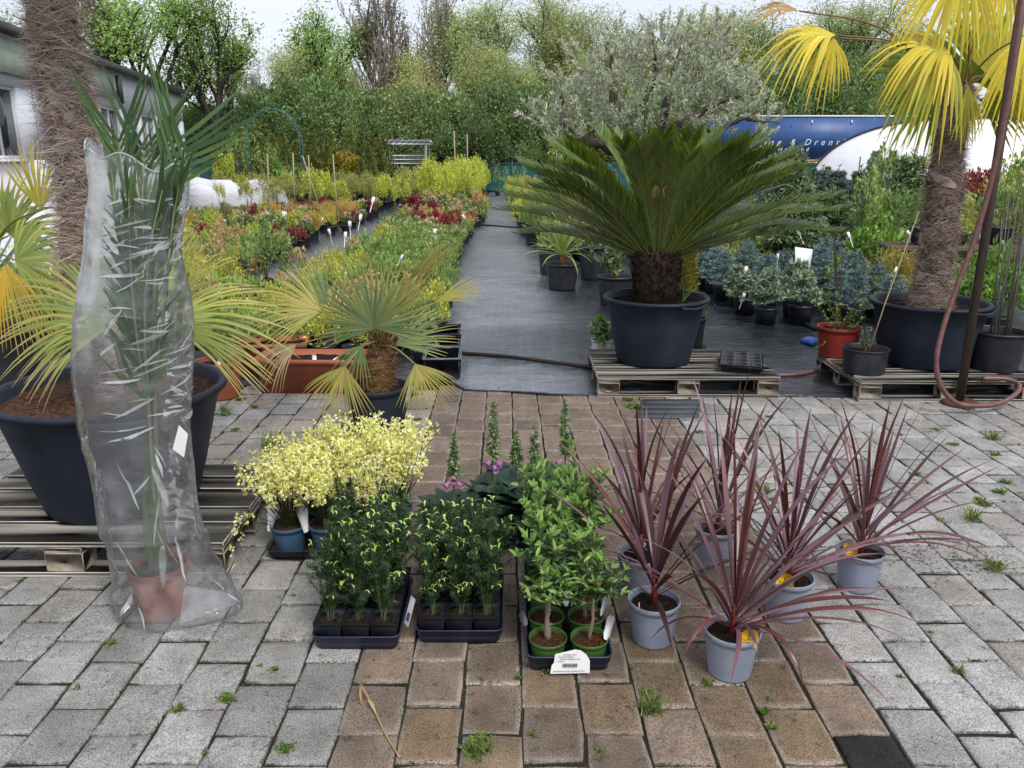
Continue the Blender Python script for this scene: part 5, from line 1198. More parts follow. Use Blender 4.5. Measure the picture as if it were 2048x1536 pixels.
# ---- single pots on the cloth
GR = [(.12, .2, .05), (.09, .16, .045), (.17, .25, .06)]
root = thing('yucca_plant', 'green sword-leaved yucca in black pot beside the centre path', 'plant', (.61, 9.7, .02)); add_pot(root, .205, .31, 'black_plastic', drop=.03, rim=.03)
rng = np.random.default_rng(61)
for k in range(46):
    p, hw, S, c = sword(rng, k * 2.4, R(88) - (k / 46) * R(85), rng.uniform(.42, .62), .014, rng.uniform(.2, .9) + .6 * (k / 46), np.array([.20, .27, .07]) * rng.uniform(.8, 1.3)); mb = MB(); strip(mb, p, hw, S, .2, c); mb.build('leaf', M['leaf'], root, (0, 0, .40))
mb = MB(); tube(mb, [(0, 0, .27), (0, 0, .42)], [.03, .025], 8, (.3, .14, .06)); mb.build('stem', M['leaf'], root)
for lab, x, y, r, h, sd, n, H, ll in (('grey-leaved shrub in tall black pot behind the yucca', 1.08, 10.6, .20, .42, 1, 10, .55, .05), ('sparse strap-leaved plant in black pot left of the sago palm tub', 1.12, 8.65, .195, .30, 2, 9, .45, .12), ('tall black pot behind the sago palm tub', 1.52, 6.55, .095, .24, 3, 6, .25, .04),
                                ('black pot with olive shoots behind the sago palm, far row', 1.7, 10.3, .2, .36, 4, 12, .5, .05), ('black pot of leafy shoots behind the yucca, farther back', .55, 11.0, .2, .36, 6, 14, .45, .06)):
    root = thing('potted_plant', lab, 'plant', (x, y, .02)); add_pot(root, r, h, 'black_plastic', drop=.03, rim=.03); twigs(root, h - .04, n, H, sd, GR + [(.16, .17, .10)], ll, .22 if sd == 2 else .45, .45, nleaf=16)
root = thing('variegated_plant', 'small white-edged leafy plant beside the sago palm tub', 'plant', (.715, 6.25, .02)); add_pot(root, .08, .12, 'paper', drop=.015); twigs(root, .1, 22, .2, 9, [(.10, .2, .05), (.45, .5, .3), (.16, .28, .08)], .06, .6, .7, nleaf=12)
root = thing('cypress', 'golden-green conical cypress standing behind the sago palm', 'shrub', (1.58, 7.6, .02)); add_pot(root, .14, .24, 'black_plastic', drop=.02)
mb = MB(); n = 5200; u = rng.uniform(0, 1, n); a = rng.uniform(0, 6.28, n); r_ = .19 * np.interp(u, [0, .15, .6, 1], [.75, 1, .85, .1]) * np.sqrt(rng.uniform(.25, 1, n)); pos = np.column_stack([np.cos(a) * r_, np.sin(a) * r_, .23 + u * .72])
place(mb, LEAF, pos, np.stack([np.cos(a) * .7, np.sin(a) * .7, .8 + 0 * a], 1) + rng.normal(0, .3, (n, 3)), rdir(rng, n), rng.uniform(.025, .05, n), .012, pick(rng, [(.20, .18, .03), (.14, .15, .03), (.26, .22, .04)], n, .2)); mb.build('foliage', M['needle'], root)

# ---- on the right pallet
root = thing('red_pot_plant', 'twiggy pale-green shrub in red pot on the right pallet', 'plant', (2.37, 5.68, .146)); add_pot(root, .152, .215, 'pot_red', rb=.125, drop=.03, rim=.03)
twigs(root, .18, 16, .34, 21, [(.17, .24, .07), (.24, .3, .10), (.13, .2, .05)], .03, .5, .75, (.10, .07, .04), 24); mb = MB()
for k in range(6):
    a = rng.uniform(0, 6.28); tube(mb, curve([np.array([0, 0, .18]), np.array([math.cos(a) * .05, math.sin(a) * .05, .5]), np.array([math.cos(a) * .12, math.sin(a) * .12, .85 + .1 * rng.random()])], 8), np.linspace(.004, .0015, 9), 5, (.09, .05, .035))
mb.build('long_shoots', M['leaf'], root)
root = thing('potted_cutting', 'small leafy cutting tied to a cane in low black pot on the right pallet', 'plant', (2.365, 5.20, .146)); add_pot(root, .148, .165, 'black_plastic', rb=.13, drop=.03, rim=.012, lip=.03)
twigs(root, .14, 3, .2, 22, [(.15, .23, .06), (.1, .17, .05)], .035, .5, .3, nleaf=16); mb = MB(); tube(mb, [(.02, 0, .13), (.10, .03, .45), (.28, .10, 1.05)], .004, 6); mb.build('cane', M['cane'], root)
root = thing('stick_pot', 'black pot full of tall grey stems at the right edge of the right pallet', 'plant', (3.285, 5.28, .146)); add_pot(root, .185, .265, 'black_plastic', drop=.04, rim=.02)
mb = MB()
for k in range(15):
    a = rng.uniform(0, 6.28); b = np.array([math.cos(a) * .09 * rng.random(), math.sin(a) * .09 * rng.random(), .2]); tube(mb, [b, b + [rng.normal(0, .06), rng.normal(0, .05), rng.uniform(.7, 1.1)]], [.005, .0025], 5, pick(rng, [(.2, .2, .19), (.13, .12, .1)], 1)[0])
mb.build('stems', M['leaf'], root)
r2 = thing('hosta', 'bright green leafy plant behind the stick pot at the right edge', 'plant', (3.45, 6.2, .02)); add_pot(r2, .18, .2, 'black_plastic'); twigs(r2, .18, 40, .42, 24, [(.13, .27, .04), (.18, .33, .05), (.10, .2, .035)], .075, .62, .55, nleaf=14, tpl=LEAF6)
M['blue_film'] = mat_surf('blue_film', (.02, .12, .45), (.015, .08, .3), 30, .3, .5, 60, .6)
mb = MB(); n = 14; a = np.linspace(0, 2 * math.pi, n, endpoint=False); rr = [(0.055, 0), (.07, .02), (.06, .045), (.03, .06), (.001, .062)]
V = np.array([[(r * math.cos(t_) * (1 + .3 * math.sin(t_ * 5 + k * 2)), r * math.sin(t_) * (1 + .3 * math.cos(t_ * 4 + k)), z_ + .006 * math.sin(t_ * 7)) for t_ in a] for k, (r, z_) in enumerate(rr)]).reshape(-1, 3)
mb.add(V, [[k * n + j, k * n + (j + 1) % n, (k + 1) * n + (j + 1) % n, (k + 1) * n + j] for k in range(4) for j in range(n)])
p = gr(1617, 693, .0); tag(mb.build('blue_bag', M['blue_film'], None, (p[0], p[1], .022)), 'crumpled bright blue plastic film on the cloth left of the red pot', 'film')

# ================================================================== BUILDINGS AND FAR THINGS
M['panel'] = mat_surf('white_wall_panel', srgb(228, 229, 236), srgb(216, 217, 226), 2, .6, .05, 20, .3)
M['white_frame'] = mat_surf('white_frame', (.72, .72, .74), (.66, .66, .68), 6, .45, .02)
M['roof'] = mat_surf('grey_roof', srgb(120, 122, 118), srgb(95, 98, 95), 3, .7, .1)
M['fascia'] = mat_surf('dark_fascia', (.03, .032, .03), (.05, .05, .045), 4, .6, .05)
M['canopy_green'] = mat_surf('pale_green_board', srgb(178, 188, 172), srgb(165, 176, 160), 4, .7, .05)
m, n_, l_, p_ = newmat('window_glass'); p_.inputs['Base Color'].default_value = (.03, .04, .04, 1); p_.inputs['Roughness'].default_value = .06; p_.inputs['Specular IOR Level'].default_value = .6; M['glass'] = m
bA, bB = np.array([-8.15, 9.0]), np.array([-11.35, 29.0]); bd = (bB - bA); bl_ = np.linalg.norm(bd); bang = math.atan2(bd[1], bd[0])
root = thing('white_building', 'long white low building with a row of windows on the left', 'building', (bA[0], bA[1], 0), bang)    # local x runs back along the wall, +y = away from the yard
EH = 3.75
def part(name, lo, hi, mat, parent=root): m1 = MB(); box(m1, lo, hi); return m1.build(name, M[mat], parent)
wn_ = [(3.0, 1.55), (5.3, 1.55), (8.2, 1.5), (9.9, 1.5), (11.6, 1.5), (13.4, 1.5), (15.1, 1.5), (16.8, 1.5), (18.4, 1.4)]; wz0, wz1 = 1.55, 2.85
part('wall', (0, 0, 0), (bl_, 8, wz0), 'panel'); part('wall', (0, 0, wz1), (bl_, 8, EH), 'panel')
xs_ = [0] + [v for a, w_ in wn_ for v in (a, a + w_)] + [bl_]
for k in range(0, len(xs_), 2): part('pier', (xs_[k], 0, wz0), (xs_[k + 1], .25, wz1), 'panel')
part('back_wall', (0, 7.8, wz0), (bl_, 8, wz1), 'panel'); part('end_wall', (bl_ - .2, .26, wz0), (bl_, 7.79, wz1), 'panel')
for a, w_ in wn_:
    fr_ = MB(); t_ = .07
    for lo, hi in (((a, .05, wz0), (a + w_, .13, wz0 + t_)), ((a, .05, wz1 - t_), (a + w_, .13, wz1)), ((a, .05, wz0 + t_), (a + t_, .13, wz1 - t_)), ((a + w_ - t_, .05, wz0 + t_), (a + w_, .13, wz1 - t_)), ((a + w_ / 2 - t_ / 2, .055, wz0 + t_), (a + w_ / 2 + t_ / 2, .125, wz1 - t_))): box(fr_, lo, hi)
    w = fr_.build('window', M['white_frame'], root)
    for s in (0, 1): m1 = MB(); box(m1, (a + t_ + s * (w_ / 2 - t_ / 2), .08, wz0 + t_), (a + w_ / 2 - t_ / 2 + s * (w_ / 2 - t_ / 2), .095, wz1 - t_)); m1.build('pane', M['glass'], w)
    m1 = MB(); box(m1, (a - .05, -.08, wz0 - .05), (a + w_ + .05, .04, wz0 - .003)); m1.build('sill', M['white_frame'], w)
for k in range(1, 8): part('panel_joint', (k * bl_ / 8 - .01, -.004, .0), (k * bl_ / 8 + .01, -.001, EH), 'roof')
rf = part('roof', (-.6, -.22, EH + .02), (bl_ + .2, 8.4, EH + .12), 'roof'); part('fascia', (-.6, -.25, EH - .06), (bl_ + .2, -.222, EH + .13), 'fascia', rf)
part('awning_board', (6.0, -.12, EH - .7), (12.5, -.03, EH - .09), 'canopy_green'); part('gutter_pipe', (12.6, -.25, EH - .8), (12.72, -.13, EH - .13), 'fascia')
# rubble sacks and white bags in front of the building
M['white_bag'] = mat_surf('white_woven_bag', (.62, .64, .68), (.52, .54, .58), 5, .7, .6, 14, .3, dist=.03)
def lump(name, label, cat, loc, s, mat, seed, rz=0, n=18):
    rng = np.random.default_rng(seed); mb = MB(); a = np.linspace(0, 2 * math.pi, 22, endpoint=False); b = np.linspace(0, 1, 11); V = []
    for t_ in b:
        c = (1 - t_ ** 2.6) ** .5 if t_ < 1 else .02
        V.append(np.column_stack([np.cos(a) * c * s[0], np.sin(a) * c * s[1], np.full(22, t_ * s[2])]))
    V = np.array(V).reshape(-1, 3); V *= (1 + .16 * vnoise(V / max(s) * 4, seed, 3))[:, None]; V[:, 2] = np.maximum(V[:, 2], 0)
    mb.add(V, [[k * 22 + j, k * 22 + (j + 1) % 22, (k + 1) * 22 + (j + 1) % 22, (k + 1) * 22 + j] for k in range(10) for j in range(22)])
    return tag(mb.build(name, M[mat], None, loc, (0, 0, rz), smooth=True), label, cat)
p = at(405, 410, 22); lump('white_sack', 'big white bulk sack in front of the left building', 'sack', (p[0], 22, 0), (.45, .4, 1.0), 'white_bag', 3)
p = at(425, 370, 25); lump('film_heap', 'heap of crumpled white film behind the bulk sack', 'film', (p[0], 25, 0), (1.1, .6, 1.05), 'white_bag', 4)
p = at(520, 360, 27); lump('film_heap', 'small heap of white film right of the bulk sack', 'film', (p[0], 27, 0), (.9, .6, .9), 'white_bag', 5)
p = at(25, 380, 9); lump('film_heap', 'crumpled pale film sheeting at the left edge by the building', 'film', (p[0], 9.3, 0), (1.2, .6, 1.1), 'white_bag', 6)
M['blue_sheet'] = mat_surf('blue_sheet', (.08, .22, .5), (.06, .16, .4), 3, .5, .2)
mb = MB(); cbox(mb, (-.25, -.2, 0), (.25, .2, 1.7), .04); tag(mb.build('blue_barrel_cabinet', M['blue_sheet'], None, (-6.9, 10.0, 0), (0, 0, bang)), 'blue panel standing by the building at the left edge', 'panel')

# ---- green mesh fence at the end of the yard
M['net'] = mat_surf('green_shade_net', srgb(48, 96, 96), srgb(38, 80, 84), 3, .8, .2, 60, .2); M['post'] = mat_surf('fence_post', (.06, .10, .10), (.05, .08, .08), 6, .6, .05)
FY = 43.0
root = thing('net_fence', 'teal shade-net fence across the end of the yard', 'fence', (0, FY, 0))
for k in range(-8, 12):
    x0, x1 = k * 2.4, k * 2.4 + 2.4; h = 1.5 if k > -5 else 1.75
    m1 = MB(); u = np.linspace(0, 1, 13); V = []
    for zz in (.08, .6, 1.1, h): V.append(np.column_stack([x0 + u * 2.4, .03 * np.sin(u * 9 + zz * 3 + k), np.full(13, zz) - (.05 * np.sin(u * math.pi) if zz == h else 0)]))
    V = np.array(V).reshape(-1, 3); m1.add(V, [[a * 13 + j, a * 13 + j + 1, a * 13 + 14 + j, a * 13 + 13 + j] for a in range(3) for j in range(12)]); m1.build('net_panel', M['net'], root)
    m1 = MB(); tube(m1, [(x0, -.06, 0), (x0, -.06, h + .08)], .03, 8); m1.build('post', M['post'], root)
m1 = MB(); tube(m1, [(-19.2, -.07, 1.46), (28.8, -.07, 1.46)], .02, 6); m1.build('rail', M['post'], root)
# ---- white pergola
g0 = at(775, 400, 36); px0, px1 = at(778, 330, 36)[0], at(852, 330, 36)[0]; zt = at(800, 288, 36)[2]
root = thing('pergola', 'small white wooden pergola standing among the far conifers', 'pergola', (px0, 36, 0)); wd = px1 - px0
for x in (0, wd):
    for y in (0, 1.3): m1 = MB(); cbox(m1, (x - .04, y - .04, 0), (x + .04, y + .04, zt - .002), .006); m1.build('post', M['white_frame'], root)
for y in (0, 1.3): m1 = MB(); cbox(m1, (-.2, y - .03, zt), (wd + .2, y + .03, zt + .12), .006); m1.build('beam', M['white_frame'], root)
for k in range(8): m1 = MB(); x = -.1 + k * (wd + .2) / 7; cbox(m1, (x - .025, -.25, zt + .122), (x + .025, 1.55, zt + .2), .005); m1.build('rafter', M['white_frame'], root)
for k in range(3): m1 = MB(); cbox(m1, (.045, .0, zt - .5 - .16 * k), (wd - .045, .03, zt - .42 - .16 * k), .004); m1.build('slat', M['white_frame'], root)
# ---- teal hoop arch
ax0, ax1 = at(492, 300, 27)[0], at(600, 300, 27)[0]; zc = at(545, 285, 27)[2]; za = at(545, 217, 27)[2]; M['teal'] = mat_surf('teal_paint', (.04, .17, .19), (.03, .13, .15), 8, .5, .05)
root = thing('hoop_arch', 'tall teal metal hoop arch among the far conifers', 'arch', ((ax0 + ax1) / 2, 27, 0)); hw_ = (ax1 - ax0) / 2
for y in (0, .35):
    a = np.linspace(0, math.pi, 25); P = np.vstack([[(hw_, y, 0)], np.column_stack([hw_ * np.cos(a), np.full(25, y), zc + (za - zc) * np.sin(a)]), [(-hw_, y, 0)]]); m1 = MB(); tube(m1, P, .014, 7); m1.build('hoop', M['teal'], root)
for k in range(11):
    a = math.pi * k / 10; m1 = MB(); q = (hw_ * math.cos(a), zc + (za - zc) * math.sin(a)); tube(m1, [(q[0], 0, q[1]), (q[0], .35, q[1])], .012, 5); m1.build('rung', M['teal'], root)
# ---- white polytunnels
def mat_tunnel():
    m, n, l, p = newmat('tunnel_film'); p.inputs['Base Color'].default_value = (.82, .825, .86, 1); p.inputs['Roughness'].default_value = .4
    g = n.new('ShaderNodeTexCoord'); z = n.new('ShaderNodeTexNoise'); z.inputs['Scale'].default_value = 1.5; z.inputs['Detail'].default_value = 5; l.new(g.outputs['Object'], z.inputs['Vector'])
    b = n.new('ShaderNodeBump'); b.inputs['Strength'].default_value = .4; b.inputs['Distance'].default_value = .1; l.new(z.outputs['Fac'], b.inputs['Height']); l.new(b.outputs[0], p.inputs['Normal']); return m
M['tunnel'] = mat_tunnel()
def tunnel(label, xc, y0, W, H, L, rz=0):
    root = thing('polytunnel', label, 'greenhouse', (xc, y0, 0), rz)
    a = np.linspace(0, math.pi, 37); prof = np.column_stack([W * np.sign(np.cos(a)) * np.abs(np.cos(a)) ** .8, H * np.sin(a) ** .8])
    ny = int(L / 1.5) + 1; V = []
    for k in range(ny):
        sag = 1 - .012 * (k % 2); V.append(np.column_stack([prof[:, 0] * sag, np.full(37, k * 1.5), prof[:, 1] * sag]))
    V = np.array(V).reshape(-1, 3); m1 = MB(); m1.add(V, [[k * 37 + j, k * 37 + j + 1, (k + 1) * 37 + j + 1, (k + 1) * 37 + j] for k in range(ny - 1) for j in range(36)]); m1.build('film_cover', M['tunnel'], root, smooth=True)
    m1 = MB(); ss = [.995, .93, .8, .6, .35, .02]; m1.add(np.vstack([np.column_stack([prof[:, 0] * s, np.full(37, .02 - 1.3 * (1 - s ** 2)), prof[:, 1] * s]) for s in ss]), [[k * 37 + j, k * 37 + j + 1, (k + 1) * 37 + j + 1, (k + 1) * 37 + j] for k in range(5) for j in range(36)]); m1.build('end_film', M['tunnel'], root, smooth=True)
    for y in (-.03, 1.2): m1 = MB(); tube(m1, np.column_stack([prof[:, 0] * 1.006, np.full(37, y), prof[:, 1] * 1.006]), .025, 6); m1.build('hoop', M['steel_dark'], root)
    for s in (-.62, .62): m1 = MB(); tube(m1, [(W * s, -1.35, 0), (W * s, -1.35, H * .6)], .022, 6); m1.build('end_post', M['steel_dark'], root)
    return root
xl = at(1622, 385, 25)[0]; xr = at(2190, 385, 25)[0]; tunnel('near white polytunnel behind the shrubs on the right', (xl + xr) / 2, 25, (xr - xl) / 2, at(1900, 236, 25)[2], 12, R(-24))
tunnel('farther white polytunnel at the right edge', at(2180, 300, 33)[0], 33, 5.2, at(2000, 224, 33)[2], 14, R(-26))
# ---- blue lorry trailer
M['trailer_blue'] = mat_surf('blue_trailer_side', srgb(50, 86, 140), srgb(44, 76, 126), 1.2, .45, .05, 8, .4, stretch=(1, 1, .2)); M['trailer_white'] = mat_surf('white_lettering', (.75, .78, .85), (.7, .73, .8), 4, .5, 0)
M['stripe'] = mat_surf('orange_stripe', (.45, .22, .12), (.36, .18, .10), 3, .5, .02); M['rubber'] = mat_surf('tyre_rubber', (.02, .02, .02), (.03, .03, .03), 8, .8, .1)
TYR = 46.5; tx0, tx1 = at(1418, 280, TYR)[0], at(1418, 280, TYR)[0] + 13.7; z0_, z1_ = at(1600, 319, TYR)[2], at(1600, 234, TYR)[2]
root = thing('lorry_trailer', 'long blue lorry trailer with white lettering parked behind the yard', 'trailer', (tx0, TYR, 0)); Lt = tx1 - tx0
part('body', (0, 0, z0_), (Lt, 2.5, z1_), 'trailer_blue', root); part('top_rail', (-.02, -.03, z1_ + .002), (Lt + .02, 2.53, z1_ + .09), 'white_frame', root)
for k, mt in enumerate(('stripe', 'white_frame', 'stripe')): part('side_rail', (-.01, -.03, z0_ - .13 * (k + 1) + .004), (Lt + .01, 2.53, z0_ - .13 * k - .004), mt, root)
part('chassis', (.4, .5, z0_ - .8), (Lt - .4, 2.0, z0_ - .4), 'fascia', root)
for x in (9.2, 10.5, 11.8):
    for y in (.0, 2.2):
        m1 = MB(); a = np.linspace(0, 2 * math.pi, 24, endpoint=False)
        V = np.vstack([np.column_stack([x + r * np.cos(a), np.full(24, yy), .5 + r * np.sin(a)]) for r, yy in ((.28, y), (.46, y), (.5, y + .03), (.5, y + .27), (.46, y + .3))]); m1.add(V, [[k * 24 + j, k * 24 + (j + 1) % 24, k * 24 + 24 + (j + 1) % 24, k * 24 + 24 + j] for k in range(4) for j in range(24)])
        w = m1.build('wheel', M['rubber'], root); m1 = MB(); m1.add(np.column_stack([x + .29 * np.cos(a), np.full(24, y + .02), .5 + .29 * np.sin(a)]), [list(range(24))]); m1.build('rim', M['white_frame'], w)
for x in (2.4, 2.9): part('landing_leg', (x, .4, 0), (x + .14, .54, z0_ - .4), 'white_frame', root)
me = text_mesh('Koning & Drenth', .46, M['trailer_white'], .35, 1.85); xa = at(1478, 290, TYR)[0] - tx0; link('lettering', me, root, (xa, -.012, at(1500, 290, TYR)[2]), (R(90), 0, 0), (1, 1, 1))
me = text_mesh('Boskoop Holland', .30, M['trailer_white'], .35, 1.85); link('lettering', me, root, (xa, -.012, at(1500, 302, TYR)[2]), (R(90), 0, 0), (1, 1, 1))
for k in range(6): part('lashing_eye', (1.2 + k * 2.2, -.035, z1_ - .35), (1.28 + k * 2.2, -.005, z1_ - .18), 'white_frame', root)
# ---- blue tarpaulin sheds, lattice mast
for lab, px, py, Y, w_, h_, mt in (('small blue tarpaulin shed behind the net fence', 1080, 300, 47, 2.2, at(1080, 302, 47)[2], 'trailer_blue'), ('light blue covered stall behind the olive tree', 1312, 255, 50, 2.8, at(1312, 250, 50)[2], 'blue_sheet')):
    x = at(px, py, Y)[0]; root = thing('tarpaulin_shed', lab, 'shed', (x, Y, 0)); part('walls', (-w_ / 2, 0, 0), (w_ / 2, 2, h_ - .5), mt, root)
    m1 = MB(); m1.add([(-w_ / 2 - .1, -.1, h_ - .49), (w_ / 2 + .1, -.1, h_ - .49), (w_ / 2 + .1, 2.1, h_ - .49), (-w_ / 2 - .1, 2.1, h_ - .49), (0, -.1, h_), (0, 2.1, h_)], [[0, 4, 5, 3], [1, 2, 5, 4]]); m1.add([(-w_ / 2, -.05, h_ - .49), (w_ / 2, -.05, h_ - .49), (0, -.05, h_)], [[0, 1, 2]]); m1.build('cover', M[mt], root)
M['mast'] = mat_surf('mast_steel', srgb(150, 180, 195), srgb(130, 160, 180), 5, .6, 0)
mp_ = at(1893, 130, 130); mh = 36; root = thing('lattice_mast', 'slim pale lattice mast far behind the trees at the upper right', 'mast', (mp_[0], 130, 0))
for sx in (-.5, .5):
    for sy in (-.5, .5): m1 = MB(); tube(m1, [(sx, sy, 0), (sx, sy, mh)], .09, 5); m1.build('leg', M['mast'], root)
for k in range(24):
    z_ = k * 1.5; s = 1 if k % 2 else -1; m1 = MB(); tube(m1, [(-.5 * s, -.5, z_), (.5 * s, -.5, z_ + 1.5)], .06, 4); tube(m1, [(-.5 * s, .5, z_), (.5 * s, .5, z_ + 1.5)], .06, 4); m1.build('brace', M['mast'], root)
# ================================================================== PLANT KINDS FOR THE BEDS (meshes shared between copies)
def clump(mb, rng, n, rx, rz, z0, tpl, ll, lw, cols, up=.4, k=14, tight=.33, tops=None, topfrac=0, shell=.5):
    a = rng.uniform(0, 6.28, k); u = rng.uniform(-.15, 1, k); rr = np.sqrt(np.clip(1 - np.clip(u, 0, 1) ** 2, .05, 1)) * rng.uniform(shell, 1, k)
    c = np.column_stack([np.cos(a) * rr * rx, np.sin(a) * rr * rx, z0 + rz * (.42 + .5 * u)])
    w = rng.integers(0, k, n); off = unit(rng.normal(size=(n, 3))) * (rng.uniform(0, 1, (n, 1)) ** .5) * np.array([rx, rx, rz]) * tight
    pos = c[w] + off; out = pos - np.array([0, 0, z0 + rz * .25]); d = unit(out) * .8 + rng.normal(0, .45, (n, 3)) + [0, 0, up]
    ln = ll * rng.uniform(.6, 1.25, n); col = pick(rng, cols, n, .22)
    if tops is not None:
        hi = (pos[:, 2] > z0 + rz * (1 - topfrac)) & (rng.random(n) < .75); col[hi] = pick(rng, tops, n, .15)[hi]
    place(mb, tpl, pos, d, rdir(rng, n, .7), ln, ln * lw, col)
def stems(mb, rng, n, H, sp, r, col, z0=0):
    for _ in range(n):
        a = rng.uniform(0, 6.28); e = math.pi / 2 - abs(rng.normal(0, sp)); d = np.array([math.cos(a) * math.cos(e), math.sin(a) * math.cos(e), math.sin(e)])
        tube(mb, [np.array([0, 0, z0]), np.array([0, 0, z0]) + d * H * .55, np.array([0, 0, z0]) + d * H + [0, 0, .04 * H]], [r, r * .7, r * .35], 4, col, cap=False)
KINDS = {}
def kind(name, pr, ph, build, potmat='black_plastic', n=2, mat='leaf', cat='plant'):
    r_ = []
    for v in range(n):
        rng = np.random.default_rng(abs(hash(name)) % 1000 * 0 + sum(map(ord, name)) + v * 7); mb = MB(); build(mb, rng); me = mb.mesh('foliage', [M[mat], M[potmat], M['soil']])
        wb = MB(); wb.V, wb.F, wb.C, wb.n = list(mb.V), list(mb.F), list(mb.C), mb.n
        rb = pr * .8; lathe(wb, [(rb, 0), (pr * .97, ph - .02), (pr, ph - .018), (pr, ph), (pr * .94, ph), (pr * .9, ph - .025)], 16, mat=1)
        nn = 16; a = np.linspace(0, 2 * math.pi, nn, endpoint=False); wb.add(np.column_stack([np.cos(a) * pr * .9, np.sin(a) * pr * .9, np.full(nn, ph - .025)]), [list(range(nn))], mat=2)
        r_.append((me, wb.mesh('potted', [M[mat], M[potmat], M['soil']])))
    KINDS[name] = (r_, pr, ph, potmat, cat)
POTL = {}
def low_pot(pr, ph, mat):
    k = (pr, ph, mat)
    if k not in POTL:
        mb = MB(); rb = pr * .8; lathe(mb, [(.001, .003), (rb * .95, .003), (rb, 0), (pr * .96, ph - .022), (pr * .965, ph - .02), (pr * 1.02, ph - .018), (pr * 1.02, ph), (pr * .95, ph), (pr * .9, ph - .03)], 22); POTL[k] = mb.mesh('pot', M[mat], True)
    return POTL[k]
rngb = np.random.default_rng(99)
def put(k, x, y, label, group, s=1., rz=None, whole=None, z=.014, name=None, tall=1.):
    r_, pr, ph, pm, cat = KINDS[k]; me, wh = r_[rngb.integers(0, len(r_))]
    rz = rngb.uniform(0, 6.28) if rz is None else rz; whole = (y > 13.5) if whole is None else whole
    nm = name or k
    if whole:
        o = link(nm, wh, None, (x, y, z), (0, 0, rz), (s, s, s * tall)); tag(o, label, cat, group); return o
    o = thing(nm, label, cat, (x, y, z), rz, group, (s, s, s)); link('pot', low_pot(pr, ph, pm), o); link('soil', soil_mesh(pr * .88, 'soil', .004, 14), o, (0, 0, ph - .026))
    link('foliage', me, o, scale=(1, 1, tall)); return o
LG = [(.26, .37, .11), (.21, .31, .09), (.33, .43, .14), (.16, .25, .08)]; YGn = [(.50, .55, .08), (.43, .50, .08), (.58, .58, .11), (.34, .44, .08)]; DG = [(.08, .14, .05), (.11, .18, .055), (.06, .11, .045)]
ORG = [(.58, .34, .16), (.62, .44, .24), (.50, .26, .15), (.60, .50, .26)]; RED = [(.30, .04, .05), (.38, .06, .08), (.22, .03, .05), (.16, .035, .035)]; PNK = [(.60, .28, .32), (.68, .50, .46), (.60, .42, .28)]; CRM = [(.62, .58, .38), (.66, .64, .48), (.5, .52, .28)]
def b1(mb, r): stems(mb, r, 6, .16, .5, .002, (.09, .13, .04), .10); clump(mb, r, 240, .13, .24, .11, LEAF, .062, .34, LG, .5, 12)
kind('leafy_perennial', .085, .13, b1)
def b2(mb, r): stems(mb, r, 9, .24, .5, .002, (.13, .08, .04), .12); clump(mb, r, 420, .15, .27, .12, LEAF, .034, .5, YGn, .5, 16, tops=[(.42, .42, .09), (.44, .40, .12)], topfrac=.3)
kind('golden_spirea', .095, .15, b2)
def b3(mb, r): stems(mb, r, 8, .26, .4, .002, (.12, .07, .04), .12); clump(mb, r, 330, .13, .28, .12, LEAF, .046, .42, LG + [(.18, .17, .06)], .5, 14, tops=ORG, topfrac=.38)
kind('orange_tipped_shrub', .095, .15, b3)
def b4(mb, r): stems(mb, r, 7, .24, .45, .002, (.10, .04, .04), .12); clump(mb, r, 330, .14, .24, .12, LEAF, .045, .6, RED + [(.14, .12, .05)], .4, 14)
kind('red_leaved_shrub', .095, .15, b4)
def b5(mb, r): stems(mb, r, 6, .2, .5, .002, (.09, .12, .04), .11); clump(mb, r, 280, .15, .22, .11, LEAF, .055, .5, LG + DG, .4, 13); clump(mb, r, 90, .14, .14, .22, LEAF, .035, .9, PNK + CRM, .9, 10, .2)
kind('flowering_perennial', .09, .13, b5)
def b6(mb, r): clump(mb, r, 520, .24, .17, .10, NEEDLE, .06, .12, [(.13, .15, .04), (.09, .12, .035), (.17, .15, .05)], .3, 20, tops=[(.22, .15, .06), (.17, .15, .05)], topfrac=.35)
kind('spreading_juniper', .10, .12, b6, mat='needle', cat='shrub')
def b7(mb, r):
    n = 260; a = r.uniform(0, 6.28, n); e = r.uniform(.75, 1.5, n); place(mb, NEEDLE, np.column_stack([r.normal(0, .03, n), r.normal(0, .03, n), np.full(n, .13)]), np.stack([np.cos(a) * np.cos(e), np.sin(a) * np.cos(e), np.sin(e)], 1), rdir(r, n), r.uniform(.15, .32, n), .007, pick(r, [(.46, .36, .09), (.48, .29, .09), (.40, .36, .11)], n, .2)); clump(mb, r, 180, .12, .22, .16, LEAF, .03, .5, [(.5, .38, .09), (.48, .28, .08)], .6, 9)
kind('golden_sedge', .095, .15, b7)
def b8(mb, r): stems(mb, r, 12, .95, .22, .005, (.14, .12, .05), .18); clump(mb, r, 900, .30, 1.0, .24, LEAF, .066, .42, YGn, .4, 34, .22)
kind('tall_yellow_green_shrub', .15, .26, b8, cat='shrub')
def b9(mb, r):
    n = 1500; u = r.uniform(0, 1, n); a = r.uniform(0, 6.28, n); rr = .30 * np.interp(u, [0, .12, .6, 1], [.7, 1, .8, .06]) * np.sqrt(r.uniform(.35, 1, n)) * (1 + .15 * np.sin(a * 4 + u * 9)); place(mb, LEAF, np.column_stack([np.cos(a) * rr, np.sin(a) * rr, .22 + u * 1.55]), np.stack([np.cos(a) * .5, np.sin(a) * .5, .9 + 0 * a], 1) + r.normal(0, .25, (n, 3)), rdir(r, n), r.uniform(.07, .14, n), .04, pick(r, [(.12, .16, .045), (.16, .20, .055), (.09, .13, .04), (.22, .23, .06)], n, .22))
kind('thuja', .17, .28, b9, mat='needle', cat='conifer')
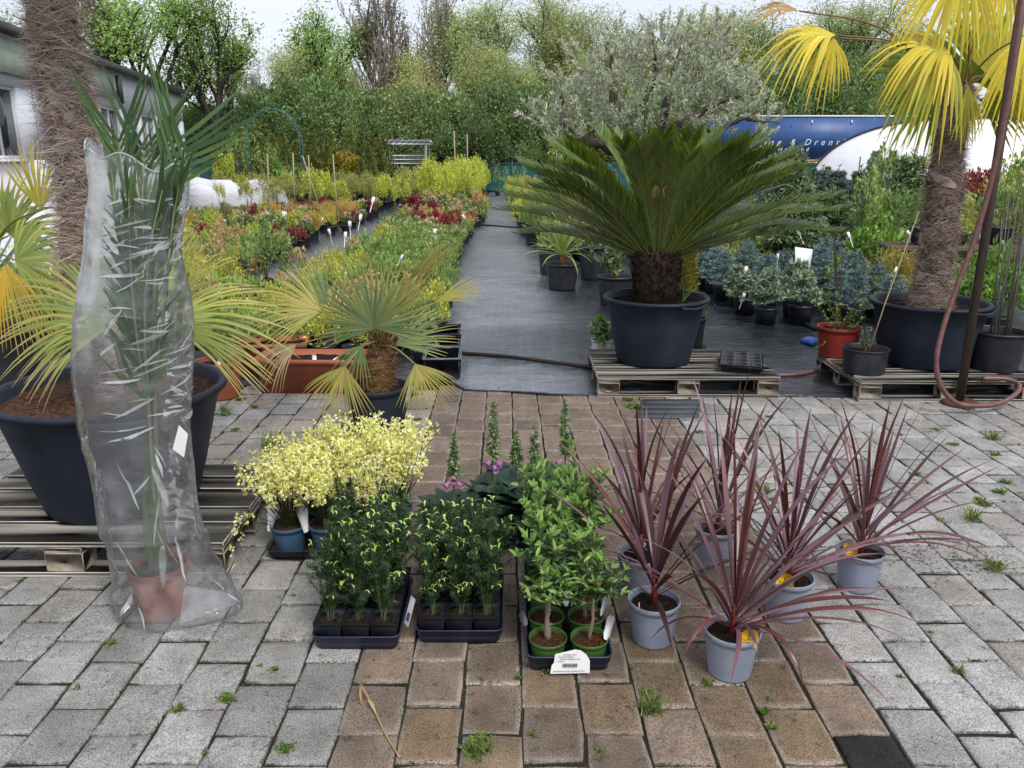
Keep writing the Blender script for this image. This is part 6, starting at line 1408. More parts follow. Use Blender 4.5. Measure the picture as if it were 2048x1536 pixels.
def b9y(mb, r):
    n = 1100; u = r.uniform(0, 1, n); a = r.uniform(0, 6.28, n); rr = .45 * np.interp(u, [0, .3, .7, 1], [.7, 1, .85, .25]) * np.sqrt(r.uniform(.35, 1, n)) * (1 + .2 * np.sin(a * 5 + u * 7)); place(mb, LEAF, np.column_stack([np.cos(a) * rr, np.sin(a) * rr, .2 + u * 1.1]), np.stack([np.cos(a) * .8, np.sin(a) * .8, .6 + 0 * a], 1) + r.normal(0, .3, (n, 3)), rdir(r, n), r.uniform(.08, .15, n), .045, pick(r, [(.34, .28, .03), (.28, .24, .03), (.40, .33, .05), (.12, .12, .03)], n, .2))
kind('golden_cypress', .17, .26, b9y, mat='needle', cat='conifer')
def conif(mb, r, H, Rb, cols, tips, whorls=7, per=7, nd=.018, z0=.12, dense=26, w=.0035, el0=.15):
    tube(mb, [(0, 0, z0), (0, 0, z0 + H)], [.010 * H / .4, .003], 5, (.09, .065, .045), cap=False)
    for k in range(whorls):
        u = k / whorls; zz = z0 + H * (.08 + .86 * u); Lb = Rb * (1 - .8 * u) * r.uniform(.85, 1.1)
        for b in range(per):
            a = b * 6.28 / per + k * .9 + r.normal(0, .2); e = el0 + .5 * u + r.normal(0, .12); d = np.array([math.cos(a) * math.cos(e), math.sin(a) * math.cos(e), math.sin(e)]); p0 = np.array([0, 0, zz])
            sub = [(p0, d, Lb)] + [(p0 + d * Lb * q, unit(d + np.array([-d[1], d[0], .1]) * s_ * .9), Lb * (1 - q) * .8 + .02) for q in (.35, .6, .8) for s_ in (-1, 1)]
            for p, dd, L in sub:
                m = max(4, int(dense * L / .2)); uu = r.uniform(.05, 1, m); aa = r.uniform(0, 6.28, m); x = unit(np.cross(dd, [.2, .3, 1])); y = np.cross(dd, x); o = x * np.cos(aa)[:, None] + y * np.sin(aa)[:, None]
                c = pick(r, cols, m, .2); tipm = uu > .72; c[tipm] = pick(r, tips, m, .15)[tipm]
                place(mb, NEEDLE, p + dd * (uu * L)[:, None], o * .8 + dd * .7, rdir(r, m), nd * r.uniform(.7, 1.3, m), w * 1.0, c)
    aa = r.uniform(0, 6.28, 30); place(mb, NEEDLE, np.column_stack([0 * aa, 0 * aa, z0 + H * r.uniform(.85, 1.03, 30)]), np.stack([np.cos(aa), np.sin(aa), 1 + 0 * aa], 1), rdir(r, 30), nd, w, pick(r, tips, 30))
kind('blue_spruce', .10, .16, lambda mb, r: conif(mb, r, .34, .17, [(.10, .16, .16), (.13, .20, .20), (.08, .13, .13)], [(.20, .28, .27), (.16, .24, .22)], 6, 7, .022, .15, 36, .006), mat='needle', cat='conifer')
kind('pale_tipped_fir', .10, .16, lambda mb, r: conif(mb, r, .24, .17, [(.09, .15, .10), (.12, .19, .12)], [(.36, .40, .24), (.28, .36, .20), (.14, .22, .16)], 5, 7, .024, .15, 34, .008), mat='needle', cat='conifer')
kind('green_spruce', .14, .22, lambda mb, r: conif(mb, r, .8, .36, [(.10, .16, .08), (.13, .19, .09), (.08, .13, .075)], [(.19, .26, .11), (.16, .23, .10)], 10, 8, .05, .2, 24, .014), mat='needle', cat='conifer')
kind('tall_blue_spruce', .17, .26, lambda mb, r: conif(mb, r, 1.15, .48, [(.10, .15, .13), (.13, .185, .165), (.08, .12, .11)], [(.17, .23, .20), (.13, .18, .15)], 10, 8, .06, .24, 22, .018), mat='needle', cat='conifer')
def b12(mb, r):
    for _ in range(46):
        a = r.uniform(0, 6.28); e = r.uniform(.15, 1.4); L = r.uniform(.14, .26); d = np.array([math.cos(a) * math.cos(e), math.sin(a) * math.cos(e), math.sin(e) * .75]); p = np.array([0, 0, .18]) + d * L * .5; m = 42; u = r.uniform(0, 1, m); aa = r.uniform(0, 6.28, m); x = unit(np.cross(d, [.2, .3, 1])); y = np.cross(unit(d), x); o = x * np.cos(aa)[:, None] + y * np.sin(aa)[:, None]
        place(mb, NEEDLE, p + d * (u * L * .8)[:, None], o * .7 + unit(d) * .8, rdir(r, m), r.uniform(.04, .065, m), .0055, pick(r, [(.21, .27, .09), (.27, .33, .11), (.16, .21, .075), (.33, .36, .13)], m, .2))
kind('mountain_pine', .14, .2, b12, mat='needle', cat='conifer')
def b13(mb, r): stems(mb, r, 8, .5, .3, .005, (.12, .15, .05), .2); clump(mb, r, 330, .26, .62, .2, LEAF6, .12, .40, [(.12, .24, .04), (.18, .32, .05), (.24, .38, .06), (.08, .17, .04)], .5, 16, .26)
kind('bright_laurel', .15, .24, b13, mat='leaf_gloss', cat='shrub')
def b14(mb, r): stems(mb, r, 7, 1.15, .12, .005, (.10, .08, .05), .2); clump(mb, r, 360, .22, 1.15, .3, LEAF, .06, .5, LG + [(.26, .34, .08)], .4, 26, .16)
kind('tall_whip_shrub', .14, .24, b14, cat='shrub')
def b15(mb, r): stems(mb, r, 10, .5, .4, .005, (.12, .10, .05), .2); clump(mb, r, 620, .32, .55, .2, LEAF, .06, .45, [(.16, .25, .08), (.20, .30, .09), (.12, .19, .065)], .4, 22, .25)
kind('green_shrub', .15, .24, b15, cat='shrub')
def b16(mb, r): stems(mb, r, 10, .9, .3, .006, (.12, .06, .05), .2); clump(mb, r, 900, .42, .6, .55, LEAF, .075, .42, [(.28, .06, .05), (.36, .09, .07), (.20, .05, .04)], .5, 24, .22); clump(mb, r, 500, .4, .6, .25, LEAF, .075, .42, DG + [(.12, .10, .08)], .3, 18, .25)
kind('red_photinia', .17, .26, b16, cat='shrub')
def b17(mb, r): stems(mb, r, 8, .7, .35, .005, (.2, .18, .08), .2); clump(mb, r, 1000, .42, .85, .25, LEAF, .07, .45, [(.40, .44, .12), (.32, .40, .08), (.48, .48, .18), (.22, .30, .07)], .4, 30, .22)
kind('pale_variegated_shrub', .17, .26, b17, cat='shrub')
def b18(mb, r): clump(mb, r, 170, .10, .10, .09, LEAF, .045, .6, [(.16, .27, .05), (.22, .33, .06), (.12, .2, .05)], .5, 8)
kind('low_green_plant', .085, .12, b18)
def b19(mb, r): stems(mb, r, 14, .75, .25, .004, (.14, .12, .05), .2); clump(mb, r, 800, .32, .8, .3, LEAF, .05, .45, [(.38, .38, .11), (.30, .32, .10), (.42, .39, .12), (.22, .25, .08)], .5, 30, .2)
kind('olive_green_shrub', .15, .25, b19, cat='shrub')

BLOCK = [0, 0]
def bed(x0, x1, y0, y1, sx, sy, choose, s=(.85, 1.15), clip=True, jit=.2, x_of=None):
    y = y0
    while y < y1:
        xa, xb = (x0, x1) if x_of is None else x_of(y)
        x = xa
        while x <= xb + 1e-6:
            px = x + rngb.normal(0, sx * jit * .5); pyy = y + rngb.normal(0, sy * jit * .5)
            dep = pyy * .9636 + .36
            if not clip or abs(px) / dep < .66:
                BLOCK[:] = [math.floor(x / .8), math.floor(y / 1.05)]; r = choose(px, pyy)
                if r: put(r[0], px, pyy, r[1], r[2], rngb.uniform(*s), tall=rngb.uniform(.85, 1.2))
            x += sx
        y += sy
def pickw(opts):
    w = np.array([o[1] for o in opts], float); g = np.random.default_rng(abs(BLOCK[0] * 7919 + BLOCK[1] * 104729 + 13)) if rngb.random() < .82 else rngb
    return opts[g.choice(len(opts), p=w / w.sum())][0]
def lab(k, where):
    d = {'leafy_perennial': 'light green leafy perennial', 'golden_spirea': 'golden yellow-green spirea', 'orange_tipped_shrub': 'shrub with orange new growth', 'red_leaved_shrub': 'dark red leaved shrub', 'flowering_perennial': 'pink-flowered perennial',
         'spreading_juniper': 'low brownish green juniper', 'golden_sedge': 'orange and gold grassy plant', 'tall_yellow_green_shrub': 'tall yellow-green shrub', 'thuja': 'dark green thuja column', 'golden_cypress': 'golden cypress', 'blue_spruce': 'small blue spruce', 'pale_tipped_fir': 'small fir with pale tips',
         'green_spruce': 'dark green spruce', 'tall_blue_spruce': 'larger blue-green spruce', 'mountain_pine': 'bushy mountain pine', 'bright_laurel': 'bright green broad-leaved laurel', 'tall_whip_shrub': 'tall thin leafy shrub', 'green_shrub': 'mid-green shrub', 'red_photinia': 'red-topped photinia',
         'pale_variegated_shrub': 'pale yellow variegated shrub', 'low_green_plant': 'low green seedling', 'olive_green_shrub': 'olive-green shrub'}[k]
    return k, f'potted {d} {where}', f'{d} group {where}'
# bed between the two paths
def chA(x, y):
    w = ('at the front of' if y < 7.4 else 'in the near half of' if y < 11 else 'midway along' if y < 15 else 'in the far half of') + ' the bed between the paths'
    if y < 7.4: return lab(pickw([('orange_tipped_shrub', 4), ('leafy_perennial', 4), ('golden_spirea', 2), ('low_green_plant', 2)]), w)
    if y < 9.2 and x > -1.5: return lab(pickw([('low_green_plant', 7), ('leafy_perennial', 3), ('orange_tipped_shrub', 1)]), w)
    if y < 14.5: return lab(pickw([('leafy_perennial', 8), ('golden_spirea', 2 if x > -1.8 else 5), ('orange_tipped_shrub', 1 if x > -1.8 else 4), ('flowering_perennial', 1)]), w)
    if y < 17: return lab(pickw([('leafy_perennial', 4), ('flowering_perennial', 4), ('red_leaved_shrub', 2), ('golden_spirea', 1)]), w)
    return lab(pickw([('flowering_perennial', 5), ('red_leaved_shrub', 4), ('orange_tipped_shrub', 3), ('golden_sedge', 1), ('leafy_perennial', 2)]), w)
xA = lambda y: (-2.2 - .012 * (y - 6), -.68 - .012 * (y - 6))
bed(0, 0, 5.95, 9.2, .25, .25, chA, (.75, 1.05), x_of=xA); bed(0, 0, 9.2, 14.6, .27, .30, chA, (.75, 1.0), x_of=xA); bed(0, 0, 14.6, 19.5, .34, .42, chA, (.95, 1.2), x_of=xA); bed(0, 0, 19.5, 24.5, .5, .7, chA, (1.3, 1.7), x_of=xA)
bed(0, 0, 25.0, 39, .62, .9, lambda x, y: lab(pickw([('tall_yellow_green_shrub', 9 if x > -2.7 else 3), ('olive_green_shrub', 1 if x > -2.7 else 6)]), 'in the far bed by the centre path'), (.95, 1.25), x_of=lambda y: (-3.3, -1.15))
# bed left of the left path
def chB(x, y):
    w = ('at the front of' if y < 11.5 else 'midway along' if y < 15 else 'in the far half of') + ' the left bed'
    if y < 11.5: return lab(pickw([('golden_spirea', 5), ('orange_tipped_shrub', 3), ('leafy_perennial', 3), ('red_leaved_shrub', 1)]), w)
    if y < 14.8:
        if x > -4.4: return lab(pickw([('leafy_perennial', 6), ('orange_tipped_shrub', 3), ('red_leaved_shrub', 1.4), ('flowering_perennial', 2)]), w)
        return lab(pickw([('orange_tipped_shrub', 5), ('golden_spirea', 4), ('red_leaved_shrub', 3), ('leafy_perennial', 3)]), w)
    if y < 18.5: return lab(pickw([('golden_spirea', 4), ('flowering_perennial', 5), ('golden_sedge', 3 if x > -5.4 else 1), ('leafy_perennial', 2)]), w)
    if x < -6.2: return lab('spreading_juniper', w)
    return lab(pickw([('golden_sedge', 4), ('red_leaved_shrub', 4), ('flowering_perennial', 3), ('golden_spirea', 3)]), w)
bed(0, 0, 9.6, 14.8, .30, .34, chB, (.8, 1.1), x_of=lambda y: (-.43 * y - .2, -3.62 - .02 * (y - 10))); bed(0, 0, 15.0, 23.5, .48, .62, chB, (1.0, 1.35), x_of=lambda y: (-.42 * y, -3.75))
bed(0, 0, 24, 33, .85, 1.1, lambda x, y: lab(pickw([('olive_green_shrub', 7), ('tall_yellow_green_shrub', 2), ('golden_spirea', 1)]), 'in the far left bed'), (.75, 1.05), x_of=lambda y: (-10.2, -3.8))
# yellow and green shrubs right behind the palms on the left
bed(0, 0, 6.3, 9.5, .40, .42, lambda x, y: lab(pickw([('golden_spirea', 6 if x < -2.8 else 3), ('green_shrub', 1), ('orange_tipped_shrub', 3), ('leafy_perennial', 3), ('olive_green_shrub', .6)]), 'behind the palms on the left'), (.95, 1.35), x_of=lambda y: (-.62 * y, -2.45))
# far conifers before the net fence, left of the centre path
for px, Y, k, s in [(448, 30, 'tall_yellow_green_shrub', 1.5), (470, 31, 'tall_whip_shrub', 1.8), (500, 31, 'tall_whip_shrub', 1.9), (520, 33, 'thuja', 1.35), (541, 30, 'tall_whip_shrub', 1.5), (560, 30, 'bright_laurel', 1.7), (578, 31, 'green_shrub', 1.8), (566, 36, 'thuja', 1.5), (622, 35, 'thuja', 1.45), (640, 36, 'thuja', 1.35), (655, 35, 'thuja', 1.2), (670, 35, 'golden_cypress', 1.35), (690, 35.5, 'golden_cypress', 1.45), (708, 35, 'golden_cypress', 1.3),
                     (722, 36, 'thuja', 1.4), (735, 35, 'thuja', 1.25), (745, 36, 'thuja', 1.45), (757, 35.5, 'thuja', 1.35), (768, 36, 'thuja', 1.45), (777, 37, 'thuja', 1.3), (480, 36, 'thuja', 1.6), (440, 37, 'thuja', 1.5), (612, 37, 'thuja', 1.6), (660, 38, 'thuja', 1.6), (700, 38, 'thuja', 1.6), (590, 37, 'thuja', 1.3), (505, 38, 'thuja', 1.7), (545, 38, 'thuja', 1.5), (720, 33, 'thuja', .9), (745, 32.5, 'thuja', .8), (660, 32, 'thuja', .8), (690, 32, 'thuja', .7)]:
    k2, l2, g2 = lab(k, 'before the far fence on the left'); put(k, at(px, 300, Y)[0], Y, l2, g2, s)
# strip right of the centre path
bed(0, 0, 15, 40, .55, .8, lambda x, y: lab(pickw([('golden_spirea', 5), ('leafy_perennial', 2)]), 'in the strip right of the centre path'), (1.5, 2.0), x_of=lambda y: (.45 - .02 * (y - 12), 1.6))
bed(0, 0, 11.8, 15, .45, .55, lambda x, y: lab(pickw([('green_shrub', 1), ('orange_tipped_shrub', 2), ('leafy_perennial', 3)]), 'in the strip right of the centre path'), (1.2, 1.5), x_of=lambda y: (.62, 1.6))
for px, Y in ((995, 38), (1012, 39.5), (1030, 38), (1047, 39)):
    k2, l2, g2 = lab('tall_whip_shrub', 'against the net fence at the end of the centre path'); put('tall_whip_shrub', at(px, 380, Y)[0], Y, l2, g2, .9)
# conifers on the right
def chR(x, y):
    w = ('at the front of' if y < 8.6 else 'in the near half of' if y < 11 else 'midway along' if y < 14 else 'at the back of') + ' the conifer bed'
    if y < 8.6 and x < 3.1: return lab(pickw([('pale_tipped_fir', 4), ('blue_spruce', 3)]), w)
    if y < 9.5 and x < 3.9: return lab(pickw([('blue_spruce', 7), ('pale_tipped_fir', 1)]), w)
    if y < 13: return lab(pickw([('mountain_pine', 6), ('spreading_juniper', 2), ('green_spruce', 1), ('blue_spruce', 1)]), w)
    return lab(pickw([('mountain_pine', 5), ('green_spruce', 2), ('green_shrub', 1.2), ('spreading_juniper', 2)]), w)
bed(0, 0, 7.45, 9.8, .40, .46, chR, (1.0, 1.25), x_of=lambda y: (2.42 - .02 * (y - 7.5), 4.2)); bed(0, 0, 10.0, 14, .54, .58, chR, (1.25, 1.65), x_of=lambda y: (2.3, 6.6)); bed(0, 0, 14.2, 22, .95, 1.15, chR, (1.0, 1.25), x_of=lambda y: (2.2, .62 * y))
for k, px, Y, s in [('tall_blue_spruce', 1672, 15, 1.0), ('tall_blue_spruce', 1715, 14.2, 1.0), ('tall_blue_spruce', 1745, 16, 1.15), ('tall_blue_spruce', 1640, 17, 1.0), ('thuja', 1600, 17.5, .72), ('thuja', 1650, 18.5, .76), ('thuja', 1624, 19, .74), ('thuja', 1575, 18, .66), ('tall_whip_shrub', 1760, 12.5, 1.2), ('tall_whip_shrub', 1735, 9.6, 1.0), ('bright_laurel', 1735, 9.3, .85), ('bright_laurel', 1775, 9.8, 1.0), ('bright_laurel', 1690, 8.4, .6),
                     ('green_shrub', 1760, 12, 1.3), ('green_shrub', 1800, 11.5, 1.4), ('red_photinia', 1955, 13.5, 1.15), ('red_photinia', 1985, 14.5, 1.0), ('pale_variegated_shrub', 1990, 11.6, 1.1), ('pale_variegated_shrub', 2040, 11.2, 1.2), ('pale_variegated_shrub', 2065, 12.6, 1.4), ('green_shrub', 1925, 12.2, 1.0), ('thuja', 1740, 20, .95), ('thuja', 1775, 19, .95), ('green_shrub', 2000, 17, 1.6), ('green_shrub', 2045, 17, 1.7), ('green_shrub', 1835, 18, 1.2), ('olive_green_shrub', 1820, 14, 1.0),
                     ('mountain_pine', 1780, 7.9, 1.0), ('mountain_pine', 1700, 8.9, 1.1), ('mountain_pine', 1600, 10.5, 1.5), ('mountain_pine', 1650, 10.2, 1.6), ('golden_sedge', 1815, 8.3, 1.5), ('bright_laurel', 1950, 8.6, .75), ('bright_laurel', 2010, 8.0, .8), ('green_shrub', 1960, 7.4, .8), ('bright_laurel', 2035, 7.0, .7), ('tall_whip_shrub', 2030, 9.4, 1.15), ('olive_green_shrub', 1925, 9.8, .9), ('green_shrub', 1475, 20, 1.2), ('green_shrub', 1420, 17, 1.1), ('olive_green_shrub', 1360, 18, 1.0), ('tall_whip_shrub', 1105, 17.5, 1.2), ('pale_variegated_shrub', 1112, 16, 1.1), ('pale_variegated_shrub', 1165, 20, 1.1), ('green_shrub', 1190, 18, 1.0), ('tall_whip_shrub', 1520, 24, 1.7)]:
    side = 'behind the sago palm' if px < 1560 else 'among the shrubs on the right'
    k2, l2, g2 = lab(k, side); put(k, at(px, 400, Y)[0], Y, l2, g2, s)

# ---- bamboo canes standing in the left beds
for n_, (px0, py0, px1, py1, Y) in enumerate([(535, 308, 538, 446, 19), (586, 306, 590, 425, 22), (617, 310, 622, 432, 20), (605, 312, 646, 436, 19.5), (666, 310, 676, 452, 17.5), (852, 290, 851, 402, 28), (908, 262, 912, 350, 31), (934, 268, 936, 340, 32), (1117, 250, 1105, 350, 16)]):
    a, b = at(px0, py0, Y), at(px1, py1, Y); b[2] = min(b[2], .25) if n_ < 6 else b[2] * .2; mb = MB(); tube(mb, [a, (a + b) / 2, b], .014 * Y / 18, 6)
    tag(mb.build('bamboo_cane', M['cane']), ['leftmost pale bamboo cane in the left bed', 'second pale cane from the left in the left bed', 'third upright pale cane in the left bed', 'slanting pale cane leaning across the left bed', 'rightmost upright pale cane in the left bed', 'tall pale cane at the left of the tall yellow-green shrubs', 'pale cane above the tall yellow-green shrubs, left one', 'pale cane above the tall yellow-green shrubs, right one', 'thin cane tied to the pale shrub left of the sago palm'][n_], 'cane')
# ---- white name labels stuck in the pots
rng = np.random.default_rng(12)
spots = [(745, 405, 15), (605, 590, 6.6), (440, 590, 6.6), (700, 455, 16), (640, 445, 17), (720, 440, 18), (568, 420, 20), (545, 432, 19), (448, 450, 15), (492, 436, 17), (660, 470, 15), (690, 475, 14.6), (1600, 470, 9.6), (1640, 465, 9.9), (1700, 475, 9.2), (1555, 520, 8.2), (1490, 545, 8.0), (1790, 545, 7.6), (1985, 430, 9), (1960, 480, 8.3), (870, 470, 13), (930, 440, 17), (800, 520, 9.6), (100, 540, 7), (95, 430, 9), (1485, 598, 7.5), (1580, 560, 8.0), (830, 560, 8.0), (1820, 470, 10.5), (1905, 545, 7.6)]
for k, (px, py, Y) in enumerate(spots):
    p = at(px, py, Y); s = Y / 9; mb = MB(); w_, h_ = .035 * s, .07 * s; V = np.array([(-w_ / 2, 0, 0), (w_ / 2, 0, 0), (w_ / 2, 0, h_), (-w_ / 2, 0, h_)]); mb.add(np.vstack([V, V + [0, .002, 0]]), BOXF)
    zone = 'in the left beds' if px < 990 else 'in the right beds'
    root = tag(mb.build('name_label', M['paper'], None, p, (rng.uniform(-.7, .1), rng.normal(0, .4), rng.normal(0, .5))), f'small white name label {zone}', 'label', f'white name labels {zone}')
    m1 = MB(); m1.add(np.array([(-.004 * s, .001, -.12 * s), (.004 * s, .001, -.12 * s), (.004 * s, .001, .0), (-.004 * s, .001, .0)]), [[0, 1, 2, 3]]); m1.build('stick', M['paper'], root)
mb = MB(); V = np.array([(-.09, 0, 0), (.09, .02, 0), (.10, 0, .24), (-.10, .01, .24)]); mb.add(np.vstack([V, V + [0, .004, 0]]), BOXF); p = at(1607, 530, 8.3); tag(mb.build('info_card', M['trailer_white'], None, (p[0], 8.3, p[2] - .06), (-.3, .15, .2)), 'pale blue information card among the conifers', 'card')
mb = MB(); V = np.array([(-.05, 0, 0), (.05, .01, 0), (.06, 0, .22), (-.05, .01, .24)]); mb.add(np.vstack([V, V + [0, .004, 0]]), BOXF); p = at(567, 435, 17.5); tag(mb.build('info_card', M['trailer_white'], None, (p[0], 17.5, p[2] - .1), (-.1, .1, .2)), 'pale blue information card in the left bed', 'card')
# ---- wooden plant bench on the right
root = thing('plant_bench', 'low brown slatted bench with plants at the right edge', 'bench', (5.0, 8.6, .01), R(-4))
for x in (-.9, .9):
    for y in (-.3, .3): m1 = MB(); cbox(m1, (x - .03, y - .03, 0), (x + .03, y + .03, .62), .004, (.5, .4, .32)); m1.build('leg', M['wood_y'], root)
for k in range(5): m1 = MB(); cbox(m1, (-1.0, -.36 + k * .15, .622), (1.0, -.25 + k * .15, .645), .003, (.5, .4, .32)); m1.build('slat', M['wood'], root)
m1 = MB(); cbox(m1, (-.96, -.34, .3), (.96, -.31, .36), .003, (.5, .4, .32)); m1.build('rail', M['wood'], root)
for k in range(4):
    k2, l2, g2 = lab(['green_shrub', 'golden_spirea', 'green_shrub', 'pale_variegated_shrub'][k], 'on the brown bench'); put(k2, 4.35 + k * .42, 8.6, l2, g2, .75, z=.66)
# ================================================================== TREES
def grow(rng, H, r0, levels=4, kids=(4, 5, 5, 4), ang=(.5, .6, .7, .8), ratio=.62, up=.35, fork=.3, wob=.12, first=None):
    """recursive branching: list of (points, radii, level)"""
    out = []
    def rec(p, d, L, r, lev):
        n = 6; P = [p]; dd = d
        for _ in range(n - 1):
            dd = unit(dd + rng.normal(0, wob, 3) + np.array([0, 0, up * .12])); P.append(P[-1] + dd * L / (n - 1))
        P = np.array(P); out.append((P, np.linspace(r, r * (.55 if lev < levels else .3), n), lev))
        if lev >= levels: return
        k = kids[min(lev, len(kids) - 1)]
        for c in range(k):
            u = fork + (1 - fork) * (c + rng.uniform(.2, 1)) / k if lev == 0 else rng.uniform(.25, 1); i = min(int(u * (n - 1)), n - 2); q = P[i] + (P[i + 1] - P[i]) * (u * (n - 1) - i)
            t = unit(P[i + 1] - P[i]); x = unit(np.cross(t, rng.normal(size=3))); a = ang[min(lev, len(ang) - 1)] * rng.uniform(.6, 1.3)
            rec(q, unit(t * math.cos(a) + x * math.sin(a) + np.array([0, 0, up])), L * ratio * rng.uniform(.75, 1.15) * (1.15 - .3 * u), r * (.62 - .15 * u), lev + 1)
    rec(np.zeros(3), unit(np.array([rng.normal(0, .05), rng.normal(0, .05), 1])), H * .62, r0, 0)
    return out
def tree_mesh(seed, H, r0, cols, leaf=.2, per=26, scat=.35, levels=4, bark=(.09, .075, .06), kids=(4, 5, 5, 4), ang=(.5, .6, .7, .8), up=.35, fork=.3, ratio=.62, clumpy=1., lw=.55, minlev=3, ivy=0):
    rng = np.random.default_rng(seed); br = grow(rng, H, r0, levels, kids, ang, ratio, up, fork); mt, ml = MB(), MB()
    for P, r, lev in br: tube(mt, P if lev < 3 else P[::2], np.maximum(r if lev < 3 else r[::2], .009), 6 if lev < 2 else 4, np.array(bark) * rng.uniform(.8, 1.2), cap=False)
    for P, r, lev in br:
        if lev < minlev: continue
        n = int(per * rng.uniform(1 - .7 * clumpy, 1 + .7 * clumpy))
        if n < 2: continue
        u = rng.uniform(.15, 1, n) * (len(P) - 1.001); i = u.astype(int); q = P[i] + (P[i + 1] - P[i]) * (u - i)[:, None] + rng.normal(0, scat, (n, 3)); ln = leaf * rng.uniform(.6, 1.3, n)
        place(ml, LEAF, q, rdir(rng, n, -.1), rdir(rng, n, .5), ln, ln * lw, pick(rng, cols, n, .2) * rng.uniform(.85, 1.12))
    if ivy:
        P, r, _ = br[0]; n = ivy; u = rng.uniform(0, .8, n) * (len(P) - 1.001); i = u.astype(int); q = P[i] + rng.normal(0, .35, (n, 3)); place(ml, LEAF, q, rdir(rng, n), rdir(rng, n), .25, .16, pick(rng, [(.03, .06, .02), (.045, .08, .025)], n, .2))
    return mt.mesh('trunk', M['fibre']), ml.mesh('crown', M['far_leaf']) if ml.n else None
TG = [(.26, .40, .12), (.32, .45, .14), (.21, .33, .10)]; TL = [(.35, .44, .19), (.42, .50, .24), (.30, .38, .16)]; TY_ = [(.40, .44, .18), (.35, .38, .16), (.45, .47, .21), (.28, .31, .14)]; TD = [(.16, .25, .09), (.21, .31, .11), (.13, .20, .08), (.26, .36, .13)]
TREES = {'patchy': [tree_mesh(1, 10, .22, TG, .15, 62, .30, 3, (.05, .042, .036), (6, 5, 5), (.7, .7, .7), clumpy=1., minlev=3, fork=.5), tree_mesh(2, 10, .2, TG, .15, 56, .30, 3, (.05, .042, .036), (6, 5, 5), (.7, .7, .7), clumpy=1., minlev=3, fork=.45)],
         'light': [tree_mesh(3, 10, .16, TL, .105, 30, .30, 4, (.12, .10, .08), up=.55, clumpy=.5), tree_mesh(4, 10, .16, TL, .105, 27, .28, 4, (.12, .10, .08), up=.6, clumpy=.5), tree_mesh(14, 10, .15, TL + TY_, .105, 28, .32, 4, (.12, .10, .08), up=.45, clumpy=.6)],
         'bare': [tree_mesh(5, 10, .15, [(.22, .2, .12)], .12, 2, .2, 4, (.24, .21, .18), (5, 6, 5, 4), (.35, .4, .5, .6), up=.9, clumpy=.8, fork=.12), tree_mesh(6, 10, .14, [(.22, .2, .12)], .12, 3, .2, 4, (.23, .20, .175), (6, 6, 5, 4), (.35, .4, .5, .6), up=.9, clumpy=.8, fork=.1)],
         'yellow': [tree_mesh(7, 9, .15, TY_, .12, 30, .40, 4, (.12, .10, .08), up=.5, clumpy=.4, fork=.2), tree_mesh(8, 9, .15, TY_ + TL, .12, 32, .40, 4, (.12, .10, .08), up=.45, clumpy=.4, fork=.2)],
         'dark': [tree_mesh(9, 9, .2, TD, .15, 52, .5, 4, (.05, .042, .036), up=.35, clumpy=.5, fork=.15, ivy=900), tree_mesh(10, 9, .2, TD + TL[:1], .15, 46, .5, 4, (.05, .042, .036), up=.3, clumpy=.6, fork=.15, ivy=900)]}
def bush_mesh(seed, cols, n=11000, leaf=.125):
    rng = np.random.default_rng(seed); mt, ml = MB(), MB()
    for _ in range(16):
        a = rng.uniform(0, 6.28); e = rng.uniform(.5, 1.45); d = np.array([math.cos(a) * math.cos(e), math.sin(a) * math.cos(e), math.sin(e)]); tube(mt, [np.zeros(3), d * 1.6 + [0, 0, .2], d * 3.2 + rng.normal(0, .2, 3)], [.07, .04, .015], 5, (.07, .055, .045), cap=False)
    clump(ml, rng, n, 2.0, 3.6, .0, LEAF, leaf, .55, cols, .1, 46, .2, shell=.55); return mt.mesh('stems', M['fibre']), ml.mesh('crown', M['far_leaf'])
TB = [(.13, .20, .08), (.17, .25, .10), (.10, .16, .07), (.21, .29, .11)]
BUSH = [bush_mesh(31, TB), bush_mesh(32, TB + TD), bush_mesh(33, TL[:1] + TD + TB), bush_mesh(34, TY_[:2] + TB)]
def put_tree(kind_, px, top, Y, label, v=None, group='trees of the far tree line', wide=1., seed=0):
    r_ = np.random.default_rng(int(px * 7 + Y)); T = TREES[kind_]; mt, ml = T[v if v is not None else r_.integers(0, len(T))]; x = at(px, 300, Y)[0]
    zt = max(v_.co.z for v_ in (ml or mt).vertices); s = at(px, top, Y)[2] / zt; wide = wide * {'light': 1.7, 'yellow': 1.5, 'bare': 1.9}.get(kind_, 1.15); o = thing('tree', label, 'tree', (x, Y, -.05), r_.uniform(0, 6.28), group, (s * wide, s * wide, s)); link('trunk', mt, o)
    if ml: link('crown', ml, o)
    return o
L_ = {'patchy': 'tree with green leaf patches', 'light': 'sparse light green tree', 'bare': 'leafless thin-branched tree', 'yellow': 'yellow-green leafy tree', 'dark': 'dark green bushy tree'}
